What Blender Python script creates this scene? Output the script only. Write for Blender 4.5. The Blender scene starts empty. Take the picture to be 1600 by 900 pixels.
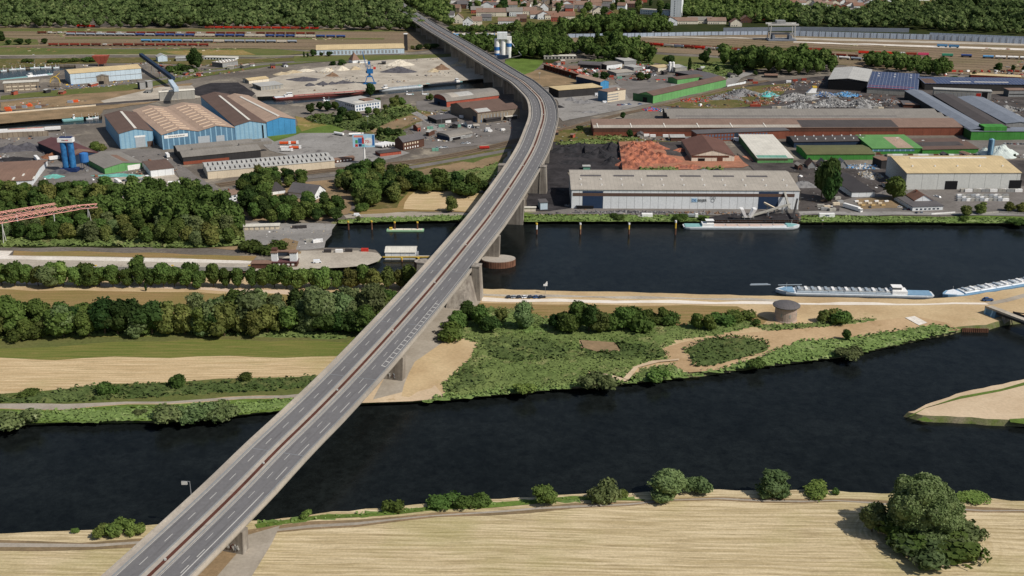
import bpy, bmesh, math, random
import numpy as np
from mathutils import Vector, Matrix, geometry
R = math.radians
rng = random.Random(7)
nr = np.random.default_rng(11)
SC = bpy.context.scene
COL = SC.collection

# ------------------------------------------------------------ camera, sky, sun, exposure
F_, HV, H = 1750.0, -185.0, 235.0          # focal length in photo pixels, horizon row, camera height
TH = math.atan((450 - HV) / F_); S_, C_ = math.sin(TH), math.cos(TH)
cam = bpy.data.cameras.new('camera'); co = bpy.data.objects.new('camera', cam); COL.objects.link(co)
co.location = (0, 0, H); co.rotation_euler = (math.pi / 2 - TH, 0, 0)
cam.sensor_width = 36; cam.lens = 36 * F_ / 1600; cam.clip_start = 1; cam.clip_end = 30000
SC.camera = co
SUN_EL, SUN_AZ = R(46), math.atan2(0.86, -0.51)
w = bpy.data.worlds.new('World'); SC.world = w; w.use_nodes = True
nt = w.node_tree; bg = nt.nodes['Background']
sky = nt.nodes.new('ShaderNodeTexSky'); sky.sky_type = 'NISHITA'; sky.sun_disc = False
sky.sun_elevation = SUN_EL; sky.sun_rotation = SUN_AZ; sky.altitude = 100; sky.air_density = 1.0; sky.dust_density = 1.5
nt.links.new(sky.outputs[0], bg.inputs[0]); bg.inputs[1].default_value = 0.075
sd = bpy.data.lights.new('sun', 'SUN'); sd.energy = 4.1; sd.angle = R(0.55); sd.color = (1, .955, .88)
so = bpy.data.objects.new('sun', sd); COL.objects.link(so)
tosun = Vector((math.sin(SUN_AZ) * math.cos(SUN_EL), math.cos(SUN_AZ) * math.cos(SUN_EL), math.sin(SUN_EL)))
so.rotation_euler = tosun.to_track_quat('Z', 'Y').to_euler(); so.location = (0, 0, 600)
SC.view_settings.view_transform = 'Standard'; SC.view_settings.look = 'None'
SC.view_settings.exposure = -0.05; SC.view_settings.gamma = 1
SC.view_settings.use_curve_mapping = False

WZ = -2.5                                   # water level; land is at 0

def G(px, py, z=0.0):
    """photo pixel -> the point of the plane z it lies on"""
    v = py - 450; d = F_ * S_ + v * C_; k = (H - z) / d
    return Vector(((px - 800) * k, (F_ * C_ - v * S_) * k, z))

def hgt(px, yb, yt):
    """height of a vertical edge standing at row yb whose top is at row yt"""
    g = G(px, yb); lo, hi = 0, 150
    for _ in range(40):
        m = (lo + hi) / 2; dz = H - m; ww = g.y * C_ + dz * S_
        if 450 + F_ * (dz * C_ - g.y * S_) / ww > yt: lo = m
        else: hi = m
    return m

# ------------------------------------------------------------ materials
MATS = {}
def lin(c):
    """a colour given as 0-255 sRGB-looking triple or as linear floats"""
    if max(c) > 1.0: return tuple(((x / 255) ** 2.2) for x in c)
    return tuple(c)

def mat(name, c1, c2=None, s1=.04, amt=.22, s2=.9, rough=.85, spec=.25, lines=None, streak=None, world=False, c3=None, s3=.3, t3=.6, bump=0, metal=0, rnd=0, mixlo=.35, mixhi=.65):
    if name in MATS: return MATS[name]
    m = bpy.data.materials.new(name); MATS[name] = m; m.use_nodes = True
    t = m.node_tree; N = t.nodes; L = t.links
    b = N['Principled BSDF']; b.inputs['Roughness'].default_value = rough; b.inputs['Metallic'].default_value = metal
    b.inputs['Specular IOR Level'].default_value = spec
    if world:
        g = N.new('ShaderNodeNewGeometry'); co_ = g.outputs['Position']
    else:
        g = N.new('ShaderNodeTexCoord'); co_ = g.outputs['Object']
    def noise(scale, detail=3, vec=None, ro=.6):
        n = N.new('ShaderNodeTexNoise'); n.inputs['Scale'].default_value = scale; n.inputs['Detail'].default_value = detail
        n.inputs['Roughness'].default_value = ro; L.new(vec or co_, n.inputs['Vector']); return n.outputs['Fac']
    def ramp(v, a, c):
        r = N.new('ShaderNodeMapRange'); r.inputs[1].default_value = a; r.inputs[2].default_value = c; L.new(v, r.inputs[0]); return r.outputs[0]
    def mix(f, a, c, mode='MIX'):
        x = N.new('ShaderNodeMix'); x.data_type = 'RGBA'; x.blend_type = mode; x.clamp_factor = True
        if isinstance(f, float): x.inputs[0].default_value = f
        else: L.new(f, x.inputs[0])
        for k, q in ((6, a), (7, c)):
            if isinstance(q, tuple): x.inputs[k].default_value = (*q, 1)
            else: L.new(q, x.inputs[k])
        return x.outputs[2]
    c1 = lin(c1); cur = c1
    if c2 is not None:
        cur = mix(ramp(noise(s1, 4), mixlo, mixhi), c1, lin(c2))
    if c3 is not None:
        cur = mix(ramp(noise(s3, 5, ro=.7), t3, t3 + .12), cur, lin(c3))
    if streak:
        mp = N.new('ShaderNodeMapping'); mp.inputs['Scale'].default_value = streak[0]; L.new(co_, mp.inputs[0])
        f = ramp(noise(1.0, 4, mp.outputs[0]), .3, .7); cur = mix(f, cur, lin(streak[1]) if len(streak) > 1 else (.1, .1, .1))
    if lines:
        ax, per, wd, cl = lines
        s = N.new('ShaderNodeSeparateXYZ'); L.new(co_, s.inputs[0])
        d = N.new('ShaderNodeMath'); d.operation = 'DIVIDE'; d.inputs[1].default_value = per; L.new(s.outputs['XYZ'.index(ax)], d.inputs[0])
        fr = N.new('ShaderNodeMath'); fr.operation = 'FRACT'; L.new(d.outputs[0], fr.inputs[0])
        lt = N.new('ShaderNodeMath'); lt.operation = 'LESS_THAN'; lt.inputs[1].default_value = wd; L.new(fr.outputs[0], lt.inputs[0])
        cur = mix(lt.outputs[0], cur, lin(cl))
    if amt:
        f = noise(s2, 3, ro=.75); r = N.new('ShaderNodeMapRange'); r.inputs[1].default_value = .25; r.inputs[2].default_value = .75
        r.inputs[3].default_value = 1 - amt; r.inputs[4].default_value = 1 + amt; L.new(f, r.inputs[0])
        cc = N.new('ShaderNodeCombineColor'); [L.new(r.outputs[0], cc.inputs[i]) for i in range(3)]
        cur = mix(1.0, cur, cc.outputs[0], 'MULTIPLY')
    if rnd:
        oi = N.new('ShaderNodeObjectInfo'); hs = N.new('ShaderNodeHueSaturation')
        a = N.new('ShaderNodeMapRange'); a.inputs[3].default_value = .5 - .028 * rnd; a.inputs[4].default_value = .5 + .02 * rnd; L.new(oi.outputs['Random'], a.inputs[0]); L.new(a.outputs[0], hs.inputs['Hue'])
        a2 = N.new('ShaderNodeMapRange'); a2.inputs[3].default_value = 1 - .3 * rnd; a2.inputs[4].default_value = 1 + .35 * rnd
        mm = N.new('ShaderNodeMath'); mm.operation = 'MULTIPLY'; mm.inputs[1].default_value = 7.31; L.new(oi.outputs['Random'], mm.inputs[0])
        fr = N.new('ShaderNodeMath'); fr.operation = 'FRACT'; L.new(mm.outputs[0], fr.inputs[0]); L.new(fr.outputs[0], a2.inputs[0]); L.new(a2.outputs[0], hs.inputs['Value'])
        L.new(cur, hs.inputs['Color']); cur = hs.outputs[0]
    if isinstance(cur, tuple): b.inputs['Base Color'].default_value = (*cur, 1)
    else: L.new(cur, b.inputs['Base Color'])
    if bump:
        bn = N.new('ShaderNodeBump'); bn.inputs['Strength'].default_value = min(1, bump); bn.inputs['Distance'].default_value = bump
        L.new(noise(s2 * 1.3, 4), bn.inputs['Height']); L.new(bn.outputs[0], b.inputs['Normal'])
    return m

def pm(name, c, **k):        # painted / plain surface with light wear
    k.setdefault('amt', .14); k.setdefault('s2', .5)
    return mat(name, c, **k)

# ------------------------------------------------------------ mesh builder and scene tree
class MB:
    def __init__(s): s.v = []; s.f = []; s.mi = []
    def add(s, vs, fs, m=0):
        n = len(s.v); s.v += [tuple(p) for p in vs]; s.f += [tuple(i + n for i in q) for q in fs]; s.mi += [m] * len(fs); return s
    def box(s, x0, x1, y0, y1, z0, z1, m=0):
        return s.add([(x0,y0,z0),(x1,y0,z0),(x1,y1,z0),(x0,y1,z0),(x0,y0,z1),(x1,y0,z1),(x1,y1,z1),(x0,y1,z1)],
                     [(3,2,1,0),(4,5,6,7),(0,1,5,4),(1,2,6,5),(2,3,7,6),(3,0,4,7)], m)
    def prism(s, pts, z0, z1, m=0):          # vertical prism on a 2D outline
        n = len(pts); a = sum(pts[i][0]*pts[(i+1)%n][1]-pts[(i+1)%n][0]*pts[i][1] for i in range(n))
        if a < 0: pts = pts[::-1]
        vs = [(p[0],p[1],z0) for p in pts] + [(p[0],p[1],z1) for p in pts]
        return s.add(vs, [tuple(range(n))[::-1], tuple(range(n,2*n))] + [(i,(i+1)%n,(i+1)%n+n,i+n) for i in range(n)], m)
    def tube(s, a, b, r, r2=None, n=8, m=0):
        a, b = Vector(a), Vector(b); r2 = r if r2 is None else r2
        d = (b - a).normalized(); u = d.orthogonal().normalized(); v = d.cross(u)
        vs = [a + (u*math.cos(t)+v*math.sin(t))*r for t in [2*math.pi*i/n for i in range(n)]] + [b + (u*math.cos(t)+v*math.sin(t))*r2 for t in [2*math.pi*i/n for i in range(n)]]
        return s.add(vs, [tuple(range(n))[::-1], tuple(range(n,2*n))] + [(i,(i+1)%n,(i+1)%n+n,i+n) for i in range(n)], m)
    def bar(s, a, b, t, m=0): return s.tube(a, b, t, n=4, m=m)
    def hexa(s, b4, t4, m=0):                # 4 bottom + 4 top corners, counter-clockwise
        return s.add(list(b4)+list(t4), [(3,2,1,0),(4,5,6,7),(0,1,5,4),(1,2,6,5),(2,3,7,6),(3,0,4,7)], m)
    def mesh(s, name, mats):
        me = bpy.data.meshes.new(name); me.from_pydata(s.v, [], s.f); me.update()
        for q in (mats if isinstance(mats, (list, tuple)) else [mats]): me.materials.append(q)
        if len(me.materials) > 1: me.polygons.foreach_set('material_index', s.mi)
        return me
    def build(s, name, mats, parent=None, loc=None): return link(name, s.mesh(name, mats), parent, loc)

def link(name, data, parent=None, loc=None):
    o = bpy.data.objects.new(name, data); COL.objects.link(o)
    if parent is not None: o.parent = parent
    if loc is not None: o.location = loc
    return o

LAB = {}
def tag(o, label, cat, group=None, kind=None):
    if label: o['label'] = label; LAB.setdefault(label, []).append(o.name)
    if cat: o['category'] = cat
    if group: o['group'] = group
    if kind: o['kind'] = kind
    return o
def thing(name, label, cat, loc=(0,0,0), rz=0, group=None):
    o = link(name, None); o.location = loc; o.rotation_euler = (0, 0, rz); o.empty_display_size = 2
    return tag(o, label, cat, group)
def copytree(o, parent=None):
    c = o.copy(); COL.objects.link(c); c.parent = parent
    for ch in CH.get(o.name, []) if o.name in CH else list(o.children):
        copytree(ch, c)
    return c
CH = {}
def dup(root, loc, rz=0, label=None, group=None, scale=None):
    c = copytree(root); c.location = loc; c.rotation_euler = (0, 0, rz)
    if scale: c.scale = scale if isinstance(scale, (tuple, list)) else (scale,)*3
    if label: c['label'] = label; LAB.setdefault(label, []).append(c.name)
    if group: c['group'] = group
    return c
PROTO_USED = set()
def put(proto, loc, rz=0, label=None, group=None, scale=None):
    """first use moves the prototype itself, later uses copy it"""
    if proto.name not in PROTO_USED:
        PROTO_USED.add(proto.name); CH[proto.name] = list(proto.children)
        for ch in proto.children: CH[ch.name] = list(ch.children)
        proto.location = loc; proto.rotation_euler = (0, 0, rz)
        if scale: proto.scale = scale if isinstance(scale, (tuple, list)) else (scale,)*3
        if label: proto['label'] = label; LAB.setdefault(label, []).append(proto.name)
        if group: proto['group'] = group
        return proto
    return dup(proto, loc, rz, label, group, scale)
ORD = 'first second third fourth fifth sixth seventh eighth ninth tenth eleventh twelfth thirteenth fourteenth fifteenth sixteenth seventeenth eighteenth nineteenth twentieth'.split()
TENS = {20:'twenty',30:'thirty',40:'forty',50:'fifty',60:'sixty',70:'seventy',80:'eighty',90:'ninety'}
def nth(i):
    if i <= 20: return ORD[i-1]
    if i % 10 == 0: return {30:'thirtieth',40:'fortieth',50:'fiftieth',60:'sixtieth',70:'seventieth',80:'eightieth',90:'ninetieth'}[i]
    return TENS[i//10*10] + '-' + ORD[i%10-1]

# ------------------------------------------------------------ ground sheets
def resample(pts, step, jit=0.0, closed=True):
    out = []; n = len(pts)
    for i in range(n if closed else n-1):
        a, b = Vector(pts[i][:2]), Vector(pts[(i+1)%n][:2]); k = max(1, int((b-a).length/step)); k = min(k, 400)
        for j in range(k):
            p = a.lerp(b, j/k)
            if jit and k > 1 and j > 0: p = p + Vector((rng.uniform(-jit,jit), rng.uniform(-jit,jit)))
            out.append(p)
    if not closed: out.append(Vector(pts[-1][:2]))
    return out
def area(p): return sum(p[i].x*p[(i+1)%len(p)].y-p[(i+1)%len(p)].x*p[i].y for i in range(len(p)))/2
def inset(p, d):
    n = len(p); out = []
    s = 1 if area(p) > 0 else -1
    for i in range(n):
        a, b, c = p[i-1], p[i], p[(i+1)%n]
        e1 = (b-a).normalized(); e2 = (c-b).normalized(); t = (e1+e2)
        t = t.normalized() if t.length > 1e-4 else e1
        out.append(b + Vector((-t.y, t.x))*s*d)
    return out
def sheet(name, pts, z, m, kind='structure', thick=0.0, label=None, cat=None):
    """flat polygon sheet from world xy points"""
    p = [Vector((q[0], q[1])) for q in pts]
    if area(p) < 0: p = p[::-1]
    tri = geometry.tessellate_polygon([[Vector((q.x, q.y, 0)) for q in p]])
    mb = MB(); mb.add([(q.x, q.y, z) for q in p], [t if True else t for t in tri])
    o = mb.build(name, m); fixn(o); tag(o, label, cat, None, kind); return o
def fixn(o):
    me = o.data; bm = bmesh.new(); bm.from_mesh(me)
    for f in bm.faces:
        f.normal_update()
        if f.normal.z < 0: f.normal_flip()
    bm.to_mesh(me); bm.free()
ZL = [0.0]
def patch(name, px, m, z=None, **k):
    """ground patch from photo pixels lying on the land; each one 4 cm above the one before"""
    ZL[0] += 0.004
    P = [G(x, y) for x, y in px]
    if z is None:
        P = resample(P, 14); P = [q + Vector((wob(q.x, q.y, 1), wob(q.x, q.y, 2))) for q in P] if name not in HARD else P
    return sheet(name, P, 0.03 + ZL[0] if z is None else z, m, **k)
HARD = {'quay_top', 'lock_quay', 'concrete_pad', 'concrete_slab', 'loading_quay'}
def wob(x, y, k):
    a = 1.6 if name_soft[0] else 0
    return a*(math.sin(x*.11+k*2.1+y*.05)*.6 + math.sin(x*.31+y*.23*k)*.5 + math.sin(y*.47-x*.19*k)*.35)
name_soft = [True]
def ribbon(name, px, wd, m, z=None, wld=False, kind='structure'):
    ZL[0] += 0.004; z = 0.03 + ZL[0] if z is None else z
    pts = smooth([Vector(p[:2]) if wld else G(*p).xy for p in px], 6)
    mb = MB(); vs = []
    for i, p in enumerate(pts):
        a, b = pts[max(0,i-1)], pts[min(len(pts)-1,i+1)]; t = (b-a).normalized(); n = Vector((-t.y, t.x))
        vs += [(*(p+n*wd/2), z), (*(p-n*wd/2), z)]
    mb.add(vs, [(2*i, 2*i+1, 2*i+3, 2*i+2) for i in range(len(pts)-1)])
    o = mb.build(name, m); fixn(o); tag(o, None, None, None, kind); return o
def smooth(P, k=8):
    """Catmull-Rom through the points (any dimension)"""
    out = []; n = len(P)
    for i in range(n-1):
        p0, p1, p2, p3 = P[max(0,i-1)], P[i], P[i+1], P[min(n-1,i+2)]
        for j in range(k):
            t = j/k; out.append(0.5*((2*p1)+(p2-p0)*t+(2*p0-5*p1+4*p2-p3)*t*t+(3*p1-p0-3*p2+p3)*t**3))
    out.append(P[-1]); return out
def land(name, outer, m, mbank, bank=5.0, holes=(), step=9, jit=1.0):
    """land mass: outer shore in world xy at water level, sloping bank up to z=0; holes are quay-walled docks"""
    o = resample(outer, step, jit)
    if area(o) < 0: o = o[::-1]
    top = inset(o, bank); mb = MB(); n = len(o)
    loops = [[Vector((q.x, q.y, 0)) for q in top]]; hs = []
    for hpts in holes:
        hh = resample(hpts, 15, 0)
        if area(hh) > 0: hh = hh[::-1]
        hs.append(hh); loops.append([Vector((q.x, q.y, 0)) for q in hh])
    tri = geometry.tessellate_polygon(loops)
    flat = [(q.x, q.y, 0) for l in loops for q in l]
    mb.add(flat, tri, 0); ot = mb.build(name, [m]); fixn(ot); tag(ot, None, None, None, 'structure')
    mb = MB(); mb.add([(q.x, q.y, WZ-1.5) for q in inset(o, -1.0)] + [(q.x, q.y, 0.0) for q in top], [(i, (i+1)%n, (i+1)%n+n, i+n) for i in range(n)])
    ob = mb.build(name + '_bank', [mbank]); tag(ob, None, None, None, 'structure')
    for hh in hs:
        k = len(hh); mb = MB(); mb.add([(q.x, q.y, WZ-1.5) for q in hh] + [(q.x, q.y, 0.0) for q in hh], [(i, (i+1)%k, (i+1)%k+k, i+k) for i in range(k)])
        q = mb.build('quay_wall', [MATS['quay']]); tag(q, None, None, None, 'structure')
    return ot
# ------------------------------------------------------------ ground materials
def GM(name, c1, c2=None, **k):
    k.setdefault('world', True); k.setdefault('s1', .02); k.setdefault('s2', .6); k.setdefault('amt', .22); k.setdefault('rough', .95); k.setdefault('spec', .1)
    return mat(name, c1, c2, **k)
GM('quay', (150,138,120), (110,100,88), s1=.1, streak=((.3,.3,.05),(90,84,76)))
GM('bank_stone', (120,112,92), (86,96,52), s1=.15, s2=1.5, amt=.4)
GM('indus', (126,118,108), (98,91,84), s1=.012, c3=(152,142,126), s3=.03, t3=.55, amt=.3, s2=.35)
GM('asph_lt', (150,146,141), (130,126,121), s1=.03, c3=(98,94,92), s3=.08, t3=.56)
GM('asph_mid', (126,120,115), (106,101,96), s1=.04, c3=(132,126,118), s3=.1, t3=.6)
GM('asph_dk', (92,86,83), (66,62,60), s1=.05, c3=(104,98,94), s3=.15, t3=.6)
GM('coalground', (68,65,66), (48,46,47), s1=.06, amt=.35, s2=.4)
GM('concrete_ground', (188,178,162), (160,150,136), s1=.04, c3=(140,128,112), s3=.12, t3=.6)
GM('concrete_white', (226,218,206), (204,194,180), s1=.05)
GM('ballast', (112,96,80), (90,80,68), s1=.03, amt=.3, streak=((.004,.5,.5),(128,112,92)))
GM('railground', (118,102,86), (98,94,64), s1=.01, amt=.3, s2=.3, streak=((.003,.12,.5),(142,122,100)))
GM('rail_steel', (92,74,64), amt=.1)
GM('grass', (88,98,54), (106,104,64), s1=.02, c3=(136,116,74), s3=.05, t3=.6, amt=.3, s2=.5)
GM('grass_bright', (100,120,58), (84,100,48), s1=.05, amt=.35, s2=.7, c3=(122,128,76), s3=.12, t3=.6)
GM('grass_brown', (150,124,84), (118,116,62), s1=.02, c3=(168,140,100), s3=.06, t3=.55, amt=.25)
GM('scrub', (110,98,66), (84,88,46), s1=.04, c3=(140,118,90), s3=.1, t3=.55, amt=.35)
GM('soil', (150,126,98), (120,104,80), s1=.04, c3=(168,146,118), s3=.1, t3=.6)
GM('sand', (206,184,154), (186,162,132), s1=.03, c3=(176,150,116), s3=.08, t3=.6, amt=.14)
GM('drygrass', (198,174,136), (176,150,114), s1=.03, c3=(154,142,98), s3=.07, t3=.62, amt=.16)
GM('sand_brown', (190,162,126), (168,140,106), s1=.05, c3=(150,128,92), s3=.1, t3=.6, amt=.15)
GM('path_pink', (214,192,170), (198,174,150), s1=.06, amt=.12)
GM('path_grey', (170,160,146), (150,140,126), s1=.06, amt=.15)
GM('path_white', (232,222,208), (214,202,186), s1=.06, amt=.08)
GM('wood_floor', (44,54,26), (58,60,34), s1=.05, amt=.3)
GM('redsoil', (176,122,98), (146,104,84), s1=.06, amt=.25)

def field_mat(name, ca, cb, cc, ring=None, tilt=0.0, green=None):
    m = bpy.data.materials.new(name); MATS[name] = m; m.use_nodes = True; t = m.node_tree; N = t.nodes; L = t.links
    b = N['Principled BSDF']; b.inputs['Roughness'].default_value = .95; b.inputs['Specular IOR Level'].default_value = .05
    g = N.new('ShaderNodeNewGeometry')
    def mp(sc, src, rot=0, loc=(0,0,0)):
        x = N.new('ShaderNodeMapping'); x.inputs['Scale'].default_value = sc; x.inputs['Rotation'].default_value = (0,0,rot); x.inputs['Location'].default_value = loc; L.new(src, x.inputs[0]); return x.outputs[0]
    def nz(v, sc, de=3, ro=.6):
        n = N.new('ShaderNodeTexNoise'); n.inputs['Scale'].default_value = sc; n.inputs['Detail'].default_value = de; n.inputs['Roughness'].default_value = ro; L.new(v, n.inputs[0]); return n.outputs['Fac']
    def mr(v, a, c, d=0, e=1):
        r = N.new('ShaderNodeMapRange'); r.inputs[1].default_value = a; r.inputs[2].default_value = c; r.inputs[3].default_value = d; r.inputs[4].default_value = e; L.new(v, r.inputs[0]); return r.outputs[0]
    def mx(f, a, c, mode='MIX'):
        x = N.new('ShaderNodeMix'); x.data_type = 'RGBA'; x.blend_type = mode
        if isinstance(f, float): x.inputs[0].default_value = f
        else: L.new(f, x.inputs[0])
        for k, q in ((6,a),(7,c)):
            if isinstance(q, tuple): x.inputs[k].default_value = (*lin(q),1)
            else: L.new(q, x.inputs[k])
        return x.outputs[2]
    def mt(op, a, c=None):
        x = N.new('ShaderNodeMath'); x.operation = op
        for k, q in ((0,a),(1,c)):
            if q is None: continue
            if isinstance(q, (int,float)): x.inputs[k].default_value = q
            else: L.new(q, x.inputs[k])
        return x.outputs[0]
    # warp the rows a little
    wn = N.new('ShaderNodeTexNoise'); wn.inputs['Scale'].default_value = .012; L.new(g.outputs['Position'], wn.inputs[0])
    vm = N.new('ShaderNodeVectorMath'); vm.operation = 'MULTIPLY_ADD'; vm.inputs[1].default_value = (0, 6, 0); L.new(wn.outputs['Color'], vm.inputs[0]); L.new(g.outputs['Position'], vm.inputs[2])
    P = mp((1,1,1), vm.outputs[0], tilt)
    rows = nz(mp((.02,.62,1), P), 1.0, 3, .7); rows2 = nz(mp((.045,.9,1), P), 1.0, 3, .75)
    if ring:
        s = N.new('ShaderNodeSeparateXYZ'); L.new(g.outputs['Position'], s.inputs[0])
        dx = mt('SUBTRACT', s.outputs[0], ring[0]); dy = mt('MULTIPLY', mt('SUBTRACT', s.outputs[1], ring[1]), ring[3])
        r = mt('SQRT', mt('ADD', mt('MULTIPLY', dx, dx), mt('MULTIPLY', dy, dy)))
        cv = N.new('ShaderNodeCombineXYZ'); L.new(mt('MULTIPLY', r, .62), cv.inputs[0]); L.new(mt('MULTIPLY', mt('ARCTAN2', dy, dx), 1.6), cv.inputs[1])
        rr = nz(cv.outputs[0], 1.0, 2); f = mr(r, ring[2]*.75, ring[2]*1.25, .8, 0)
        x = N.new('ShaderNodeMix'); L.new(f, x.inputs[0]); L.new(rows, x.inputs[2]); L.new(rr, x.inputs[3]); rows = x.outputs[0]
    cur = mx(mr(rows, .4, .6), ca, cb); cur = mx(mr(rows2, .5, .66, 0, .75), cur, cc)
    big = nz(g.outputs['Position'], .018, 4); cur = mx(mr(big, .5, .75, 0, .55), cur, green or (150,146,90))
    fine = nz(g.outputs['Position'], .9, 4, .8); cur = mx(1.0, cur, N_gray(N, L, mr(fine, .25, .75, .78, 1.22)), 'MULTIPLY')
    L.new(cur, b.inputs['Base Color']); return m
def N_gray(N, L, v):
    c = N.new('ShaderNodeCombineColor'); [L.new(v, c.inputs[i]) for i in range(3)]; return c.outputs[0]
TREE = G(1436, 838)
field_mat('stubble', (208,189,153), (176,157,120), (142,124,92), ring=(TREE.x, TREE.y, 27, 1.1), tilt=.03)
field_mat('mown', (208,184,146), (182,156,118), (158,138,102), tilt=-.02)
field_mat('meadow', (116,116,64), (96,106,54), (142,124,80), tilt=0, green=(92,108,52))
field_mat('browngrass', (154,126,90), (134,114,76), (112,112,64), tilt=0, green=(112,112,54))

# water
m = bpy.data.materials.new('water'); MATS['water'] = m; m.use_nodes = True; t = m.node_tree; N = t.nodes; L = t.links
b = N['Principled BSDF']; b.inputs['Roughness'].default_value = .2; b.inputs['Specular IOR Level'].default_value = .085; b.inputs['Specular Tint'].default_value = (1,.84,.62,1)
g = N.new('ShaderNodeNewGeometry')
n1 = N.new('ShaderNodeTexNoise'); n1.inputs['Scale'].default_value = .02; n1.inputs['Detail'].default_value = 4; n1.inputs['Roughness'].default_value = .7; L.new(g.outputs['Position'], n1.inputs[0])
n2 = N.new('ShaderNodeTexNoise'); n2.inputs['Scale'].default_value = .22; n2.inputs['Detail'].default_value = 5; n2.inputs['Roughness'].default_value = .75; L.new(g.outputs['Position'], n2.inputs[0])
mxx = N.new('ShaderNodeMix'); mxx.data_type = 'RGBA'; mr = N.new('ShaderNodeMapRange'); mr.inputs[1].default_value = .35; mr.inputs[2].default_value = .65; L.new(n1.outputs['Fac'], mr.inputs[0]); L.new(mr.outputs[0], mxx.inputs[0])
mxx.inputs[6].default_value = (.0064,.0080,.0078,1); mxx.inputs[7].default_value = (.0102,.0124,.0120,1)
mr2 = N.new('ShaderNodeMapRange'); mr2.inputs[1].default_value = .25; mr2.inputs[2].default_value = .75; mr2.inputs[3].default_value = .35; mr2.inputs[4].default_value = 1.7; L.new(n2.outputs['Fac'], mr2.inputs[0])
mq = N.new('ShaderNodeMix'); mq.data_type = 'RGBA'; mq.blend_type = 'MULTIPLY'; mq.inputs[0].default_value = 1; L.new(mxx.outputs[2], mq.inputs[6]); L.new(N_gray(N, L, mr2.outputs[0]), mq.inputs[7])
L.new(mq.outputs[2], b.inputs['Base Color'])
bn = N.new('ShaderNodeBump'); bn.inputs['Strength'].default_value = .5; bn.inputs['Distance'].default_value = .12
n3 = N.new('ShaderNodeTexNoise'); n3.inputs['Scale'].default_value = .9; n3.inputs['Detail'].default_value = 3; L.new(g.outputs['Position'], n3.inputs[0]); L.new(n3.outputs['Fac'], bn.inputs['Height']); L.new(bn.outputs[0], b.inputs['Normal'])

def gw(px): return [G(x, y, WZ).xy for x, y in px]
MM = MATS
water = MB().add([(-7000,-600,WZ),(7000,-600,WZ),(7000,15000,WZ),(-7000,15000,WZ)], [(0,1,2,3)]).build('water', MM['water']); tag(water, None, None, None, 'structure')
bed = MB().add([(-7000,-600,WZ-1.4),(7000,-600,WZ-1.4),(7000,15000,WZ-1.4),(-7000,15000,WZ-1.4)], [(0,1,2,3)]).build('river_bed', MM['wood_floor']); tag(bed, None, None, None, 'structure')
land('ground_south', gw([(-700,850),(0,838),(120,833),(240,824),(420,817),(500,806),(620,796),(760,784),(900,776),(1000,773),(1100,769),(1250,769),(1400,775),(1600,787),(2300,810)]) + [Vector(q) for q in ((1500,50),(1500,-500),(-1500,-500),(-1500,50))], MM['stubble'], MM['bank_stone'], 2.2, step=6, jit=.9)
land('ground_island', gw([(-1500,700),(-400,672),(0,667),(60,664),(130,661),(240,661),(340,655),(440,643),(480,637),(570,632),(700,626),(830,613),(1000,598),(1100,588),(1200,573),(1300,561),(1400,541),(1500,519),(1545,516),(1568,509),(1620,503),(1900,470),(2400,440),(2400,380),(1750,418),(1600,452),(1500,467),(1440,472),(1220,467),(1000,461),(820,457),(752,455),(700,450),(600,441),(400,437),(0,436),(-1500,434)]), MM['drygrass'], MM['bank_stone'], 2.2, step=6, jit=.7)
land('ground_spit', gw([(1411,651),(1440,637),(1500,617),(1560,605),(1600,596),(1800,570),(2500,540),(2500,690),(1800,672),(1600,667),(1500,662),(1440,659)]), MM['sand'], MM['bank_stone'], 2.0, step=5, jit=.6)
dock_w = gw([(-80,203),(0,195),(100,187),(160,183.5),(160,196),(100,199),(0,205),(-80,211)])
dock_c = gw([(402,154),(480,152.5),(570,144.5),(619,139),(722,128),(792,121),(800,137),(760,141),(700,143),(640,147),(586,152.5),(520,159),(444,167),(404,166)])
dock_m = gw([(-60,118),(30,108.5),(83,105),(118,104),(119,110),(84,114),(84,120),(0,128),(-60,132)])
land('ground_north', gw([(-1500,424),(0,424),(400,425),(470,422),(540,419),(575,415),(592,409),(598,402),(590,395),(560,391.5),(506,391.5),(504,389),(522,353),(528,350),(560,349),(620,347),(700,346),(820,347),(900,346),(1050,347),(1108,350),(1248,350),(1252,349),(1400,349),(1600,350),(2600,353)]) + [Vector((6500, 800)), Vector((6500,14500)), Vector((-6500,14500)), Vector((-6500, 650))], MM['indus'], MM['bank_stone'], 1.8, holes=[dock_w, dock_c, dock_m], step=8, jit=.5)

# ---- island surfaces
patch('meadow', [(-300,447),(560,462),(640,470),(610,500),(560,520),(520,555),(0,560),(-300,560)], MM['browngrass'])
patch('path', [(-300,436),(0,439),(300,448),(560,460),(690,468),(700,471),(560,465),(300,452.5),(0,443),(-300,440)], MM['path_pink'])
patch('grass', [(-300,494),(0,506),(200,512),(560,510),(620,505),(560,545),(540,557),(400,557),(0,561),(-300,562)], MM['meadow'])
patch('grass', [(-300,525),(0,533),(180,526),(400,520),(555,505),(560,520),(540,535),(300,530),(0,545),(-300,540)], MM['grass'])
patch('field', [(-300,562),(0,561),(400,557.5),(545,557),(500,592),(400,592),(200,600),(0,618),(-300,634)], MM['mown'])
patch('grass', [(-300,634),(0,617),(180,601),(400,592),(510,588),(500,612),(300,626),(0,634),(-300,645)], MM['grass'])
patch('path', [(-300,640),(0,633),(200,628),(330,622),(500,612),(505,616),(330,627.5),(200,634),(0,640),(-300,650)], MM['path_grey'])
patch('grass', [(-300,650),(0,641),(200,635),(330,629),(480,620),(470,634),(438,640),(340,652),(240,658),(130,658.5),(60,661.5),(0,664.5),(-300,668)], MM['grass_bright'])
patch('sand', [(560,630),(575,600),(640,520),(690,470),(740,471),(760,476),(725,500),(700,520),(692,560),(680,600),(700,622),(640,627)], MM['sand'])
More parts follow.
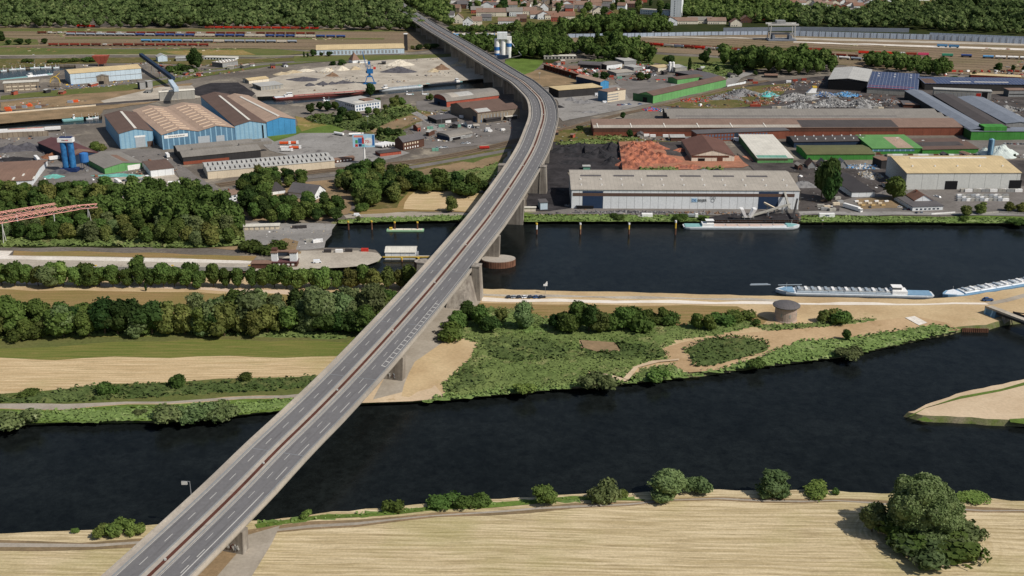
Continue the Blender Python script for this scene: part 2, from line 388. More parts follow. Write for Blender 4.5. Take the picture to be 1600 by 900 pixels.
patch('concrete_apron', [(690,469),(750,467),(752,473),(700,520),(672,560),(640,610),(585,624),(600,590),(650,520)], MM['path_grey'])
patch('drygrass', [(650,565),(690,537),(738,535),(735,556),(700,575),(690,592),(680,606),(655,612),(640,618),(622,620)], MM['drygrass'])
patch('path', [(752,466),(1000,469.5),(1200,472.5),(1400,473),(1540,473.5),(1545,477),(1400,477.5),(1200,476),(1000,473.5),(752,470.5)], MM['path_white'])
patch('path', [(1538,474),(1570,466),(1640,452),(1800,430),(1800,436),(1640,459),(1575,471),(1550,477)], MM['path_grey'])
patch('grass', [(790,463),(1050,467),(1050,469.5),(790,466.5)], MM['drygrass'])
patch('embankment', [(752,458.5),(1000,463),(1220,468.5),(1220,471),(1000,467),(752,463)], MM['concrete_ground'])
patch('grass', [(752,474),(1000,477),(1150,478),(1200,498),(1190,507),(1060,520),(700,520),(720,498)], MM['browngrass'])
patch('sand', [(1035,545),(1060,533),(1130,523),(1200,516),(1290,510),(1370,500),(1430,495),(1480,505),(1500,515),(1400,525),(1330,527),(1240,535),(1200,550),(1130,575),(1075,582),(1060,575),(1040,560)], MM['sand_brown'])
patch('concrete_slab', [(1414,497),(1429,494.5),(1449,505),(1436,509)], MM['concrete_white'], z=.35)
patch('path', [(760,640),(900,590),(1000,560)], MM['sand']) if 0 else None
# ---- spit
patch('grass', [(1414,650),(1440,637.5),(1500,618.5),(1560,606.5),(1620,594),(1620,600),(1560,611),(1500,624),(1450,636),(1425,648)], MM['grass_bright'])
patch('grass', [(1426,653),(1445,650),(1462,657),(1445,658)], MM['grass_bright'])
patch('grass', [(1575,655),(1620,650),(1620,664),(1578,661)], MM['grass_bright'])
# ---- south bank
patch('track', [(-300,862),(0,848),(120,846),(230,843),(420,822),(620,806),(760,797),(900,788),(1060,780),(1250,777),(1400,783),(1600,796),(1800,806),(1800,816),(1600,804),(1400,790),(1250,783),(1060,785),(900,794),(760,804),(620,815),(420,833),(380,870),(350,905),(300,905),(340,865),(230,856),(120,858),(0,862),(-300,880)], MM['soil'])
patch('path', [(-300,866),(0,851),(230,846),(230,849),(0,856),(-300,872)], MM['path_grey'])
patch('path', [(420,826),(620,809),(900,790.5),(1060,781.5),(1250,779),(1600,799),(1800,809),(1800,811),(1600,801),(1250,781),(1060,783.5),(900,793),(620,812),(420,830)], MM['path_grey'])
patch('grass', [(400,818),(500,808),(620,798),(760,787),(900,779),(1000,776),(1000,779),(900,784),(760,793),(620,803),(500,814),(440,822),(405,824)], MM['grass_bright'])
patch('soil', [(395,835),(440,824),(430,850),(390,905),(330,905),(370,860)], MM['path_grey'])
# ---- north bank and harbour
patch('grass', [(528,347),(530,343),(560,342),(700,337),(720,340),(760,336),(820,333),(1060,334),(1110,338),(1108,346),(1050,345),(820,345),(700,344),(620,345.5)], MM['grass_bright'])
patch('grass', [(1251,347),(1251,337),(1400,338),(1600,338),(1800,340),(1800,352),(1600,348),(1400,347)], MM['grass_bright'])
patch('path', [(535,336),(600,330),(700,334),(730,333),(730,336),(700,339),(600,340),(540,341)], MM['path_grey'])
patch('field', [(545,332),(640,300),(650,296),(745,299),(765,306),(735,328),(730,332),(640,330),(560,336)], MM['browngrass'])
patch('field', [(628,326),(650,298),(745,300),(764,308),(730,331)], MM['mown'])
patch('lock_quay', [(-300,392),(0,391.5),(20,392),(14,399),(200,402),(320,404),(395,407),(430,408),(470,392),(505,391.7),(560,391.8),(590,395.5),(597,402),(591,408.5),(574,414.5),(540,418),(470,421),(400,423.5),(0,423),(-300,422)], MM['concrete_ground'])
patch('quay_top', [(-300,393),(0,392.5),(20,393),(12,400),(200,403),(290,405),(330,403),(395,409),(395,412),(0,405),(-300,403)], MM['concrete_white'])
patch('grass', [(20,392.5),(200,395),(400,401),(395,407.5),(300,405),(200,402),(17,399.5)], MM['browngrass'])
patch('concrete_pad', [(485,418.5),(505,392.5),(560,392.5),(589,396),(596,402),(589,408),(572,413.5),(540,417)], MM['concrete_ground'])
patch('yard', [(372,352),(395,348),(523,350),(505,388),(480,391),(440,389),(385,380)], MM['asph_lt'])
patch('grass', [(415,382),(450,372),(470,378),(460,392),(420,395)], MM['soil'])
patch('path', [(-300,380),(0,378),(170,380),(290,378),(400,388),(470,392),(470,397),(400,394),(290,384),(170,386),(0,383),(-300,385)], MM['soil'])
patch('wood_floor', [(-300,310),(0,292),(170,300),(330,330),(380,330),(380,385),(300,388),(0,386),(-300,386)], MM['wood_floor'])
patch('garden', [(375,290),(520,282),(560,300),(545,335),(500,345),(385,345),(375,320)], MM['soil'])
patch('garden', [(520,262),(690,262),(745,290),(640,298),(620,325),(560,330),(545,300)], MM['scrub'])
# roads and rails of the western harbour
patch('scrub', [(620,262),(800,228),(800,246),(775,290),(745,300),(690,290),(640,275)], MM['scrub'])
ribbon('road', [(-40,300),(60,296),(150,304),(170,300)], 9, MM['asph_mid'])
patch('yard', [(165,280),(270,268),(305,300),(285,305),(180,312),(168,300)], MM['concrete_ground'])
patch('yard', [(-100,215),(60,208),(110,208),(165,262),(160,285),(60,296),(-100,300)], MM['asph_mid'])
patch('yard', [(160,235),(245,232),(330,290),(350,300),(300,300),(270,262),(165,262)], MM['asph_mid'])
patch('yard', [(468,206),(560,210),(600,222),(640,240),(600,250),(530,262),(480,250),(420,235),(405,215)], MM['asph_lt'])
patch('grass', [(418,214),(470,195),(520,190),(545,200),(530,208),(470,208),(430,222)], MM['grass_bright'])
patch('grass', [(462,182),(500,190),(510,196),(470,205)], MM['grass_brown'])
patch('scrub', [(560,205),(600,180),(660,170),(700,172),(660,190),(640,198),(600,215)], MM['scrub'])
patch('soil', [(575,200),(610,186),(650,180),(690,178),(690,186),(650,190),(620,204),(590,212)], MM['soil'])
patch('soil', [(640,268),(700,258),(770,240),(795,236),(770,262),(700,276),(650,280)], MM['soil'])
patch('grass', [(690,250),(740,244),(790,232),(796,238),(740,254)], MM['grass'])
patch('path', [(795,233),(783,262),(757,292),(762,292),(788,264),(800,234)], MM['path_grey'])
patch('grass', [(600,180),(650,168),(690,170),(640,182),(590,196)], MM['grass'])
patch('yard', [(640,200),(690,172),(740,195),(800,190),(800,222),(700,232),(660,232)], MM['asph_mid'])
patch('yard', [(650,158),(690,156),(700,168),(680,176),(650,172)], MM['asph_mid'])
ribbon('road', [(640,172),(665,186),(690,205)], 9, MM['asph_lt'])
ribbon('railway', [(340,290),(480,270),(600,258),(680,248),(760,232),(830,214)], 14, MM['ballast'])
ribbon('road', [(340,300),(480,278),(600,268),(700,252),(800,234)], 9, MM['asph_mid'])
for k in (-1, 1):
    for s in (-.75, .75):
        ribbon('rail', [(340,290+k*1.4+s*.5),(480,270+k*1.4+s*.5),(600,258+k*1.4+s*.5),(680,248+k*1.3+s*.5),(760,232+k*1.2+s*.5),(830,214+k*1.2+s*.5)], .45, MM['rail_steel'], z=.5)
patch('gravel_yard', [(395,130),(470,110),(560,97),(660,90),(735,88),(760,112),(735,123),(560,142),(440,151),(395,148)], MM['concrete_ground'])
patch('quay', [(400,151.5),(470,150.5),(569,143),(618,137.5),(721,126.5),(790,119.5),(785,114),(722,121),(640,128),(569,135),(470,143),(400,145)], MM['concrete_ground'])
patch('soil', [(0,160),(120,147),(300,130),(285,150),(160,165),(0,178)], MM['soil'])
patch('concrete_slab', [(157,158),(250,136),(300,134),(320,152),(262,158),(168,164)], MM['concrete_ground'])
patch('slag_yard', [(285,143),(330,130),(372,129),(400,146),(390,152),(310,150)], MM['coalground'])
patch('quay', [(-80,186),(0,178),(160,165),(250,158),(230,162),(160,172),(155,181),(100,185.5),(0,193.5),(-80,201)], MM['soil'])
ribbon('road', [(-60,178),(60,172),(160,163),(250,156)], 14, MM['asph_dk'])
patch('yard', [(0,150),(200,130),(330,108),(420,98),(560,92),(420,104),(330,118),(200,142),(0,156)], MM['grass'])
ribbon('road', [(-60,150),(110,138),(230,127),(340,110),(420,100),(520,94),(700,86)], 13, MM['asph_mid'])
patch('grass', [(-200,97),(0,92),(200,90),(400,92),(520,88),(560,92),(420,97),(330,104),(230,98),(110,100),(30,106),(-200,112)], MM['scrub'])
patch('grass', [(-300,72),(0,74),(200,77),(420,76),(494,82),(420,90),(200,86),(0,87),(-300,90)], MM['grass'])
patch('grass', [(250,80),(380,78),(400,86),(280,86)], MM['grass_brown'])
ribbon('road', [(-200,86.5),(0,87),(200,86),(400,88),(520,86)], 7, MM['path_grey'])
patch('railway_ground', [(-400,42),(0,42),(300,44),(640,45),(690,60),(700,74),(640,82),(400,76),(0,74),(-400,74)], MM['railground'])
patch('grass', [(-300,60),(0,58),(60,62),(60,70),(0,72),(-300,72)], MM['grass'])
patch('grass', [(-300,43),(0,44),(640,47),(640,49.5),(0,49),(-300,48)], MM['grass'])
patch('grass', [(100,58.5),(600,60),(600,62),(100,60.5)], MM['grass'])
patch('grass', [(460,88),(640,86),(720,84),(720,88),(640,93),(460,97)], MM['grass'])
# eastern side
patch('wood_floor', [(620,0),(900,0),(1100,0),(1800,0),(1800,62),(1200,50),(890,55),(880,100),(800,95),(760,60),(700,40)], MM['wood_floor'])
patch('town_ground', [(680,0),(980,0),(960,36),(900,48),(780,50),(720,48),(690,30)], MM['scrub'])
patch('town_ground', [(1220,-4),(1600,-4),(1600,4),(1370,16),(1330,24),(1250,24)], MM['scrub'])
patch('yard', [(705,51),(800,50),(900,53),(900,57),(800,58),(712,57)], MM['concrete_ground'])
patch('railway_ground', [(885,56),(1000,54),(1200,52),(1600,64),(2000,70),(2000,125),(1600,122),(1440,112),(1200,92),(1000,80),(885,66)], MM['railground'])
patch('road', [(885,57),(1000,56.5),(1240,59),(1600,68),(2000,76),(2000,80),(1600,71.5),(1240,62),(1000,59),(885,59)], MM['concrete_ground'])
patch('road', [(1240,65),(1600,76),(2000,85),(2000,89),(1600,79),(1240,67)], MM['concrete_white'])
patch('yard', [(1000,70),(1200,74),(1350,78),(1350,82),(1200,79),(1000,74)], MM['scrub'])
patch('grass', [(1000,84),(1140,92),(1200,96),(1200,106),(1130,116),(1060,104),(1010,96)], MM['grass'])
patch('grass', [(790,90),(850,95),(835,112),(815,118),(790,104)], MM['grass_bright'])
patch('field', [(815,118),(845,108),(850,106),(930,126),(915,130),(850,136),(835,128)], MM['soil'])
patch('yard', [(850,140),(940,135),(1110,115),(1180,112),(1140,134),(1020,162),(940,178),(880,190),(868,180),(872,160)], MM['asph_lt'])
patch('yard', [(960,122),(1060,116),(1040,150),(985,156),(975,145)], MM['asph_mid'])
patch('yard', [(1140,134),(1300,118),(1480,140),(1500,190),(1040,172)], MM['asph_dk'])
patch('soil', [(1030,165),(1140,138),(1240,130),(1200,165),(1100,172)], MM['scrub'])
ribbon('railway', [(868,206),(950,184),(1040,163),(1140,138),(1200,126)], 9, MM['ballast'])
for s in (-.75, .75):
    ribbon('rail', [(868,206+s*.5),(950,184+s*.5),(1040,163+s*.45),(1140,138+s*.35),(1200,126+s*.3)], .45, MM['rail_steel'], z=.5)
patch('scrub', [(868,206),(925,196),(925,212),(1060,222),(1060,228),(880,226),(862,222)], MM['scrub'])
patch('coal_yard', [(850,222),(966,222),(972,268),(890,270),(892,330),(820,330),(815,345),(830,270)], MM['coalground'])
patch('coal_yard', [(892,326),(1250,326),(1252,338),(1060,336),(820,335)], MM['asph_mid'])
patch('soil', [(966,222),(1060,222),(1075,240),(1170,245),(1180,256),(1160,262),(1050,266),(972,266)], MM['redsoil'])
patch('yard', [(1028,222),(1068,222),(1078,236),(1070,246),(1046,243),(1036,232)], MM['asph_dk'])
patch('yard', [(1150,240),(1185,256),(1260,250),(1300,262),(1600,250),(1700,252),(1700,336),(1252,338),(1250,270),(1180,268)], MM['asph_dk'])
patch('yard', [(1385,298),(1600,292),(1700,300),(1700,330),(1400,334),(1310,334),(1310,315)], MM['asph_mid'])
patch('road', [(1250,331),(1400,332),(1700,334),(1700,338),(1400,337),(1250,336)], MM['asph_lt'])
patch('yard', [(1340,312),(1412,306),(1425,325),(1345,328)], MM['soil'])
patch('loading_quay', [(1108,348),(1108,340),(1140,334),(1248,334),(1248,348)], MM['coalground'])
patch('yard', [(1505,150),(1600,145),(1800,160),(1800,215),(1620,215),(1560,190)], MM['asph_dk'])
patch('yard', [(1430,222),(1620,218),(1800,225),(1800,248),(1600,246),(1530,243)], MM['asph_mid'])

def track_lines(pts, n, sp, name='rail'):
    for i in range(n):
        q = [Vector((G(*p).x, G(*p).y + i*sp)) for p in pts]
        ribbon('railway', q, 2.6, MM['ballast'], wld=True)
        ribbon('rail', q, .5, MM['rail_steel'], z=.52, wld=True)
track_lines([(-100,73),(300,73),(660,74)], 9, 42)
track_lines([(900,66),(1200,84),(1500,104),(1700,115)], 8, 26)

# ------------------------------------------------------------ the motorway bridge
deckz = [(905,12.5),(755,13.5),(592,15),(480,18),(420,19.5),(280,20.5),(180,20.5),(72,20.5),(30,16),(17,12.5),(2,9),(-12,7)]
def dz(y):
    for (a, za), (b_, zb) in zip(deckz, deckz[1:]):
        if y >= b_: return za + (zb-za)*(a-y)/(a-b_) if y <= a else za
    return deckz[-1][1]
mid = [(175,955),(233,900),(326,811),(383,755),(434,702),(488,650),(545,592),(596,537),(647,480),(685,436),(731,380),(766,336),(804,281),(831,236),(843,205),(849.5,180),(845,157),(832,142),(815,127),(800,118.5),(762,95),(725,72),(682,47),(655,30),(637,17),(617,2),(604,-10)]
cl = [G(x, y, dz(y)) for x, y in mid]
cl = smooth(cl, 12)
# even spacing
def even(P, st):
    out = [P[0]]; acc = 0
    for a, b_ in zip(P, P[1:]):
        l = (b_-a).length; d = st - acc
        while d <= l: out.append(a.lerp(b_, d/l)); d += st
        acc = l - (d - st)
    return out
cl = even(cl, 5.0)
for _ in range(6): cl = [cl[0]] + [(cl[i-1]+cl[i]*2+cl[i+1])/4 for i in range(1, len(cl)-1)] + [cl[-1]]
def frame(i):
    a, b_ = cl[max(0,i-1)], cl[min(len(cl)-1,i+1)]; t = Vector((b_.x-a.x, b_.y-a.y)).normalized(); return cl[i], Vector((t.y, -t.x)), t   # n points right
def idx_at(px, py):
    g = G(px, py, dz(py)); return min(range(len(cl)), key=lambda i: (cl[i].xy-g.xy).length)
E_END = idx_at(656, 31)
def strip(mb, o0, o1, z0, z1, i0=0, i1=None, m=0, w0=None):
    """box-section strip along the deck between offsets o0..o1 (right positive), heights above road level"""
    i1 = len(cl)-1 if i1 is None else i1; vs = []
    for i in range(i0, i1+1):
        c, n, t = frame(i); e = (w0(i) if w0 else 0)
        for o, z in ((o0,z0),(o1+e,z0),(o1+e,z1),(o0,z1)): vs.append((c.x+n.x*o, c.y+n.y*o, c.z+z))
    k = i1-i0; fs = []
    for j in range(k):
        a = 4*j; b_ = 4*(j+1)
        for q in range(4): fs.append((a+q, a+(q+1)%4, b_+(q+1)%4, b_+q))
    fs += [(3,2,1,0), tuple(4*k+q for q in range(4))]
    mb.add(vs, fs, m); return mb
GM('road_deck', (120,118,118), (108,106,106), s1=.02, amt=.12, s2=.5, streak=((.02,.02,1),(114,112,112)), c3=(96,94,94), s3=.12, t3=.62)
GM('bridge_concrete', (176,167,155), (156,148,138), s1=.04, amt=.14, c3=(132,124,115), s3=.1, t3=.62)
GM('road_wear', (104,102,102), (116,114,113), s1=.05, amt=.1); GM('bridge_side', (160,152,140), (134,128,118), s1=.06, amt=.15)
GM('pier_concrete', (176,168,156), (140,132,122), s1=.08, streak=((.5,.5,.03),(116,108,100)), amt=.15)
GM('redstrip', (98,64,55), (84,56,48), s1=.1, amt=.15)
GM('white_paint', (190,187,180), amt=.12)
GM('steelgrey', (132,134,136), amt=.1)
GM('weathered_paint', (188,186,180), amt=.12)
br = thing('motorway_bridge', 'long curving concrete motorway bridge with red central strip crossing river and canal', 'bridge', (0,0,0))
WR = lambda i: max(0.0, 3.0 - i*.05) * (1 if i < 60 else 0)
def bpart(name, m, *strips, **k):
    mb = MB()
    for s in strips: strip(mb, *s, **k)
    return mb.build(name, MM[m], br)
bpart('deck', 'bridge_side', (-14.5,14.5,-1.5,-.03), w0=None, i1=E_END+2)
GM('girder_steel', (84,92,98), (66,74,82), s1=.1)
bpart('girder', 'girder_steel', (-11.8,-3.5,-3.6,-1.1), (3.5,11.8,-3.6,-1.1), i1=E_END)
for o0, o1 in ((-10.1,-9.3),(-6.2,-5.2),(4.3,5.1),(8.2,9.0)): bpart('tyre_wear_lane', 'road_wear', (o0,o1,.05,.058))
bpart('embankment', 'grass', (-15.5,15.5,-9,-1.12), i0=E_END)
bpart('carriageway', 'road_deck', (-11.2,-2.9,-.03,.05))
bpart('carriageway', 'road_deck', (3.1,13.0,-.03,.05))
bpart('median_strip', 'redstrip', (-.8,.8,-.03,.1))
bpart('median_kerb', 'bridge_concrete', (-2.9,-.8,-.03,.16), (.8,3.1,-.03,.16))
bpart('guard_rail', 'steelgrey', (-2.75,-2.6,.16,.85), (2.75,2.9,.16,.85))
bpart('guard_rail', 'steelgrey', (-11.5,-11.35,.1,.85), (13.1,13.25,.1,.85), i1=E_END)
bpart('walkway', 'bridge_concrete', (-14.4,-11.2,-.03,.12), (13.0,14.4,-.03,.12), i1=E_END+2)
bpart('parapet', 'bridge_concrete', (-14.75,-14.35,-.7,1.0), (14.35,14.75,-.7,1.0), i1=E_END)
# painted lines
mk = MB()
strip(mk, -10.95, -10.72, .05, .075); strip(mk, -3.35, -3.15, .05, .07, i0=1)
strip(mk, 3.4, 3.6, .05, .07); iA, iB = idx_at(600,562), idx_at(664,478)
strip(mk, 11.9, 12.12, .05, .07, i0=40)
def dashes(off, i0, i1, ln, gap, wd=.3, off1=None):
    i = i0
    while i + ln < i1:
        o = off if off1 is None else off + (off1-off)*(i-i0)/(i1-i0)
        strip(mk, o-wd/2, o+wd/2, .051, .078, i0=i, i1=i+ln); i += ln+gap
iN = len(cl)-1
dashes(-7.1, 2, iN, 1, 2, .24); dashes(7.4, 70, iN, 1, 2, .22)
dashes(6.6, 3, 70, 1, 2, .18); i60 = idx_at(470,690)
dashes(10.4, idx_at(380,790), idx_at(600,575), 2, 2, .3)
strip(mk, 10.2, 10.6, .051, .079, i0=0, i1=idx_at(385,778))
for i in range(0, 8):
    c, n, t = frame(i); strip(mk, 9.2, 9.5, .051, .079, i0=i, i1=i+1) if i % 2 else None
# hatched shoulder
c0, c1 = idx_at(596,572), idx_at(668,470)
strip(mk, 9.4, 9.6, .051, .079, i0=c0, i1=c1)
for i in range(c0, c1):
    for f in (0., .5):
        a, n, t = frame(i); p = Vector((a.x,a.y)) + t*5*f; z = a.z + .08
        q = [p+n*9.6, p+n*9.6+t*.75, p+n*12-t*.25, p+n*12-t*1.0]
        mk.add([(v.x,v.y,z) for v in q], [(0,3,2,1)])
mk.build('road_marking', MM['white_paint'], br)
for px, py in ((545,592),(620,507),(690,425),(832,236),(434,702)):
    i = idx_at(px,py); c, n, t = frame(i)
    for s0, s1 in ((-11.2,-2.9),(3.1,13)):
        q = [Vector((c.x,c.y))+n*s0, Vector((c.x,c.y))+n*s1, Vector((c.x,c.y))+n*s1+t*.45, Vector((c.x,c.y))+n*s0+t*.45]
        MB().add([(v.x,v.y,c.z+.083) for v in q], [(0,1,2,3)]).build('expansion_joint', MM['steelgrey'], br)
# median lamp sockets
for j in range(6, E_END, 14):
    c, n, t = frame(j)
    MB().box(-.35,.35,-.35,.35,.1,.75).build('marker_post', MM['white_paint'], br, (c.x, c.y, c.z))
# piers
def pier(i, half=11, thick=1.5, taper=1.25, zb=-4.5, top=-3.6):
    c, n, t = frame(i); mb = MB(); cc = Vector((c.x,c.y))
    def q(h, th, z): return [(*(cc+n*a+t*b_), z) for a, b_ in ((-h,-th),(h,-th),(h,th),(-h,th))]
    mb.hexa(q(half*taper*.92, thick*1.15, zb), q(half, thick, c.z+top))
    return mb.build('pier', MM['pier_concrete'], br)
def near_i(px, py):
    g = G(px, py).xy; return min(range(len(cl)), key=lambda i: (cl[i].xy-g).length)
done = []
for px, py in ((362,862),(610,588)):
    i = near_i(px, py); done.append(i); pier(i, 13.5, 2.0, 1.02)
for px, py in ((768,404),(806,346)):
    i = near_i(px, py); done.append(i); pier(i, 14, 1.8, 1.02)
def tower(i, big=True):
    c, n, t = frame(i); cc = Vector((c.x,c.y))
    for s in (-1, 1):
        mb = MB()
        def q(e, z, o0=14.6, o1=19.2): return [(*(cc+n*s*a+t*b_), z) for a, b_ in ((o0-e,-3.2-e),(o1+e,-3.2-e),(o1+e,3.2+e),(o0-e,3.2+e))]
        mb.hexa(q(.7,0), q(0,c.z+1.4)); mb.hexa(q(.25,c.z+1.4), q(.25,c.z+2.0))
        mb.build('bridge_tower', MM['pier_concrete'], br)
    def w_(h, th, z): return [(*(cc+n*a+t*b_), z) for a, b_ in ((-h,-th),(h,-th),(h,th),(-h,th))]
    MB().hexa(w_(17.5,3.4,0), w_(14.6,3.0,c.z-3.6)).build('pier', MM['pier_concrete'], br)
iT = near_i(722,466); tower(iT); done.append(iT)
iT2 = near_i(832,300); tower(iT2); done.append(iT2)
# concrete abutment wing in front of the first tower
c, n, t = frame(iT); cc = Vector((c.x,c.y))
MB().hexa([(*(cc+n*a+t*b_),0) for a,b_ in ((3,-20),(16,-20),(18,-3.3),(3,-3.3))], [(*(cc+n*a+t*b_),z) for a,b_,z in ((4,-16,7),(12.5,-14,7),(14.4,-3.3,15.5),(4,-3.3,15.5))]).build('abutment', MM['pier_concrete'], br)
j = max(done) + 10
while j < E_END - 3:
    pier(j, 12, 1.3, 1.0); j += 10
for px, py in ((500,690),):
    pass
# round pier bases in the canal
def pad(name, px, py, rx, ry, label):
    g = G(px, py, WZ); mb = MB(); k = 28
    pts = [(math.cos(2*math.pi*a/k)*rx, math.sin(2*math.pi*a/k)*ry) for a in range(k)]
    o = thing(name, label, 'pier base', (g.x, g.y, WZ))
    mb.prism(pts, -1, 4.2); mb.build('sheet_pile_wall', MM['sheetpile'], o)
    MB().prism([(x*.97,y*.97) for x,y in pts], 4.2, 4.6).build('concrete_cap', MM['bridge_concrete'], o)
    return o
GM('sheetpile', (140,102,82), (110,80,64), s1=.3, lines=('X',1.1,.35,(74,54,46)))
o = pad('pier_island', 779, 414, 11.5, 8, 'round sheet-piled island with concrete top round the canal pier, right of the bridge'); o.rotation_euler.z = .1
o = pad('pier_island', 664, 418, 7, 5, 'small round sheet-piled island peeping out left of the bridge deck')
for pi_, (px, py, cols) in enumerate(((362,862,('white_paint','redstrip','white_paint','steelgrey','white_paint')),(610,588,('white_paint','steelgrey','redstrip')))):
    i = near_i(px, py); c, n, t = frame(i); g_ = random.Random(pi_)
    for k_, cm_ in enumerate(cols):
        q = MB(); x_, z_ = 6.5+k_*1.3, 2.2
        for _ in range(5):
            x2, z2 = x_+g_.uniform(-.9,.9), 2.4+g_.uniform(-1.2,1.6); A_ = Vector((c.x,c.y))+n*x_-t*2.32; B_ = Vector((c.x,c.y))+n*x2-t*2.32; q.bar((A_.x,A_.y,z_),(B_.x,B_.y,z2),.16); x_, z_ = x2, z2
        q.build('graffiti', MM[cm_], br)
# lamp / sign mast on the left parapet
i = idx_at(316,775); c, n, t = frame(i); p = Vector((c.x,c.y)) - n*15.1
o = thing('sign_mast', 'grey steel mast with overhanging sign box on left parapet of the bridge', 'mast', (p.x, p.y, c.z-.6))
MB().tube((0,0,0),(0,0,7),.16,.12).build('mast', MM['steelgrey'], o)
MB().bar((0,0,6.9),(-3.2,0,7.1),.12).build('bracket', MM['steelgrey'], o)
MB().box(-3.2,-1.0,-.25,.25,5.6,6.9).build('sign_box', MM['weathered_paint'], o)
# ------------------------------------------------------------ vegetation
def ico(sub):
    bm = bmesh.new(); bmesh.ops.create_icosphere(bm, subdivisions=sub, radius=1)
    v = np.array([q.co[:] for q in bm.verts]); f = np.array([[x.index for x in q.verts] for q in bm.faces]); bm.free(); return v, f
ICO = {1: ico(1), 2: ico(2), 3: ico(3)}
def lumps(v, amp, seed, fr=3.0):
    g = np.random.default_rng(seed); out = np.zeros(len(v))
    for k in range(6):
        d = g.normal(size=3)*fr*(1+.5*k); out += np.sin(v@d + g.uniform(0,6.28))/(1+.4*k)
    return 1 + amp*out/2.2
def crown_np(lobes, leaves, leaf, seed, sub=1, shell=(.78,1.08)):
    g = np.random.default_rng(seed); V = []; Fq = []; Ft = []; n = 0; tot = sum((l[3]*l[4]+l[3]*l[5]) for l in lobes)
    iv, itf = ICO[sub]
    for k, l in enumerate(lobes):
        c = np.array(l[:3]); r = np.array(l[3:6])
        v = iv*(lumps(iv, .2, seed*31+k))[:,None]*r*.86 + c
        V.append(v); Ft.append(itf+n); n += len(v)
        m = int(leaves*(l[3]*l[4]+l[3]*l[5])/tot)
        d = g.normal(size=(m,3)); d /= np.linalg.norm(d,axis=1)[:,None]; d[:,2] = np.where((d[:,2]<-.3), -d[:,2], d[:,2])
        lm = lumps(d, .2, seed*31+k)
        p = d*(lm*g.uniform(shell[0], shell[1], m))[:,None]*r + c
        keep = np.ones(m, bool)
        for q, o in enumerate(lobes):
            if q != k: keep &= (((p-np.array(o[:3]))/(np.array(o[3:6])*.8))**2).sum(1) > 1
        p = p[keep]; d = d[keep]; m = len(p)
        nn = d + g.normal(size=(m,3))*.55; nn /= np.linalg.norm(nn,axis=1)[:,None]
        a = np.cross(nn, g.normal(size=(m,3))); a /= np.linalg.norm(a,axis=1)[:,None]+1e-9; b2 = np.cross(nn, a)
        s1 = (leaf*g.uniform(.6,1.5,m))[:,None]; s2 = (leaf*g.uniform(.6,1.3,m))[:,None]
        q4 = np.stack([p-a*s1-b2*s2*.7, p+a*s1*.8-b2*s2, p+a*s1+b2*s2*.8, p-a*s1*.7+b2*s2],1).reshape(-1,3)
        V.append(q4); Fq.append(np.arange(n, n+4*m).reshape(-1,4)); n += 4*m
    return np.concatenate(V), (np.concatenate(Fq) if Fq else np.zeros((0,4),int)), np.concatenate(Ft)
def np_mesh(name, V, Q, T, mats):
    me = bpy.data.meshes.new(name); me.vertices.add(len(V)); me.vertices.foreach_set('co', V.astype(np.float32).ravel())
    nl = Q.size + T.size; me.loops.add(nl); me.loops.foreach_set('vertex_index', np.concatenate([Q.ravel(), T.ravel()]).astype(np.int32))
    me.polygons.add(len(Q)+len(T)); ls = np.concatenate([np.arange(len(Q))*4, len(Q)*4+np.arange(len(T))*3]).astype(np.int32)
    me.polygons.foreach_set('loop_start', ls)
    for q in mats: me.materials.append(q)
    me.update(calc_edges=True); me.validate(); return me
def thin(m, f):
    """leaves let light through"""
    t = m.node_tree; N = t.nodes; b = N['Principled BSDF']; tr = N.new('ShaderNodeBsdfTranslucent'); mx = N.new('ShaderNodeMixShader'); mx.inputs[0].default_value = f
    if b.inputs['Base Color'].links: t.links.new(b.inputs['Base Color'].links[0].from_socket, tr.inputs[0])
    t.links.new(b.outputs[0], mx.inputs[1]); t.links.new(tr.outputs[0], mx.inputs[2]); t.links.new(mx.outputs[0], N['Material Output'].inputs[0])
def leafmat(name, a, b_, c3, rnd=1.0):
    m = mat(name, a, b_, s1=.22, s2=1.3, amt=.38, rough=.75, spec=.12, c3=c3, s3=.5, t3=.56, rnd=rnd); thin(m, .38); return m
leafmat('leaf_green', (92,110,58), (74,94,46), (126,142,80))
leafmat('leaf_dark', (66,86,46), (48,66,36), (84,102,56))
leafmat('leaf_fresh', (118,138,74), (92,114,58), (140,154,90))
leafmat('leaf_willow', (116,130,86), (80,96,58), (150,160,118))
leafmat('leaf_olive', (112,118,66), (84,94,50), (138,138,84))
mat('bark', (92,78,62), (70,60,48), s1=.5, s2=3)
def lobes_round(g, n=9, w=5.0, h=10.0, zf=.1):
    L = []; zb = h*zf
    for i in range(n):
        a = g.uniform(0,6.28); rr = w*.55*math.sqrt(g.uniform(0,1)); z = g.uniform(zb+1.3, h-2.0); sh = 1-.55*max(0,(z-h*.55)/(h*.45))
        s = g.uniform(.42,.6)*w*(.75+.25*sh); L.append((math.cos(a)*rr*sh, math.sin(a)*rr*sh, z, s, s*g.uniform(.85,1.1), s*g.uniform(.75,.95)))
    L.append((0,0,h*.45,w*.66,w*.66,h*.36)); return L
def lobes_tall(g, w=2.6, h=14.0):
    L = []
    for i in range(9):
        z = h*(.14+.8*i/9); e = math.sin(math.pi*min(1,(.22+.75*i/9)))
        L.append((g.uniform(-.25,.25)*w, g.uniform(-.25,.25)*w, z, w*(.4+.6*e), w*(.4+.6*e), h*.11))
    return L
def lobes_bush(g, w=3.0, h=3.2, n=6):
    return [(g.uniform(-.55,.55)*w, g.uniform(-.55,.55)*w, h*g.uniform(.3,.55), w*g.uniform(.38,.6), w*g.uniform(.38,.6), h*g.uniform(.35,.5)) for _ in range(n)]
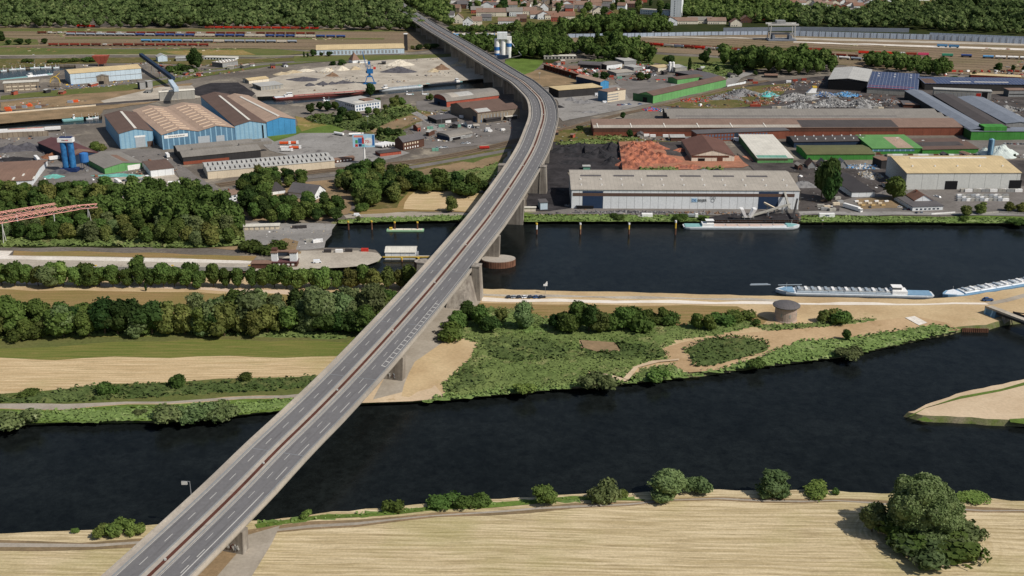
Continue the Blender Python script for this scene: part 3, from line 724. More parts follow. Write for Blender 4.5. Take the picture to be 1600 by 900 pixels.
def trunk_mb(h, r, g, branches=4, spread=2.2):
    mb = MB(); mb.tube((0,0,-.4),(0,0,h*.35), r, r*.75, 7); mb.tube((0,0,h*.35),(.2,0,h*.7), r*.75, r*.3, 6)
    for i in range(branches):
        a = i*6.28/branches+g.uniform(-.4,.4); mb.tube((0,0,h*(.22+.06*i)), (math.cos(a)*spread, math.sin(a)*spread, h*(.45+.07*i)), r*.42, r*.15, 5)
    return mb
PT = {}
KN = {'round':('broadleaf_tree','leaf_green','tree'), 'dark':('broadleaf_tree','leaf_dark','tree'), 'willow':('willow_tree','leaf_willow','tree'),
      'tall':('poplar_tree','leaf_dark','tree'), 'bush':('riverside_shrub','leaf_fresh','shrub'), 'olive':('broadleaf_tree','leaf_olive','tree'), 'fresh':('broadleaf_tree','leaf_fresh','tree'),
      'wbush':('willow_shrub','leaf_willow','shrub'), 'dbush':('shrub','leaf_green','shrub')}
class _H: pass
CROWNS = {}
def crown_for(kind, v):
    """shared mesh pair of a tree kind, 10 m tall (shrubs 3.2 m)"""
    if (kind, v) in CROWNS: return CROWNS[kind, v]
    g = random.Random(hash((len(kind), ord(kind[0]), v)) & 0xffff)
    sd = 100 + v*7 + ord(kind[0])*3 + len(kind)
    if kind == 'tall': L = lobes_tall(g, 2.0, 10.0); lv = 900; lf = .34
    elif 'bush' in kind: L = lobes_bush(g); lv = 800; lf = .24
    elif kind == 'willow': L = lobes_round(g, 14, 4.4, 10.0, .04); lv = 2100; lf = .3
    else: L = lobes_round(g, 10, 4.4, 10.0); lv = 1500; lf = .36
    V, Q, T = crown_np(L, lv, lf, sd, 2 if 'bush' not in kind else 1)
    cm = np_mesh('crown', V, Q, T, [MM[KN[kind][1]]]); tm = trunk_mb(10 if 'bush' not in kind else 3, .28 if 'bush' not in kind else .12, g).mesh('trunk', MM['bark'])
    CROWNS[kind, v] = (cm, tm); return cm, tm
NV = {'round':5, 'dark':4, 'willow':4, 'tall':2, 'bush':3, 'olive':3, 'fresh':2, 'wbush':2, 'dbush':3}
NTREE = [0]
def tree(kind, p, h, wide=1.0, label=None, group=None, v=None, sy=None):
    v = rng.randrange(NV[kind]) if v is None else v
    cm, tm = crown_for(kind, v); base = 3.2 if 'bush' in kind else 10.0
    s = h/base; o = thing(KN[kind][0], label, KN[kind][2], (p[0], p[1], p[2] if len(p) > 2 else 0), rng.uniform(0,6.28), group)
    o.scale = (s*wide, s*(sy or wide), s)
    link('trunk', tm, o); link('crown', cm, o); NTREE[0] += 1; return o
def px_h(y, hp):   # height in metres of hp photo pixels at ground row y
    return hgt(800, y, y-hp)
SIZEW = ['small','low','medium','broad','tall','full']
def rowlabel(i, n, desc):
    return f'{nth(i+1)} {desc}'
def row(kinds, pts, desc, group, zb=0.0):
    """pts: (x, y base, height px, width factor, kind or None)"""
    pts = sorted(pts, key=lambda q: q[0])
    for i, q in enumerate(pts):
        k = q[4] if len(q) > 4 and q[4] else rng.choice(kinds); g = G(q[0], q[1], zb)
        tree(k, (g.x, g.y, zb), px_h(q[1], q[2]), q[3] if len(q) > 3 else 1.0, rowlabel(i, len(pts), desc), group)
def auto(x0, x1, ya, yb, n, hp, wide, jx=6, jy=3, jh=.2, kinds=None):
    out = []
    for i in range(n):
        f = (i+.5)/n; x = x0+(x1-x0)*f; out.append((x+rng.uniform(-jx,jx), ya+(yb-ya)*f+rng.uniform(-jy,jy), hp*rng.uniform(1-jh,1+jh), wide*rng.uniform(.88,1.15), rng.choice(kinds) if kinds else None))
    return out
def inpoly(x, y, P):
    c = False; n = len(P)
    for i in range(n):
        (x1,y1),(x2,y2) = P[i], P[(i+1)%n]
        if (y1 > y) != (y2 > y) and x < (x2-x1)*(y-y1)/(y2-y1)+x1: c = not c
    return c
def scatter(poly, sp, tries=4000, seed=3):
    """photo-pixel polygon -> well spread world points"""
    P = [tuple(G(x,y).xy) for x,y in poly]; xs = [q[0] for q in P]; ys = [q[1] for q in P]; g = random.Random(seed); out = []
    cell = {}
    for _ in range(tries):
        x, y = g.uniform(min(xs),max(xs)), g.uniform(min(ys),max(ys))
        if not inpoly(x,y,P): continue
        cx, cy = int(x//sp), int(y//sp); ok = True
        for a in (-1,0,1):
            for b_ in (-1,0,1):
                for q in cell.get((cx+a,cy+b_),[]):
                    if (q[0]-x)**2+(q[1]-y)**2 < sp*sp: ok = False
        if ok: cell.setdefault((cx,cy),[]).append((x,y)); out.append((x,y))
    return out
def grove(poly, sp, kinds, hm, desc, group, seed=3, wide=1.0, tries=3000):
    pts = sorted(scatter(poly, sp, tries, seed), key=lambda q: q[0]/max(q[1],1))
    for i, (x, y) in enumerate(pts):
        tree(rng.choice(kinds), (x,y,0), hm*rng.uniform(.78,1.2), wide*rng.uniform(.9,1.15), rowlabel(i, len(pts), desc), group)
    return len(pts)
def mass(name, poly_or_pts, sp, hm, m, label, seed=5, leaves=70, leaf=1.5, tries=60000, cat='wood', vary=.2):
    """a wood nobody could count, as one object: many crowns merged"""
    pts = scatter(poly_or_pts, sp, tries, seed)
    g = random.Random(seed); var = []
    for v in range(6):
        L = [(g.uniform(-.28,.28)*sp, g.uniform(-.28,.28)*sp, hm*g.uniform(.55,.8), sp*g.uniform(.26,.44), sp*g.uniform(.26,.44), hm*g.uniform(.16,.28)) for _ in range(4)] + [(0,0,hm*.5,sp*.5,sp*.5,hm*.42)]
        var.append(crown_np(L, leaves, leaf, seed*9+v, 1))
    V=[];Q=[];T=[];n=0
    for i,(x,y) in enumerate(pts):
        v,q,t = var[g.randrange(6)]; a = g.uniform(0,6.28); s = g.uniform(1-vary,1+vary)*(1+.3*math.sin(x*.021+seed)*math.sin(y*.017+x*.006)); ca, sa = math.cos(a)*s, math.sin(a)*s
        w_ = np.stack([v[:,0]*ca-v[:,1]*sa+x, v[:,0]*sa+v[:,1]*ca+y, v[:,2]*s*g.uniform(.9,1.1)],1)
        V.append(w_); Q.append(q+n); T.append(t+n); n += len(v)
    o = link(name, np_mesh(name, np.concatenate(V), np.concatenate(Q), np.concatenate(T), [m])); tag(o, label, cat, None, 'stuff'); return len(pts)
def massmat(name, a, b_, c3):
    return mat(name, a, b_, s1=.035, s2=.5, amt=.4, rough=.8, spec=.08, world=True, c3=c3, s3=.07, t3=.54)
massmat('wood_green', (108,124,76), (62,78,44), (138,148,96)); massmat('wood_bright', (114,132,74), (74,92,48), (144,154,94))
massmat('leaf_mass', (96,116,62), (68,86,44), (122,136,78)); massmat('brush_green', (112,124,74), (88,104,58), (134,134,90)); massmat('brush_bright', (118,136,80), (94,114,62), (138,150,98)); massmat('brush_dark', (88,100,60), (68,82,46), (108,112,70))
HOLES = [[(905,532),(960,536),(970,549),(930,551),(908,545)],[(975,592),(983,594),(1000,577),(1030,571),(1062,568),(1062,562),(1020,564),(995,571)],[(918,580),(940,585),(962,590),(984,593),(978,597),(950,593),(918,585)],[(1058,576),(1048,560),(1062,548),(1075,556),(1082,572),(1100,582),(1080,585)]]
def brush(name, poly, hm, m, label, dens=.35, leaf=.55, seed=1, cat='undergrowth'):
    """low tangled ground cover: humped sheet plus leaf clumps, one object"""
    HW = [[tuple(G(x,y).xy) for x,y in h_] for h_ in HOLES]
    P = [tuple(G(x,y).xy) for x,y in poly]; xs = [q[0] for q in P]; ys = [q[1] for q in P]; g = np.random.default_rng(seed)
    inside = lambda x, y: inpoly(x, y, P) and not any(inpoly(x, y, h_) for h_ in HW)
    st = 2.2; gx = np.arange(min(xs), max(xs)+st, st); gy = np.arange(min(ys), max(ys)+st, st)
    Z = {}
    def hh(x, y): return hm*(.55+.25*math.sin(x*.21+seed)*math.sin(y*.27+1.3*seed)+.2*math.sin(x*.63+y*.51)+.12*math.sin(x*1.3-y*1.7+seed))
    V=[];Q=[];idx={}
    def vid(i,j):
        if (i,j) in idx: return idx[i,j]
        x, y = gx[i], gy[j]
        edge = all(inside(x+a, y+b_) for a,b_ in ((2.5,0),(-2.5,0),(0,2.5),(0,-2.5)))
        V.append((x+g.uniform(-.7,.7), y+g.uniform(-.7,.7), (hh(x,y)*g.uniform(.75,1.25)) if edge else .05)); idx[i,j] = len(V)-1; return idx[i,j]
    for i in range(len(gx)-1):
        for j in range(len(gy)-1):
            if inside(gx[i]+st/2, gy[j]+st/2): Q.append((vid(i,j),vid(i+1,j),vid(i+1,j+1),vid(i,j+1)))
    n = len(V); A = abs(area([Vector(q) for q in P])); m_ = int(A*dens); LV=[]; LQ=[]; k = n
    X = g.uniform(min(xs),max(xs),m_*4); Y = g.uniform(min(ys),max(ys),m_*4); c = 0
    for x, y in zip(X, Y):
        if c >= m_: break
        if not inside(x,y): continue
        c += 1; z = hh(x,y)*g.uniform(.7,1.35)+.1; nn = Vector((g.normal()*.6, g.normal()*.6, 1)).normalized(); a = nn.orthogonal().normalized(); a.rotate(Matrix.Rotation(g.uniform(0,6.28),3,nn)); b2 = nn.cross(a); s = leaf*g.uniform(.6,1.5); p = Vector((x,y,z))
        for u, w2 in ((-1,-.7),(.8,-1),(1,.8),(-.7,1)): LV.append(tuple(p+a*s*u+b2*s*w2))
        LQ.append((k,k+1,k+2,k+3)); k += 4
    if not V: return
    o = link(name, np_mesh(name, np.array(V+LV), np.array(Q+LQ), np.zeros((0,3),int), [m])); tag(o, label, cat, None, 'stuff')

for q_ in ('wood_green','wood_bright','leaf_mass'): thin(MM[q_], .3)
# far woods (nobody could count them)
mass('wood', [(-60,-6),(610,-8),(600,0),(640,28),(652,45),(655,50),(400,45),(0,44),(-60,44)], 15, 17, MM['wood_green'], 'wide dense green wood along the top left edge behind the freight yard', seed=4, leaves=60, leaf=1.7, vary=.36)
mass('wood', [(622,-6),(690,-8),(700,20),(705,40),(690,38),(660,22),(640,8)], 13, 15, MM['wood_bright'], 'bright green wood between the bridge road and the town', seed=6, leaves=70, leaf=1.6, vary=.34)
mass('wood', [(1060,-8),(1225,-8),(1235,10),(1245,30),(1240,40),(1130,34),(1065,26)], 14, 16, MM['wood_bright'], 'bright green wood right of the white tower block', seed=8, leaves=70, leaf=1.6, vary=.34)
mass('wood', [(1240,26),(1330,26),(1380,14),(1600,4),(1680,0),(1680,58),(1600,56),(1425,46),(1250,44)], 15, 17, MM['wood_green'], 'dark green wood behind the pale noise barrier, top right', seed=9, leaves=64, leaf=1.7, vary=.36)
mass('wood', [(1550,44),(1555,36),(1500,36),(1505,46)], 15, 5, MM['wood_bright'], 'light clearing scrub inside the top right wood', seed=10) if 0 else None
# island ground cover
brush('marsh', [(700,500),(740,480),(800,482),(870,500),(960,505),(1060,508),(1150,495),(1190,507),(1130,522),(1060,532),(1035,545),(1060,575),(1000,594),(900,603),(830,610),(700,622),(690,600),(735,560),(745,535),(700,525)], 1.3, MM['brush_green'], 'dense green marsh scrub covering the island right of the bridge', dens=.6, leaf=.42, seed=2)
brush('marsh', [(745,530),(800,528),(850,532),(900,545),(880,562),(800,568),(760,556)], 2.4, MM['brush_dark'], 'taller dark thicket hump in the left middle of the island marsh', dens=.4, leaf=.6, seed=31)
brush('marsh', [(905,540),(960,535),(1010,541),(1048,553),(1030,562),(960,566),(905,560)], 2.3, MM['brush_dark'], 'taller dark thicket hump right of centre in the island marsh', dens=.4, leaf=.6, seed=32)
brush('marsh', [(700,598),(735,570),(765,572),(770,596),(740,612),(700,616)], 2.0, MM['brush_dark'], 'dark thicket hump at the left foot of the island marsh', dens=.4, leaf=.6, seed=33)
brush('marsh', [(740,486),(800,488),(860,502),(900,510),(850,522),(780,524),(730,515)], 1.2, MM['brush_bright'], 'brighter weed patch behind the island trees, left', dens=.4, leaf=.6, seed=34)
patch('sand_track', [(905,532),(960,536),(970,549),(930,551),(908,545)], MM['soil'])
patch('sand_track', [(975,592),(983,594),(1000,575),(1030,568),(1060,564),(1060,561),(1020,565),(995,573)], MM['sand'])
patch('sand_track', [(922,583),(940,586),(962,590),(980,594),(978,597),(950,593),(920,587)], MM['sand'])
brush('marsh', [(1062,552),(1075,540),(1110,528),(1150,525),(1200,532),(1206,545),(1180,556),(1110,574),(1075,574)], 1.7, MM['brush_dark'], 'dark rounded thicket patch beside the sandy path on the island', dens=.5, leaf=.6, seed=3)
brush('marsh', [(1206,547),(1250,532),(1300,530),(1340,526),(1380,518),(1440,510),(1460,505),(1500,515),(1400,539),(1300,559),(1200,571),(1120,582),(1075,580),(1110,577),(1180,562)], 1.1, MM['brush_bright'], 'bright green bank strip at the right tip of the island shore', dens=.5, leaf=.6, seed=5)
brush('marsh', [(1170,508),(1280,505),(1370,497),(1368,501),(1290,512),(1200,518)], 1.3, MM['brush_green'], 'green strip of scrub just below the round brick tower', dens=.5, seed=6)
brush('marsh', [(685,618),(720,612),(830,600),(900,594),(1000,583),(1070,576),(1100,586),(1000,597),(830,612),(700,625),(660,629)], 1.0, MM['brush_bright'], 'bright reed strip along the island water edge, centre', dens=.6, seed=7)
brush('bank_scrub', [(-60,622),(60,616),(130,604),(190,602),(330,598),(420,592),(500,588),(495,604),(430,611),(300,618),(100,630),(-60,632)], 1.8, MM['brush_dark'], 'rough dark green hedge bank above the grey riverside path, left', dens=.45, leaf=.6, seed=8)
brush('bank_scrub', [(-60,650),(60,642),(200,636),(330,631),(470,622),(460,634),(430,642),(330,652),(200,658),(60,661),(-60,664)], .7, MM['brush_bright'], 'bright green grassy bank by the river, left of the bridge', dens=.5, seed=9)
brush('bank_scrub', [(400,815),(500,806),(620,797),(760,786),(900,778),(1000,775),(1000,778),(900,783),(760,790),(620,802),(500,812),(420,822)], .6, MM['brush_bright'], 'thin bright green verge on the south river bank', dens=.7, leaf=.4, seed=10)
brush('bank_scrub', [(820,338),(850,336),(1060,337),(1108,341),(1106,346),(1050,345.5),(820,345.5)], .9, MM['brush_bright'], 'green canal bank below the long white warehouse', dens=.5, seed=11)
brush('bank_scrub', [(1252,338),(1400,339),(1640,342),(1640,348.5),(1400,347.5),(1252,347.5)], .9, MM['brush_bright'], 'green canal bank right of the sheet pile quay', dens=.5, seed=12)
brush('bank_scrub', [(530,345),(560,341),(700,336),(735,336),(720,344),(620,346),(560,348),(530,349)], .8, MM['brush_bright'], 'green canal bank left of the bridge', dens=.5, seed=13)
brush('thicket', [(0,372),(160,368),(250,374),(380,362),(385,384),(300,388),(150,386),(0,386)], 2.2, MM['brush_green'], 'low green thicket between the wood and the lock quay', dens=.4, leaf=.8, seed=14)
brush('thicket', [(-60,508),(120,504),(300,508),(560,502),(600,496),(560,516),(540,530),(300,523),(120,526),(-60,532)], 1.2, MM['brush_green'], 'weedy green strip in front of the willows', dens=.35, leaf=.7, seed=15)

brush('scrub_cover', [(476,186),(500,178),(530,182),(560,186),(600,176),(640,172),(655,174),(620,186),(596,198),(572,208),(545,204),(518,196),(490,193)], 3.0, MM['brush_dark'], 'dense dark scrub belt below the white dock office', dens=.2, leaf=1.0, seed=16)
brush('scrub_cover', [(590,180),(612,166),(640,164),(650,170),(620,180)], 2.6, MM['brush_green'], 'yellow-green scrub mound right of the dock office', dens=.2, leaf=1.0, seed=17)
brush('scrub_cover', [(585,212),(600,204),(630,206),(640,216),(612,222),(590,220)], 4.5, MM['brush_dark'], 'dark rounded thicket behind the dark brick warehouse', dens=.2, leaf=1.0, seed=18)
brush('scrub_cover', [(268,108),(300,104),(312,112),(296,118),(272,116)], 3.0, MM['brush_dark'], 'dark garden scrub at the foot of the tall double tree', dens=.15, leaf=1.1, seed=19)
brush('scrub_cover', [(868,222),(930,218),(965,222),(965,226),(900,226),(870,228)], 1.6, MM['brush_green'], 'weedy strip behind the black coal yard', dens=.3, leaf=.8, seed=20)
brush('scrub_cover', [(925,212),(960,213),(1000,216),(1000,220),(940,220)], 1.8, MM['brush_green'], 'green scrub at the foot of the long brick hall, left', dens=.3, leaf=.8, seed=21)
brush('scrub_cover', [(998,263),(1060,262),(1060,268),(1000,269)], 1.8, MM['brush_green'], 'green scrub strip between clay heap and white warehouse', dens=.3, leaf=.8, seed=22)
brush('scrub_cover', [(1095,263),(1130,262),(1130,267),(1092,268)], 1.8, MM['brush_green'], 'green scrub strip in front of the brown hall yard', dens=.3, leaf=.8, seed=23)
brush('scrub_cover', [(640,276),(690,270),(750,262),(790,250),(780,275),(745,292),(690,290)], .8, MM['brush_green'], 'patchy rough grass left of the bridge bend', dens=.12, leaf=.9, seed=24)
brush('scrub_cover', [(1060,104),(1130,96),(1150,112),(1140,124),(1100,118)], 1.2, MM['brush_green'], 'rough grass and bushes before the tree belt, upper right', dens=.06, leaf=1.4, seed=25)
brush('scrub_cover', [(885,100),(960,88),(1020,96),(1022,102),(960,98),(905,98)], 2.0, MM['brush_dark'], 'undergrowth below the thicket behind the workshops', dens=.06, leaf=1.4, seed=26)
# south bank shrubs and the big tree
row(['bush'], [(118,833,7,.8),(163,836,13,1.3,'bush'),(190,834,20,1.1,'bush'),(212,832,12,1.4,'bush'),(478,808,10,.9,'bush'),(615,797,15,1.2,'dbush'),(695,793,13,2.0,'dbush'),(738,790,14,2.0,'dbush'),(851,786,29,1.4,'fresh'),(943,780,24,1.0,'wbush'),(970,776,9,1.2),(1044,776,40,1.75,'willow'),(1087,771,18,1.3,'wbush'),(1206,774,39,1.5,'willow'),(1273,770,13,1.8,'bush'),(1304,772,9,.8),(1520,782,8,3.0)], 'shrub or tree from the left along the south river bank', 'shrubs along the south river bank')
g = random.Random(5); L = []
for i in range(34):
    a = g.uniform(0,6.28); rr = math.sqrt(g.uniform(0,1))*10.5; z = g.uniform(4,24)*(1-.25*(rr/11)**2); s = g.uniform(2.6,4.6)
    L.append((math.cos(a)*rr, math.sin(a)*rr*.9, z, s, s, s*g.uniform(.9,1.3)))
L += [(0,0,12,9.5,9,10),(5,1,10,8,8,8),(-4,0,10,7,7,8)]
V,Q,T = crown_np(L, 34000, .34, 77, 3, (.85,1.08))
p = G(1434,838); o = thing('willow_tree', 'very large rounded grey-green willow standing alone in the stubble field', 'tree', (p.x,p.y,0))
link('crown', np_mesh('crown', V,Q,T, [MM['leaf_willow']]), o); trunk_mb(16,.9,g,5,5).build('trunk', MM['bark'], o); o.scale = (1.13,.98,.95)
for x,y,h,wd,k,lb in ((1362,830,46,1.0,'willow','smaller round bush-like willow on the left flank of the big lone willow'),(1405,850,30,1.5,'dbush','dark shrub in front of the big lone willow, left side'),(1478,853,28,2.2,'dbush','broad green shrub spreading at the right foot of the big lone willow'),(1446,868,26,1.8,'wbush','pale low shrub at the front foot of the big lone willow'),(1502,848,24,1.6,'wbush','grey-green shrub at the far right edge of the big lone willow')):
    q = G(x,y); tree(k, (q.x,q.y,0), px_h(y,h), wd, lb, 'shrubs around the lone willow')
# island left: river edge shrubs, willow row, canal row
row(['wbush'], [(22,663,20,1.6,'wbush'),(255,659,20,1.3,'wbush'),(292,656,15,1.5,'wbush'),(320,653,18,1.5,'wbush'),(345,651,17,1.5,'wbush'),(218,646,6,1.6)], 'grey-green shrub from the left on the river edge left of the bridge', 'shrubs on the left river edge')
row(['dbush'], [(170,616,17,1.0,'dbush'),(278,604,16,.9,'dbush'),(45,618,8,2.0),(380,594,10,1.4)], 'small dark shrub from the left above the grey riverside path', 'shrubs on the path hedge')
pts = auto(-10,590,526,520,27,46,1.0,jx=9,jy=5,jh=.32,kinds=['round','willow','round','olive','dark']) + auto(300,610,520,506,13,56,1.0,jx=9,jy=6,jh=.3,kinds=['willow','willow','willow','round']) + auto(330,600,500,494,9,44,1.05,jx=8,jy=3,kinds=['willow','dark']) + [(100,526,48,1.1,'willow'),(18,512,40,1.2,'round'),(40,530,22,1.2,'dbush'),(64,528,18,1.3,'dbush'),(222,524,22,1.5,'fresh'),(285,520,30,1.3,'olive'),(308,500,42,.95,'willow')] + auto(-10,260,508,504,9,34,1.1,kinds=['round','dark'])
row(['round'], pts, 'tree from the left in the broad willow belt across the island', 'willow belt on the island')
pts = auto(-8,655,447,452,34,36,.85,jx=3,jy=1.5,jh=.14,kinds=['round','round','round','fresh','olive']) + [(77,449,35,1.3,'willow'),(217,440,40,.9,'round'),(228,455,13,.6,'tall'),(135,444,40,.9,'round'),(300,440,36,.9,'round')]
row(['round'], pts, 'tree from the left in the clipped row beside the canal path', 'tree row along the canal')
row(['round'], [(610,482,34,1.2,'round'),(585,478,36,1.2,'round'),(560,492,30,1.2,'willow')], 'leafy tree touching the bridge at the end of the willow belt', 'trees hugging the bridge')
# island right
row(['round'], [(702,528,20,1.4,'dbush'),(716,512,28,1.2,'fresh'),(733,500,30,1.1,'dark'),(750,512,34,1.1,'round'),(768,520,28,1.2,'dark'),(782,505,24,1.1,'olive'),(817,515,44,.95,'willow'),(870,516,26,1.2,'dark'),(884,520,38,1.1,'round'),(903,516,46,.95,'round'),(920,519,44,.9,'dark'),(938,520,36,1.1,'olive'),(955,518,34,1.0,'round'),(975,516,38,1.0,'round'),(992,514,28,1.2,'dbush'),(1018,503,16,1.4,'dbush'),(1037,504,24,1.0,'round'),(1052,508,16,1.2,'dbush'),(1088,515,28,.9,'round'),(1106,516,26,1.1,'round'),(1130,505,14,1.8,'dbush'),(1155,503,14,1.8,'dbush'),(1286,503,22,1.1,'olive'),(1300,502,21,1.1,'olive'),(1309,503,18,1.2,'dbush'),(1322,531,17,1.0,'round'),(1182,507,8,1.2,'dbush'),(830,560,6,1.5),(1000,555,5,1.5)], 'tree or bush from the left on the island right of the bridge', 'trees on the island right')
row(['wbush'], [(822,616,16,1.2,'bush'),(935,607,22,1.2,'wbush'),(1030,594,15,1.4,'bush'),(1183,574,13,1.3,'bush'),(1325,556,13,1.8,'wbush'),(958,600,6,.8,'dbush')], 'rounded shrub from the left at the island shore right of the bridge', 'shore shrubs right of the bridge')
# lock wood, house trees
n1 = grove([(-30,360),(140,352),(260,356),(330,362),(378,372),(380,384),(320,386),(150,378),(0,376),(-30,380)], 9.5, ['round','round','olive','willow'], 13, 'tree from the left at the front edge of the wood above the lock', 'wood above the lock, front', 21)
mass('wood', [(-30,330),(150,336),(250,322),(340,336),(378,346),(380,366),(260,354),(140,350),(-30,356)], 9, 15, MM['leaf_mass'], 'dark leafy wood above the lock, its middle and back part', seed=22, leaves=260, leaf=.8, vary=.25)
mass('wood', [(175,322),(205,304),(300,306),(345,330),(345,338),(250,322),(190,334)], 9, 16, MM['leaf_mass'], 'dark leafy wood behind, beside the parking lot of white tankers', seed=23, leaves=260, leaf=.8, vary=.25)
n4 = grove([(-30,318),(0,305),(60,308),(110,306),(168,306),(172,318),(100,322),(-30,326)], 10.5, ['round','round','olive'], 15, 'tree from the left in the belt behind the salmon pipe bridge', 'belt behind the pipe bridge', 24)
n5 = grove([(385,292),(415,300),(420,322),(400,345),(385,335),(378,310)], 9, ['round','dark'], 15, 'tree from the left between the white row house and the gardens', 'trees by the row house', 25)
n6 = grove([(405,330),(440,322),(500,326),(530,332),(532,346),(480,352),(420,350)], 9.5, ['round','round','dark'], 13, 'tree from the left in front of the dark-roofed houses', 'trees in front of the houses', 26)
n7 = grove([(395,282),(440,276),(478,284),(475,296),(420,300),(395,296)], 9, ['round','dark','olive'], 12, 'tree from the left behind the dark-roofed houses', 'trees behind the houses', 27)
n8 = grove([(528,284),(560,274),(600,276),(650,286),(690,292),(690,300),(640,300),(620,316),(580,326),(560,320),(560,304),(530,300)], 9.5, ['round','dark','round','olive'], 15, 'tree from the left in the copse left of the bridge bend', 'copse left of the bridge bend', 28)
row(['round'], [(716,302,36,.8,'dark'),(728,306,24,1.0,'dbush'),(740,304,34,.95,'round'),(755,302,22,1.0,'dark'),(706,331,28,.9,'olive'),(668,298,16,1.4,'dbush'),(694,296,16,1.4,'dbush'),(332,272,12,.7,'round'),(565,330,12,1.0,'dbush'),(395,392,14,1.6,'dbush'),(425,393,14,2.0,'dbush'),(560,346,8,1.0)], 'single tree or bush from the left on the north bank left of the bridge', 'single trees left of the bridge')
row(['round'], [(150,240,20,1.1,'round'),(160,238,15,1.2,'olive'),(308,108,34,.8,'dark'),(300,104,24,.9,'dark'),(290,112,12,1.6,'dark'),(275,112,12,1.4,'dbush'),(2,64,16,1.2,'dark'),(30,70,11,1.5,'dark'),(45,70,10,1.4,'dark'),(70,69,10,1.5,'dark'),(14,70,9,1.4,'dark'),(84,98,5,2.2,'dbush'),(110,97,6,2.6,'dbush'),(140,96,7,2.2,'dbush'),(40,98,6,2,'dbush'),(490,88,11,1.3,'dark'),(502,88,7,1.2,'dark'),(515,88,9,1.4,'dark'),(535,102,9,2.2,'dark'),(520,102,7,1.8,'dark'),(475,90,10,.7,'tall'),(481,90,8,.7,'dark'),(655,78,9,2,'dark'),(668,77,9,2,'dark'),(680,76,9,2,'dark'),(645,77,6,1.5,'olive')], 'tree or bush from the left around the western sheds and yards', 'trees of the western harbour')
row(['round'], [(579,152,24,.85,'dark'),(590,160,9,1.4,'round'),(486,178,18,1.1,'dark'),(500,172,14,1.2,'dark'),(512,174,17,1.2,'dark'),(524,172,14,1.2,'round'),(496,186,8,1.5,'round'),(535,184,20,1.0,'dark'),(548,190,20,1.1,'dark'),(530,194,16,1.2,'dark'),(560,188,14,1.1,'fresh'),(575,180,13,1.1,'round'),(588,180,12,1.3,'round'),(602,172,10,1.2,'round'),(616,168,18,1.2,'olive'),(628,166,14,1.2,'fresh'),(570,204,14,1.4,'dark'),(580,204,12,1.4,'dark'),(597,214,16,1.3,'dark'),(608,216,18,1.3,'dark'),(622,214,14,1.3,'dark'),(674,158,12,.9,'round'),(668,156,8,1,'round'),(620,158,11,1.0,'olive')], 'tree or bush from the left round the white office on the dock', 'trees round the dock office')
# eastern trees
row(['dark'], [(1291,314,76,.55,'dark'),(1298,316,60,.6,'dark'),(1283,310,60,.55,'dark'),(1399,312,42,1.05,'round'),(1509,338,18,1.3,'olive'),(1531,334,20,1.2,'olive'),(1576,331,17,1.3,'olive'),(1594,331,16,1.3,'olive'),(1506,345,7,1.2,'dbush'),(1062,344,9,1.4,'dbush'),(968,341,7,2.0,'dbush'),(1097,344,6,1.3,'dbush'),(984,216,14,1.1,'dark'),(905,204,9,1.6,'dark'),(973,186,12,1.0,'dark'),(1588,350,8,2,'dbush'),(842,222,8,1,'dbush'),(1585,246,6,1,'dark')], 'tree or bush from the left among the quayside works right of the bridge', 'trees of the eastern works')
row(['dark'], [(933,84,38,.65,'tall'),(938,84,30,.9,'round'),(1045,102,18,1.2,'dark'),(1077,113,24,.6,'tall'),(1153,120,20,1.2,'dark'),(1100,100,22,1.1,'dark'),(1108,84,10,.8,'dark'),(1120,112,10,1.2,'dark'),(1362,103,11,1.6,'dark'),(1559,110,13,1.2,'dark'),(1583,110,9,1,'dark'),(1470,128,8,2.5,'dark'),(1490,126,8,2.2,'dark'),(1520,122,10,1.4,'dark'),(945,124,13,1.6,'dark'),(930,122,9,1.6,'dark'),(915,118,8,1.6,'dark'),(1000,126,14,1.4,'dark'),(1012,125,11,1.4,'dark'),(1180,118,8,1.3,'dark'),(1165,106,16,1.2,'dark'),(1600,112,10,1.3,'dark')], 'single tree from the left around the freight lines east of the bridge', 'single trees east of the bridge')
mass('wood', [(806,92),(800,74),(830,66),(880,62),(890,70),(900,88),(850,94)], 10, 20, MM['leaf_mass'], 'clump of dark trees between the white silos and the red rack', seed=31, leaves=150, leaf=1.3, vary=.3)
mass('wood', [(905,78),(960,76),(1010,86),(1022,100),(980,98),(930,92),(905,88)], 11, 19, MM['leaf_mass'], 'dark thicket behind the small white workshops', seed=32, leaves=150, leaf=1.3, vary=.3)
mass('wood', [(1130,104),(1165,92),(1250,98),(1300,104),(1300,116),(1250,118),(1200,116),(1170,112)], 12, 20, MM['leaf_mass'], 'belt of dark trees behind the scrap yard', seed=33, leaves=150, leaf=1.3, vary=.3)
mass('wood', [(1352,100),(1400,96),(1450,104),(1490,116),(1460,122),(1400,112),(1355,106)], 11, 16, MM['leaf_mass'], 'trees behind the grey open hall and the solar roofs', seed=34, leaves=150, leaf=1.3, vary=.3)
mass('wood', [(715,66),(740,62),(790,72),(785,86),(755,84)], 10, 14, MM['leaf_mass'], 'bushes beside the bridge opposite the white silos', seed=35, leaves=150, leaf=1.3, vary=.3)
mass('wood', [(800,50),(880,47),(960,43),(1040,46),(1050,53),(960,55),(880,55),(800,54)], 13, 19, MM['leaf_mass'], 'deep green tree belt behind the pale barrier wall, centre', seed=36, leaves=150, leaf=1.3, vary=.3)
mass('wood', [(700,48),(760,48),(800,46),(800,51),(740,52),(708,51)], 11, 11, MM['leaf_mass'], 'trees in front of the town houses at the top', seed=37, leaves=150, leaf=1.3, vary=.3)
grove([(690,6),(760,4),(900,6),(1000,4),(1050,18),(1040,34),(960,30),(900,26),(800,22),(700,26)], 46, ['round','fresh','dark','tall'], 19, 'tree from the left between the town houses at the top', 'trees of the town', 38, tries=600)
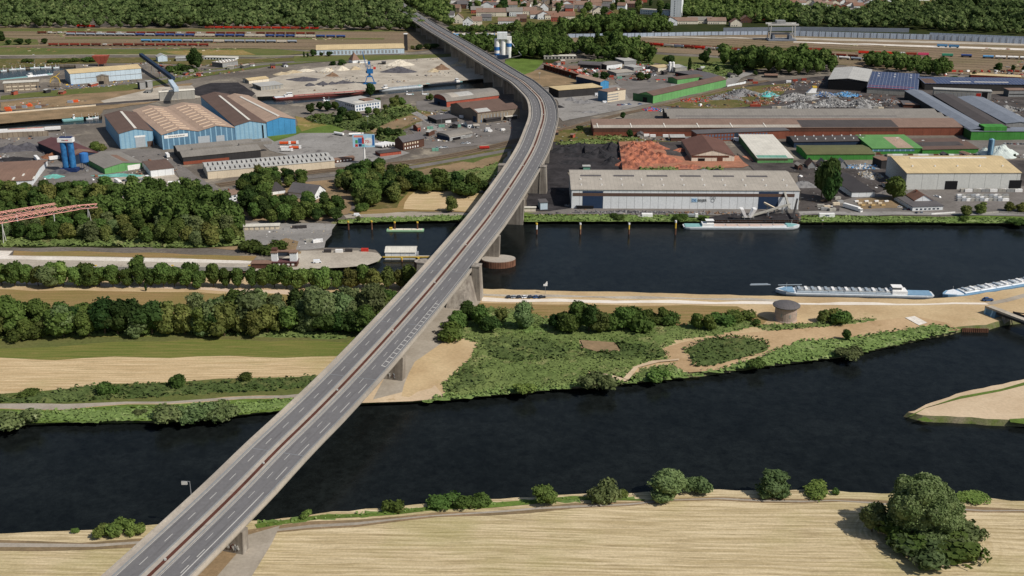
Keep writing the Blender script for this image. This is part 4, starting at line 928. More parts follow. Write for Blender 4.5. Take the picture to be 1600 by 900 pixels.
print('TREES', NTREE[0], n1, n4, n5,n6,n7,n8)
# ------------------------------------------------------------ buildings
def BM(name, c1, c2=None, **k):
    k.setdefault('s1', .09); k.setdefault('s2', .7); k.setdefault('amt', .14); k.setdefault('rough', .8)
    return mat(name, c1, c2, **k)
def WM(name, c, d=.82, **k):     # wall cladding: panel joints and vertical weather streaks
    c2 = tuple(v*d for v in c); k.setdefault('lines', ('X', 6.0, .035, tuple(v*.6 for v in c)))
    return BM(name, c, c2, streak=((.35,.35,.03), tuple(v*(d+.06) for v in c)), **k)
def RM(name, c, d=.86, **k):     # roof sheeting: seams and stains
    c2 = tuple(v*d for v in c); k.setdefault('lines', ('X', 3.0, .07, tuple(v*.84 for v in c)))
    return BM(name, c, c2, streak=((.25,.04,.1), tuple(v*.93 for v in c)), c3=tuple(v*.76 for v in c), s3=.12, t3=.6, **k)
WM('w_white', (228,230,230), .93); WM('w_paleblue', (196,212,222), .92); WM('w_blue', (148,186,206), .88, lines=('X',4.2,.3,(122,160,184)))
WM('w_bluebright', (76,146,194), .86); WM('w_bluegrey', (98,134,160), .85, lines=('X',5.0,.2,(140,176,196))); WM('w_navy', (46,62,84), .8); WM('w_grey', (158,158,156), .86); WM('w_conc', (176,172,162), .84)
WM('w_beige', (220,204,178), .9, lines=('X',8.0,.02,(170,156,134))); WM('w_green', (112,168,104), .85); WM('w_greenvivid', (80,150,70), .8); WM('w_greenshade', (64,104,70), .85); WM('w_teal', (120,170,150), .85)
WM('w_dark', (64,62,62), .8); WM('w_brick', (140,84,66), .82, lines=('X',9.0,.03,(96,56,46))); WM('w_brickdk', (104,74,62), .8); WM('w_stone', (160,146,128), .8, lines=('X',4.5,.12,(112,98,86))); WM('w_brown', (108,70,56), .85); WM('w_cream', (226,216,196), .92)
WM('w_red', (176,92,74), .85)
RM('r_brown', (112,92,82)); RM('r_tan', (178,150,128), lines=None, c3=(160,132,110)) if 0 else RM('r_tan', (180,154,134)); RM('r_beige', (180,171,158)); RM('r_sand', (214,190,146)); RM('r_grey', (142,136,128)); RM('r_ltgrey', (186,184,178))
RM('r_dark', (86,80,78)); RM('r_vdark', (70,66,66)); RM('r_olive', (108,108,74)); RM('r_green', (104,152,90)); RM('r_redbrown', (112,82,72)); RM('r_white', (222,216,202)); RM('r_slate', (104,100,100)); RM('r_redtile', (140,106,90)); RM('r_tile', (142,118,104)); RM('r_bluegrey', (128,134,144)); RM('r_rust', (140,112,96)); RM('r_maroon', (104,72,72))
mat('solar', (74,84,112), (62,70,96), lines=('X',4.0,.08,(150,152,158)), s1=.2, amt=.1, rough=.45, spec=.5)
pm('glass_dark', (52,60,72), rough=.3, spec=.5, amt=.1); pm('glass_blue', (92,110,132), rough=.3, spec=.5); pm('door_blue', (44,60,84)); pm('door_grey', (168,174,178)); pm('door_dark', (30,30,32)); pm('trim_white', (232,230,224)); pm('skylite', (214,208,196)); pm('skylight_tan', (206,184,160)); pm('trim_brown', (98,78,68)); pm('vent_grey', (150,146,140)); pm('red_paint', (190,58,48)); pm('green_paint', (70,150,90)); pm('yellow_paint', (214,178,70)); pm('blue_paint', (58,110,170)); pm('teal_paint', (96,180,176)); pm('rust_paint', (134,76,58)); pm('orange_paint', (226,96,52)); pm('salmon_paint', (224,140,124)); pm('wht', (232,230,226)); pm('blk', (34,34,36)); pm('tyre', (28,28,30)); pm('navy_paint', (38,56,96)); pm('metal', (150,152,154), rough=.5, spec=.5); pm('chalk', (226,224,214)); pm('tan_paint', (190,160,110))
BCHK = []
class Bld: pass
def bld(name, label, cat, A, B, C=None, dep=None, h=7.0, rh=0.0, style='flat', axis='x', n=1, wall='w_grey', roof='r_grey', zab=0.0, ops=(), rops=(), over=.5, group=None, px=True):
    """A, B: photo pixels of the front base line (or eave line when zab=h); C: pixel of a rear eave corner; ops on walls, rops on the roof (metres)"""
    if isinstance(A, Vector): a, b_ = A, B
    else: a, b_ = G(*A, zab), G(*B, zab)
    d = Vector((b_.x-a.x, b_.y-a.y)); L = d.length; rz = math.atan2(d.y, d.x); ex = d/L; ey = Vector((-ex.y, ex.x))
    if C is not None:
        c = G(*C, h); dep = (Vector((c.x,c.y))-Vector((a.x,a.y))).dot(ey); BCHK.append((label[:40], round(L), round(dep), round(math.degrees(rz)), round((Vector((c.x,c.y))-Vector((a.x,a.y))).dot(ex))))
        dep = max(4.0, dep)
    D = dep; o = thing(name, label, cat, (a.x, a.y, 0), rz, group)
    # roof profile along s (0..W) across the ridge
    W = D if axis == 'x' else L; LL = L if axis == 'x' else D
    prof = []
    for k in range(n):
        s0, s1 = W*k/n, W*(k+1)/n
        if style == 'flat': seg = [(s0,h),(s1,h)]
        elif style == 'mono': seg = [(s0,h),(s1,h+rh)]
        elif style == 'monor': seg = [(s0,h+rh),(s1,h)]
        elif style == 'saw': seg = [(s0,h),(s0+(s1-s0)*.8,h+rh),(s1,h)]
        elif style == 'barrel': seg = [(s0+(s1-s0)*(1-math.cos(t))/2, h+rh*math.sin(t)) for t in [math.pi*i/8 for i in range(9)]]
        elif style == 'low': seg = [(s0,h),(s0+(s1-s0)*.82,h+rh),(s1,h+rh*.6)]
        else: seg = [(s0,h),((s0+s1)/2,h+rh),(s1,h)]
        prof += seg if not prof else seg[(1 if seg[0] == prof[-1] else 0):]
    def P3(s, l, z): return (l, s, z) if axis == 'x' else (s, l, z)
    def rz_at(s):
        for (s0,z0),(s1,z1) in zip(prof, prof[1:]):
            if s0 <= s <= s1+1e-6: return z0+(z1-z0)*(s-s0)/max(1e-6,s1-s0)
        return prof[-1][1]
    mb = MB(); m_ = len(prof)
    hip = style == 'hip'
    if hip: prof = [(0,h),(W,h)]; m_ = 2
    ring = [(0,0)] + prof + [(W,0)]
    for l, fl in ((0,False),(LL,True)):
        vs = [P3(s, l, z) for s, z in ring]; mb.add(vs, [tuple(range(len(vs)))[::1 if (fl != (axis=='y')) else -1]])
    for s, z in ((0,prof[0][1]),(W,prof[-1][1])):
        q = [P3(s,0,0),P3(s,LL,0),P3(s,LL,z),P3(s,0,z)]; mb.add(q, [(0,1,2,3)])
    wm = MM[wall]; wo = mb.build('wall', wm, o); bmn(wo)
    rb = MB(); th = .35
    if hip:
        e = over; m = min(W, LL)/2; R4 = [(-e,-e,h),(L+e,-e,h),(L+e,D+e,h),(-e,D+e,h)]
        r0, r1 = ((m, D/2, h+rh), (L-m, D/2, h+rh)) if L >= D else ((L/2, m, h+rh), (L/2, D-m, h+rh))
        rb.add(R4+[r0,r1], [(0,1,5,4),(1,2,5),(2,3,4,5),(3,0,4)] if L >= D else [(0,1,4),(1,2,5,4),(2,3,5),(3,0,4,5)]); rb.add([(x,y,z-.02) for x,y,z in R4], [(3,2,1,0)])
        rfun = lambda x, y: h + rh*min(1, min(x+.1,y+.1,L-x+.1,D-y+.1)/m)
    else:
        pp = list(prof)
        if style == 'flat':
            if not over: pass
        for (s0,z0),(s1,z1) in zip(pp, pp[1:]):
            if s1-s0 < .01: continue
            e0 = over if s0 < .01 else 0; e1 = over if s1 > W-.01 else 0; g0 = (z1-z0)/(s1-s0)
            a0, a1 = s0-e0, s1+e1; za, zb = z0-g0*e0+.03, z1+g0*e1+.03; l0, l1 = -over, LL+over
            q = [P3(a0,l0,za),P3(a1,l0,zb),P3(a1,l1,zb),P3(a0,l1,za)]; t = [(x,y,z+th) for x,y,z in q]
            rb.add(q+t, [(0,1,2,3),(4,7,6,5),(0,4,5,1),(1,5,6,2),(2,6,7,3),(3,7,4,0)])
        rfun = lambda x, y: rz_at(y if axis == 'x' else x)
    ro = rb.build('roof', MM[roof], o); bmn(ro)
    cache = {}
    def face_box(nm, side, x0, x1, z0, z1, m, t=.14, par=wo, shared=None):
        w2 = x1-x0; key = (nm, round(w2,2), round(z1-z0,2), side in 'FB', m, t)
        if key not in cache:
            q = MB(); q.box(0,w2,-t,.05,0,z1-z0) if side in 'FB' else q.box(-t,t,0,w2,0,z1-z0); cache[key] = q.mesh(nm, MM[m])
        loc = {'F':(x0,0,z0),'B':(x0,D+t,z0),'L':(0,x0,z0),'R':(L,x0,z0)}[side]
        return link(nm, cache[key], par, loc)
    for op in ops:
        k = op[0]
        if k == 'door': _, s, x0, x1, z1, m = op[:6]; face_box('door', s, x0, x1, .05, z1, m)
        elif k == 'panel': _, s, x0, x1, z0, z1, m = op[:7]; face_box(op[7] if len(op) > 7 else 'wall_or_shade_panel', s, x0, x1, z0, z1, m, .1)
        elif k == 'win':
            _, s, x0, x1, z0, z1, cnt, m = op[:8]; step = (x1-x0)/cnt; ww = step*(op[8] if len(op) > 8 else .55)
            for i in range(cnt): face_box('window', s, x0+i*step+(step-ww)/2, x0+i*step+(step+ww)/2, z0, z1, m, .06)
        elif k == 'band': _, s, x0, x1, z0, z1, m = op[:7]; face_box(op[7] if len(op) > 7 else 'window_band', s, x0, x1, z0, z1, m, .16)
    for r_ in rops:
        k = r_[0]
        if k in ('sky','sec'):
            _, x0, x1, y0, y1, m = r_[:6]; up = .42 if k == 'sky' else .06; q = MB()
            cuts = [y0 if axis == 'x' else x0] + [s for s, z in prof if (y0 if axis == 'x' else x0) < s < (y1 if axis == 'x' else x1)] + [y1 if axis == 'x' else x1]
            for a0, a1 in zip(cuts, cuts[1:]):
                bx = [(x0,a0),(x1,a0),(x1,a1),(x0,a1)] if axis == 'x' else [(a0,y0),(a1,y0),(a1,y1),(a0,y1)]
                q.hexa([(x,y,rfun(x,y)+th*.9) for x,y in bx], [(x,y,rfun(x,y)+th+up*.9) for x,y in bx])
            q.build('skylight' if k == 'sky' else 'roof_section', MM[m], ro)
        elif k == 'vents':
            _, cnt, f, m = r_[:4]; sz = r_[4] if len(r_) > 4 else 1.0; vm = MB().box(-sz,sz,-sz,sz,-.5,1.1).mesh('vent', MM[m])
            for i in range(cnt):
                l = LL*(i+.5)/cnt; x, y = (l, W*f) if axis == 'x' else (W*f, l); link('vent', vm, ro, (x, y, rfun(x,y)+.3))
        elif k == 'box': _, x0, x1, y0, y1, hh, m = r_[:7]; z = rfun((x0+x1)/2,(y0+y1)/2); MB().box(x0,x1,y0,y1,z-.5,z+hh).build(r_[7] if len(r_) > 7 else 'roof_box', MM[m], ro)
        elif k == 'chimney': _, x, y, hh, m = r_[:5]; z = rfun(x,y); MB().box(x-.5,x+.5,y-.5,y+.5,z-.5,z+hh).build('chimney', MM[m], ro)
    o2 = Bld(); o2.o, o2.L, o2.D, o2.rfun, o2.wall, o2.roof = o, L, D, rfun, wo, ro; return o2
def bmn(o):
    bm = bmesh.new(); bm.from_mesh(o.data); bmesh.ops.recalc_face_normals(bm, faces=bm.faces); bm.to_mesh(o.data); bm.free()
def text(name, body, size, parent, loc, m, rot=(math.pi/2,0,0), align='LEFT', ext=.03, sx=1.0):
    c = bpy.data.curves.new(name, 'FONT'); c.body = body; c.size = size; c.extrude = ext; c.align_x = align
    t = bpy.data.objects.new(name, c); COL.objects.link(t)
    me = bpy.data.meshes.new_from_object(t); bpy.data.objects.remove(t); bpy.data.curves.remove(c); me.materials.clear(); me.materials.append(MM[m])
    o = link(name, me, parent, loc); o.rotation_euler = rot; o.scale = (sx, 1, 1); return o

# -- western harbour
b1 = bld('blue_hangar','pale blue hangar with dark brown roof and pale ridge strip, leftmost of the hangar row','hangar',(188.5,233),(241,228),C=(156.6,180.3),h=14.5,rh=3.2,style='gable',axis='y',wall='w_blue',roof='r_brown',ops=[('door','F',14,23,9.5,'door_grey'),('door','F',24.5,30,5,'trim_brown'),('panel','F',13.5,23.5,9.6,11.2,'trim_white','sign_board')],rops=[])
b1_W = b1.L; ms = MB(); 
def ridge_strip(b, x, w_, y0, y1, m='skylite'):
    q = MB(); q.hexa([(x,y0,b.rfun(x,y0)+.3),(x+w_,y0,b.rfun(x+w_,y0)+.3),(x+w_,y1,b.rfun(x+w_,y1)+.3),(x,y1,b.rfun(x,y1)+.3)], [(x,y0,b.rfun(x,y0)+.8),(x+w_,y0,b.rfun(x+w_,y0)+.8),(x+w_,y1,b.rfun(x+w_,y1)+.8),(x,y1,b.rfun(x,y1)+.8)]); q.build('skylight', MM[m], b.roof)
ridge_strip(b1, b1.L*.47, 2.4, b1.D*.02, b1.D*.93)
b2 = bld('twin_hangar','large twin-gabled hangar with tan roof, ribbed skylights and blue front','hangar',(255,234),(368,222),C=(208,172.5),h=14,rh=3.6,style='gable',axis='y',n=2,wall='w_bluegrey',roof='r_tan',ops=[('panel','F',2,24,10.2,13.2,'trim_white','sign_board'),('door','F',33,44,9,'door_grey'),('door','F',50,58,8,'door_grey')])
text('sign_lettering','STAHLHANDEL', 2.0, b2.wall, (6,-.2,10.9), 'navy_paint') if 0 else None
for i_ in range(9): MB().box(6+1.7*i_,7.1+1.7*i_,-.2,-.1,11.2,12.0).build('sign_letter', MM['r_slate'], b2.wall)
for g_ in range(2):
    x0 = b2.L*g_/2; hw = b2.L/4
    for i in range(9):
        y = b2.D*(.05+.1*i)
        for s in (0,1):
            xa, xb = (x0+hw*.35, x0+hw*.95) if s == 0 else (x0+hw*1.05, x0+hw*1.62); q = MB()
            q.hexa([(xa,y,b2.rfun(xa,y)+.3),(xb,y,b2.rfun(xb,y)+.3),(xb,y+1.3,b2.rfun(xb,y)+.3),(xa,y+1.3,b2.rfun(xa,y)+.3)],[(xa,y,b2.rfun(xa,y)+1.0),(xb,y,b2.rfun(xb,y)+1.0),(xb,y+1.3,b2.rfun(xb,y)+1.0),(xa,y+1.3,b2.rfun(xa,y)+1.0)]); q.build('skylight', MM['skylight_tan'], b2.roof)
b4 = bld('blue_hangar','pale blue hangar with brown roof, right of the twin-gabled hangar','hangar',(368.5,220),(417.5,215.5),C=(301,151.4),h=14.5,rh=3.4,style='gable',axis='y',wall='w_blue',roof='r_brown',ops=[('door','F',26,27.5,13,'door_dark')])
ridge_strip(b4, b4.L*.47, 2.4, b4.D*.03, b4.D*.85)
b5 = bld('blue_hangar','bright blue hangar with tan roof, rightmost of the hangar row','hangar',(418,213.5),(462.8,208.5),C=(359,152),h=14.5,rh=3.4,style='gable',axis='y',wall='w_bluebright',roof='r_tan')
ridge_strip(b5, b5.L*.44, 2.2, b5.D*.03, b5.D*.85)
bld('hangar_annex','low beige-roofed annex behind the twin-gabled hangar','annex',(250,158),(305,154),C=(246,152),h=10,rh=1,style='gable',wall='w_conc',roof='r_white')
bld('storage_hall','long dark grey double-pitched warehouse in front of the blue hangars','warehouse',(287,258),(408,246),C=(267.5,228.4),h=7,rh=2.5,style='gable',n=2,wall='w_dark',roof='r_grey',ops=[('panel','F',0,40,.2,3,'rust_paint')],rops=[('box',12,48,20,24,2.2,'r_grey','roof_monitor'),('box',54,84,20,24,2.2,'r_grey','roof_monitor')])
b7 = bld('workshop_hall','long beige-walled workshop with sawtooth grey roof beside the railway','workshop',(325,280),(523.4,262.5),C=(309.7,255),h=6.5,rh=1.4,style='gable',n=2,wall='w_beige',roof='r_ltgrey',over=.3)
for i in range(26):
    x = b7.L*(.03+.94*i/25)
    for f0, f1 in ((.04,.22),(.54,.74)):
        MB().box(x-.35,x+.35,b7.D*f0,b7.D*f1,b7.rfun(x,b7.D*f0)+.3,b7.rfun(x,b7.D*(f0+f1)/2)+1.0).build('skylight', MM['r_dark'], b7.roof)
bld('brick_annex','small brick outbuilding at the right end of the beige workshop','outbuilding',(523.6,255.5),(554,251),dep=7,h=3,rh=.8,style='gable',wall='w_brickdk',roof='r_rust',ops=[('win','F',1,17,1,2.2,5,'trim_white')])
bld('green_shed','green-fronted shed with grey and rusty ribbed roof by the blue silos','shed',(164,272),(223,263),C=(156,241.5),h=5,rh=2.5,style='gable',axis='y',wall='w_green',roof='r_grey',ops=[('door','F',20,31,4.4,'trim_white')],rops=[('sec',18,24,4,36,'r_rust')])
bld('white_shed','small white shed with flat dark brown roof beside the green shed','shed',(236,277),(272.5,273),C=(225.5,252.5),h=6,wall='w_white',roof='r_brown')
bld('white_shed','white-walled shed with ribbed brown roof cut by the left frame edge','shed',(-30,294),(51,290),C=(-36,255.5),h=4.5,rh=2,style='gable',wall='w_white',roof='r_rust',rops=[('sky',40,41.5,2,9,'skylite'),('sky',24,25.5,2,9,'skylite'),('sky',30,31.5,12,18,'skylite')])
bld('dark_hall','dark plum-brown gabled hall standing behind the blue twin silos','hall',(112,258),(156,251),C=(87,219),h=7,rh=3,style='gable',axis='y',wall='w_navy',roof='r_maroon',rops=[('sec',1,22,2,14,'r_rust')])
bh = bld('row_house','white two-storey row house with brown roof among the trees','house',(320,324),(379,312),C=(314,307.2),h=5.6,rh=2.4,style='gable',wall='w_white',roof='r_tile',ops=[('win','F',1,32,.9,2.2,8,'glass_dark'),('win','F',1,32,3.4,4.7,8,'glass_dark')],rops=[('chimney',6,5,1.8,'w_brick'),('chimney',15,5,1.8,'w_brick'),('chimney',24,5,1.8,'w_brick')])
bld('pyramid_house','small white house with steep dark pyramid roof','house',(424,305),(446,302),dep=10,h=3,rh=6,style='hip',wall='w_white',roof='r_vdark',ops=[('door','F',1,3.4,2.2,'trim_white')])
bld('gable_house','long house with steep dark slate roof and white gable, beside a pool','house',(492,313),(509,305),dep=24,h=4.5,rh=5.5,style='gable',axis='y',wall='w_white',roof='r_slate',ops=[('win','F',2,9,1,2.4,2,'glass_dark')])
bld('garden_shed','tiny white flat-roofed shed below the pyramid-roofed house','shed',(402,335),(414,335),dep=4,h=3,wall='w_white',roof='r_white')
bld('pale_warehouse','long pale blue warehouse with thin sand-coloured roof edge, top left','warehouse',(111,132),(222,122.8),C=(105,108.8),h=13,rh=2.5,style='gable',wall='w_paleblue',roof='r_sand',ops=[('band','F',4,90,6.2,6.8,'w_grey','cladding_band')])
bld('stone_loader','grey-brown stone loading house against the pale blue warehouse','shed',(152,132),(171,131),dep=8,h=9,rh=2,style='gable',axis='y',wall='w_stone',roof='r_grey',ops=[('door','F',2,8,4,'door_dark')])
bld('concrete_block_house','brownish concrete building with pale roof at the top left edge','building',(7,145),(62,142),C=(6,127.5),h=11,wall='w_stone',roof='r_white',ops=[('win','F',2,36,2,3.4,5,'w_beige',.8),('win','F',2,36,6,7.4,5,'w_beige',.8),('win','F',34,41,4,6,2,'glass_dark')])
bld('silo_block','blue-grey concrete silo block by the conveyor','silo block',(219,140.5),(228,139.5),dep=7,h=9,wall='w_grey',roof='r_grey',ops=[('panel','L',.5,6,.5,8,'w_navy')])  # navy panel paints the shade on the block's left side
bld('silo_block','second slimmer grey silo block right beside the first','silo block',(231,138),(239,137),dep=7,h=8,wall='w_grey',roof='r_ltgrey')
bld('white_house','small white gabled house left of the freight yard tree','house',(247,97),(262,96),dep=14,h=7,rh=3,style='gable',axis='y',wall='w_paleblue',roof='r_ltgrey')
bld('flat_store','pale flat-roofed store with rows of white roof bumps, left harbour','store',(348,106),(372,102),C=(330,97),h=6,wall='w_grey',roof='r_beige',rops=[('vents',5,.3,'wht'),('vents',5,.7,'wht')])
bld('flat_store','low grey store building left of the white-bumped roof','store',(275,96),(303,95),dep=18,h=4,wall='w_grey',roof='r_ltgrey')
bld('parking_deck','long low pale shed with a row of dark openings','shed',(318,93),(368,94),dep=12,h=3,wall='w_white',roof='r_white',ops=[('win','F',1,40,.6,2.2,9,'door_dark')])
bld('red_shed','small reddish shed by the tall double tree','shed',(258,108),(270,106),dep=10,h=3,rh=1,style='gable',wall='w_brick',roof='r_rust')
bld('rail_warehouse','long warehouse with cream roof and blue-grey wall behind the gravel yard','warehouse',(494.5,86.5),(632,83.5),C=(494.5,70.5),h=7.5,rh=3,style='gable',wall='w_paleblue',roof='r_sand',ops=[('win','F',3,118,1,5.5,22,'w_grey',.5)])
bld('steep_house','white house with tall steep brown roof beside the blue crane','house',(551,99),(562,98),dep=12,h=4,rh=10,style='hip',wall='w_white',roof='r_rust')
bld('low_annex','low white annex beside the steep-roofed house','annex',(562,99),(574,98.5),dep=8,h=3,wall='w_white',roof='r_white')
bld('yellow_shed','cream ribbed roof shed with dark open side at the gravel bunkers','shed',(389,131),(420,127.5),C=(384,122.5),h=4,rh=1.5,style='gable',wall='w_cream',roof='r_sand',ops=[('win','L',.3,11,.5,3.5,3,'door_dark')])
bld('bunker_row','concrete bulk bunker with dark slots, front left of the gravel yard','bunker',(408,142),(443,138.5),C=(396,130),h=5,wall='w_conc',roof='r_ltgrey',ops=[('win','F',1,26,.6,4.2,6,'w_grey',.5),('win','L',1,16,.6,4,4,'door_dark',.6)])
bo = bld('dock_office','white L-shaped office building with flat roof patches on the dock','office',(555,175),(595,169),C=(535,154),h=8,wall='w_white',roof='r_ltgrey',ops=[('win','F',1,32,4.6,6.8,9,'glass_blue',.6),('win','F',1,32,1,3.2,9,'glass_blue',.6),('win','L',1,20,4.6,6.6,5,'glass_dark')],rops=[('sec',6,20,4,14,'r_white'),('box',18,30,8,20,1.4,'r_rust','roof_deck')])
bld('barrel_hall','barrel-roofed hall with grey and white roof bays and red brick wall','hall',(698,167.6),(779.4,157.2),dep=27,h=7,rh=5,style='barrel',wall='w_red',roof='r_grey',ops=[('panel','L',.2,26.8,.2,7,'w_navy'),('door','L',14,19,4,'door_dark')],rops=[('sec',18,37,2,14,'r_ltgrey'),('sec',8,18,2,24,'r_beige')])  # navy panel puts the shade of the left end wall into colour
bld('twin_gable_works','twin-gabled stone works hall with half white, half brown roof','works',(746,192),(812,184),C=(726,160.5),h=10,rh=3.5,style='gable',n=2,wall='w_stone',roof='r_brown',ops=[('win','F',3,38,3,7.5,9,'w_grey',.35),('door','L',3,9,6,'w_navy')],rops=[('sec',1.5,17,.8,9.5,'r_ltgrey')])
bld('canopy','dark open-sided canopy roof left of the stone works','canopy',(682,194),(715,190.5),C=(677,180.5),h=4.5,wall='w_dark',roof='r_slate')  # dark walls take the place of shade below the open roof
bld('lean_to','low dark lean-to at the foot of the stone works hall','lean-to',(760,192),(783,188.5),dep=6,h=3,rh=1,style='mono',wall='w_dark',roof='r_vdark')
bld('lean_to','low white-roofed lean-to at the bridge side of the stone works','lean-to',(791,188),(808,186),dep=6,h=3.4,wall='w_dark',roof='r_white')
bld('connecting_block','pale blue small block between the barrel hall and the stone works','annex',(709,176),(722,174.5),dep=8,h=5,wall='w_paleblue',roof='r_white')
bld('barrel_shed','small barrel-roofed shed with pale front band near the tracks','shed',(702.5,221),(738,214),dep=19,h=4.2,rh=2,style='barrel',wall='w_grey',roof='r_grey',ops=[('band','F',.5,20,3,4.2,'wht','fascia'),('door','F',4,14,2.8,'door_dark'),('panel','L',.2,18.6,.1,4,'w_navy')])  # left navy panel is the end wall's shade, painted
bb = bld('brick_warehouse','tall dark brick warehouse with grey gabled roof and two window rows','warehouse',(630,235.5),(663,229),C=(614,219.5),h=8,rh=4,style='gable',wall='w_brickdk',roof='r_slate',ops=[('win','F',1,19,1,2.6,6,'trim_white',.4),('win','F',1,19,4.6,6.4,6,'w_beige',.5)],rops=[('chimney',8,9,1.6,'w_brick')])
bld('brick_garage','low red brick garage in front of the dark brick warehouse','garage',(594,245),(627,241),C=(588,235.5),h=3.2,rh=1.2,style='hip',wall='w_red',roof='r_dark')
bld('house_blue','small white flat kiosk behind the copse road','kiosk',(700,308.5),(708,308),dep=4,h=2.6,wall='w_white',roof='r_white') if 0 else None
# lock house
lh = bld('lock_control_house','brown-roofed lock control house with two white towers on the quay','control house',(423,417),(464,417),dep=7,h=3,wall='w_brickdk',roof='r_maroon',ops=[('win','F',1,16,1,2.2,5,'trim_white')])
for x0, x1 in ((.5,4.5),(12.5,17)): MB().box(x0,x1,1.2,6,3.35,9).build('tower', MM['w_white'], lh.wall); MB().box(x0-.4,x1+.4,.8,6.4,9,9.7).build('tower_roof', MM['r_rust'], lh.roof)
MB().box(4.5,12.5,3.5,5.5,6.3,9).build('link_gallery', MM['glass_dark'], lh.wall); MB().box(4.9,12.1,3.2,5.8,9,9.6).build('gallery_roof', MM['r_rust'], lh.roof); MB().box(.5,4,2.8,6.4,9.7,11.4).build('roof_cabin', MM['w_brickdk'], lh.roof)
bld('lock_store','brown low lock building joined left of the control house','outbuilding',(393,420),(422.5,420),dep=6,h=3.4,wall='w_brickdk',roof='r_rust')
bk = bld('bunker_row','row of pale open bulk bunkers on the lock yard','bunker',(380,360),(436,358.5),dep=6,h=2.6,wall='w_conc',roof='r_white',ops=[('win','F',.5,26,.2,2.3,7,'w_beige',.75)])
# -- eastern works
bw = bld('white_warehouse','very long white warehouse with beige roof and grey wall band on the canal','warehouse',(892.5,326.3),(1246.8,328),C=(890,270),h=15,rh=3.6,style='low',wall='w_white',roof='r_beige',ops=[('band','F',1,169,10.2,12.6,'trim_brown','cladding_band'),('door','F',8.5,24,15-1.0,'door_blue'),('door','F',142,157,15-1,'door_blue')],rops=[('vents',11,.18,'wht',.45),('vents',11,.42,'wht',.45)]+[('sky',8+26*i,24+26*i,30,33,'r_slate') for i in range(6)])
MB().box(91.2,95.6,-.16,-.02,5.7,8.9).build('sign_board', pm('lightblue', (176,204,222)), bw.wall)
text('wall_lettering','DE', 2.7, bw.wall, (91.5,-.25,6.3), 'blue_paint', sx=1.0)
text('wall_lettering','BEIJER', 2.9, bw.wall, (95.8,-.25,6.2), 'blk', sx=.92)
lg = MB()
for cx, cz in ((106.2,9.2),(108.6,9.2),(107.4,7.1)):
    r0, r1 = (.7,1.0) if cz > 8 else (1.1,1.45); k = 18
    vs = [(cx+math.cos(6.283*i/k)*r, -.2, cz+math.sin(6.283*i/k)*r) for r in (r0,r1) for i in range(k)]; lg.add(vs, [(i,(i+1)%k,(i+1)%k+k,i+k) for i in range(k)])
lg.build('logo', MM['steelgrey'], bw.wall)
bq = bld('beige_warehouse','large pale concrete warehouse with sand-yellow roof, right side','warehouse',(1414,297),(1591.5,296.5),C=(1391,248.5),h=14,rh=4.2,style='low',wall='w_conc',roof='r_sand',ops=[('door','F',32,42,7.5,'door_dark'),('door','F',84,94,8,'door_dark')],rops=[('vents',5,.3,'wht',.5),('sky',14,78,34,37,'skylite')])
bq.wall.data.materials[0] = WM('w_panel', (206,206,200), .94, lines=('X',12.8,.02,(130,130,126)))
bld('long_brick_hall','very long brick hall with grey-tan roof in the centre right','hall',(927,213),(1503,211.5),C=(925,189),h=8,rh=3,style='low',wall='w_brick',roof='r_tile',ops=[('band','F',0.5,300,4.4,7.8,'w_brickdk','window_band'),('win','F',195,290,4.6,7.4,40,'trim_white',.3)],rops=[('sec',205,300,.3,24,'r_dark'),('sec',0.2,204,.3,9,'r_beige')]+[('sky',4+33*i,5+33*i,.5,14,'skylite') for i in range(6)])
bld('sawtooth_hall','wide low hall with rows of grey sawtooth roofs behind the long brick hall','hall',(1048,189),(1487,189),zab=8,C=(1040,170.5),h=8,rh=2.2,style='gable',n=3,wall='w_dark',roof='r_grey',rops=[('sec',8,235,4+17*i,6+17*i,'r_slate') for i in range(3)])
bld('brick_office','two-storey red brick office with rows of windows under the long hall','office',(1088,222),(1232,216.5),dep=16,h=8,wall='w_brick',roof='r_slate',ops=[('win','F',2,72,4.6,6.6,22,'glass_blue',.6),('win','F',2,72,1.2,3.2,22,'glass_blue',.6),('panel','F',38,42,.5,7.6,'glass_dark')])
bld('brown_gable_hall','brown hall with broad brown gable roof beside the orange heap','hall',(1080,252.5),(1147,252.5),C=(1069,219),h=5.5,rh=5,style='gable',axis='y',wall='w_cream',roof='r_redbrown',ops=[('panel','F',.3,33.5,3.6,5.5,'w_brown'),('door','F',6,12,3,'door_dark'),('door','F',23,28,4.6,'w_brown')])
bld('white_roof_hall','hall with broad white roof and green striped front','hall',(1183,255),(1239,255),C=(1167,214.5),h=4.5,rh=2.4,style='mono',wall='w_green',roof='r_white',ops=[('band','F',.3,27,2.6,3.6,'trim_brown','cladding_band')],rops=[('sec',.3,27,.2,9,'w_teal')])
bld('green_hall','dark-roofed hall with olive front slope and green ribbed wall','hall',(1260,250),(1366,249.5),C=(1253,227.5),h=5,rh=1.6,style='gable',wall='w_greenvivid',roof='r_olive')
bld('dark_roof_hall','big dark-roofed hall with rows of white rooflights behind the olive roof','hall',(1240,231),(1357,229),C=(1223,213.5),h=5.5,rh=2.2,style='gable',wall='w_navy',roof='r_dark',rops=[('vents',8,.2,'wht',.5),('vents',8,.5,'wht',.5)])
bld('green_roof_hall','hall with light green and tan roof bays and green wall, right centre','hall',(1362,241.5),(1440,241),C=(1345,214.5),h=5.5,rh=2.0,style='mono',wall='w_greenvivid',roof='r_green',ops=[('band','F',.3,39,3.0,4.6,'w_bluegrey','window_band')],rops=[('sec',23,38.5,.3,40,'r_tan')])
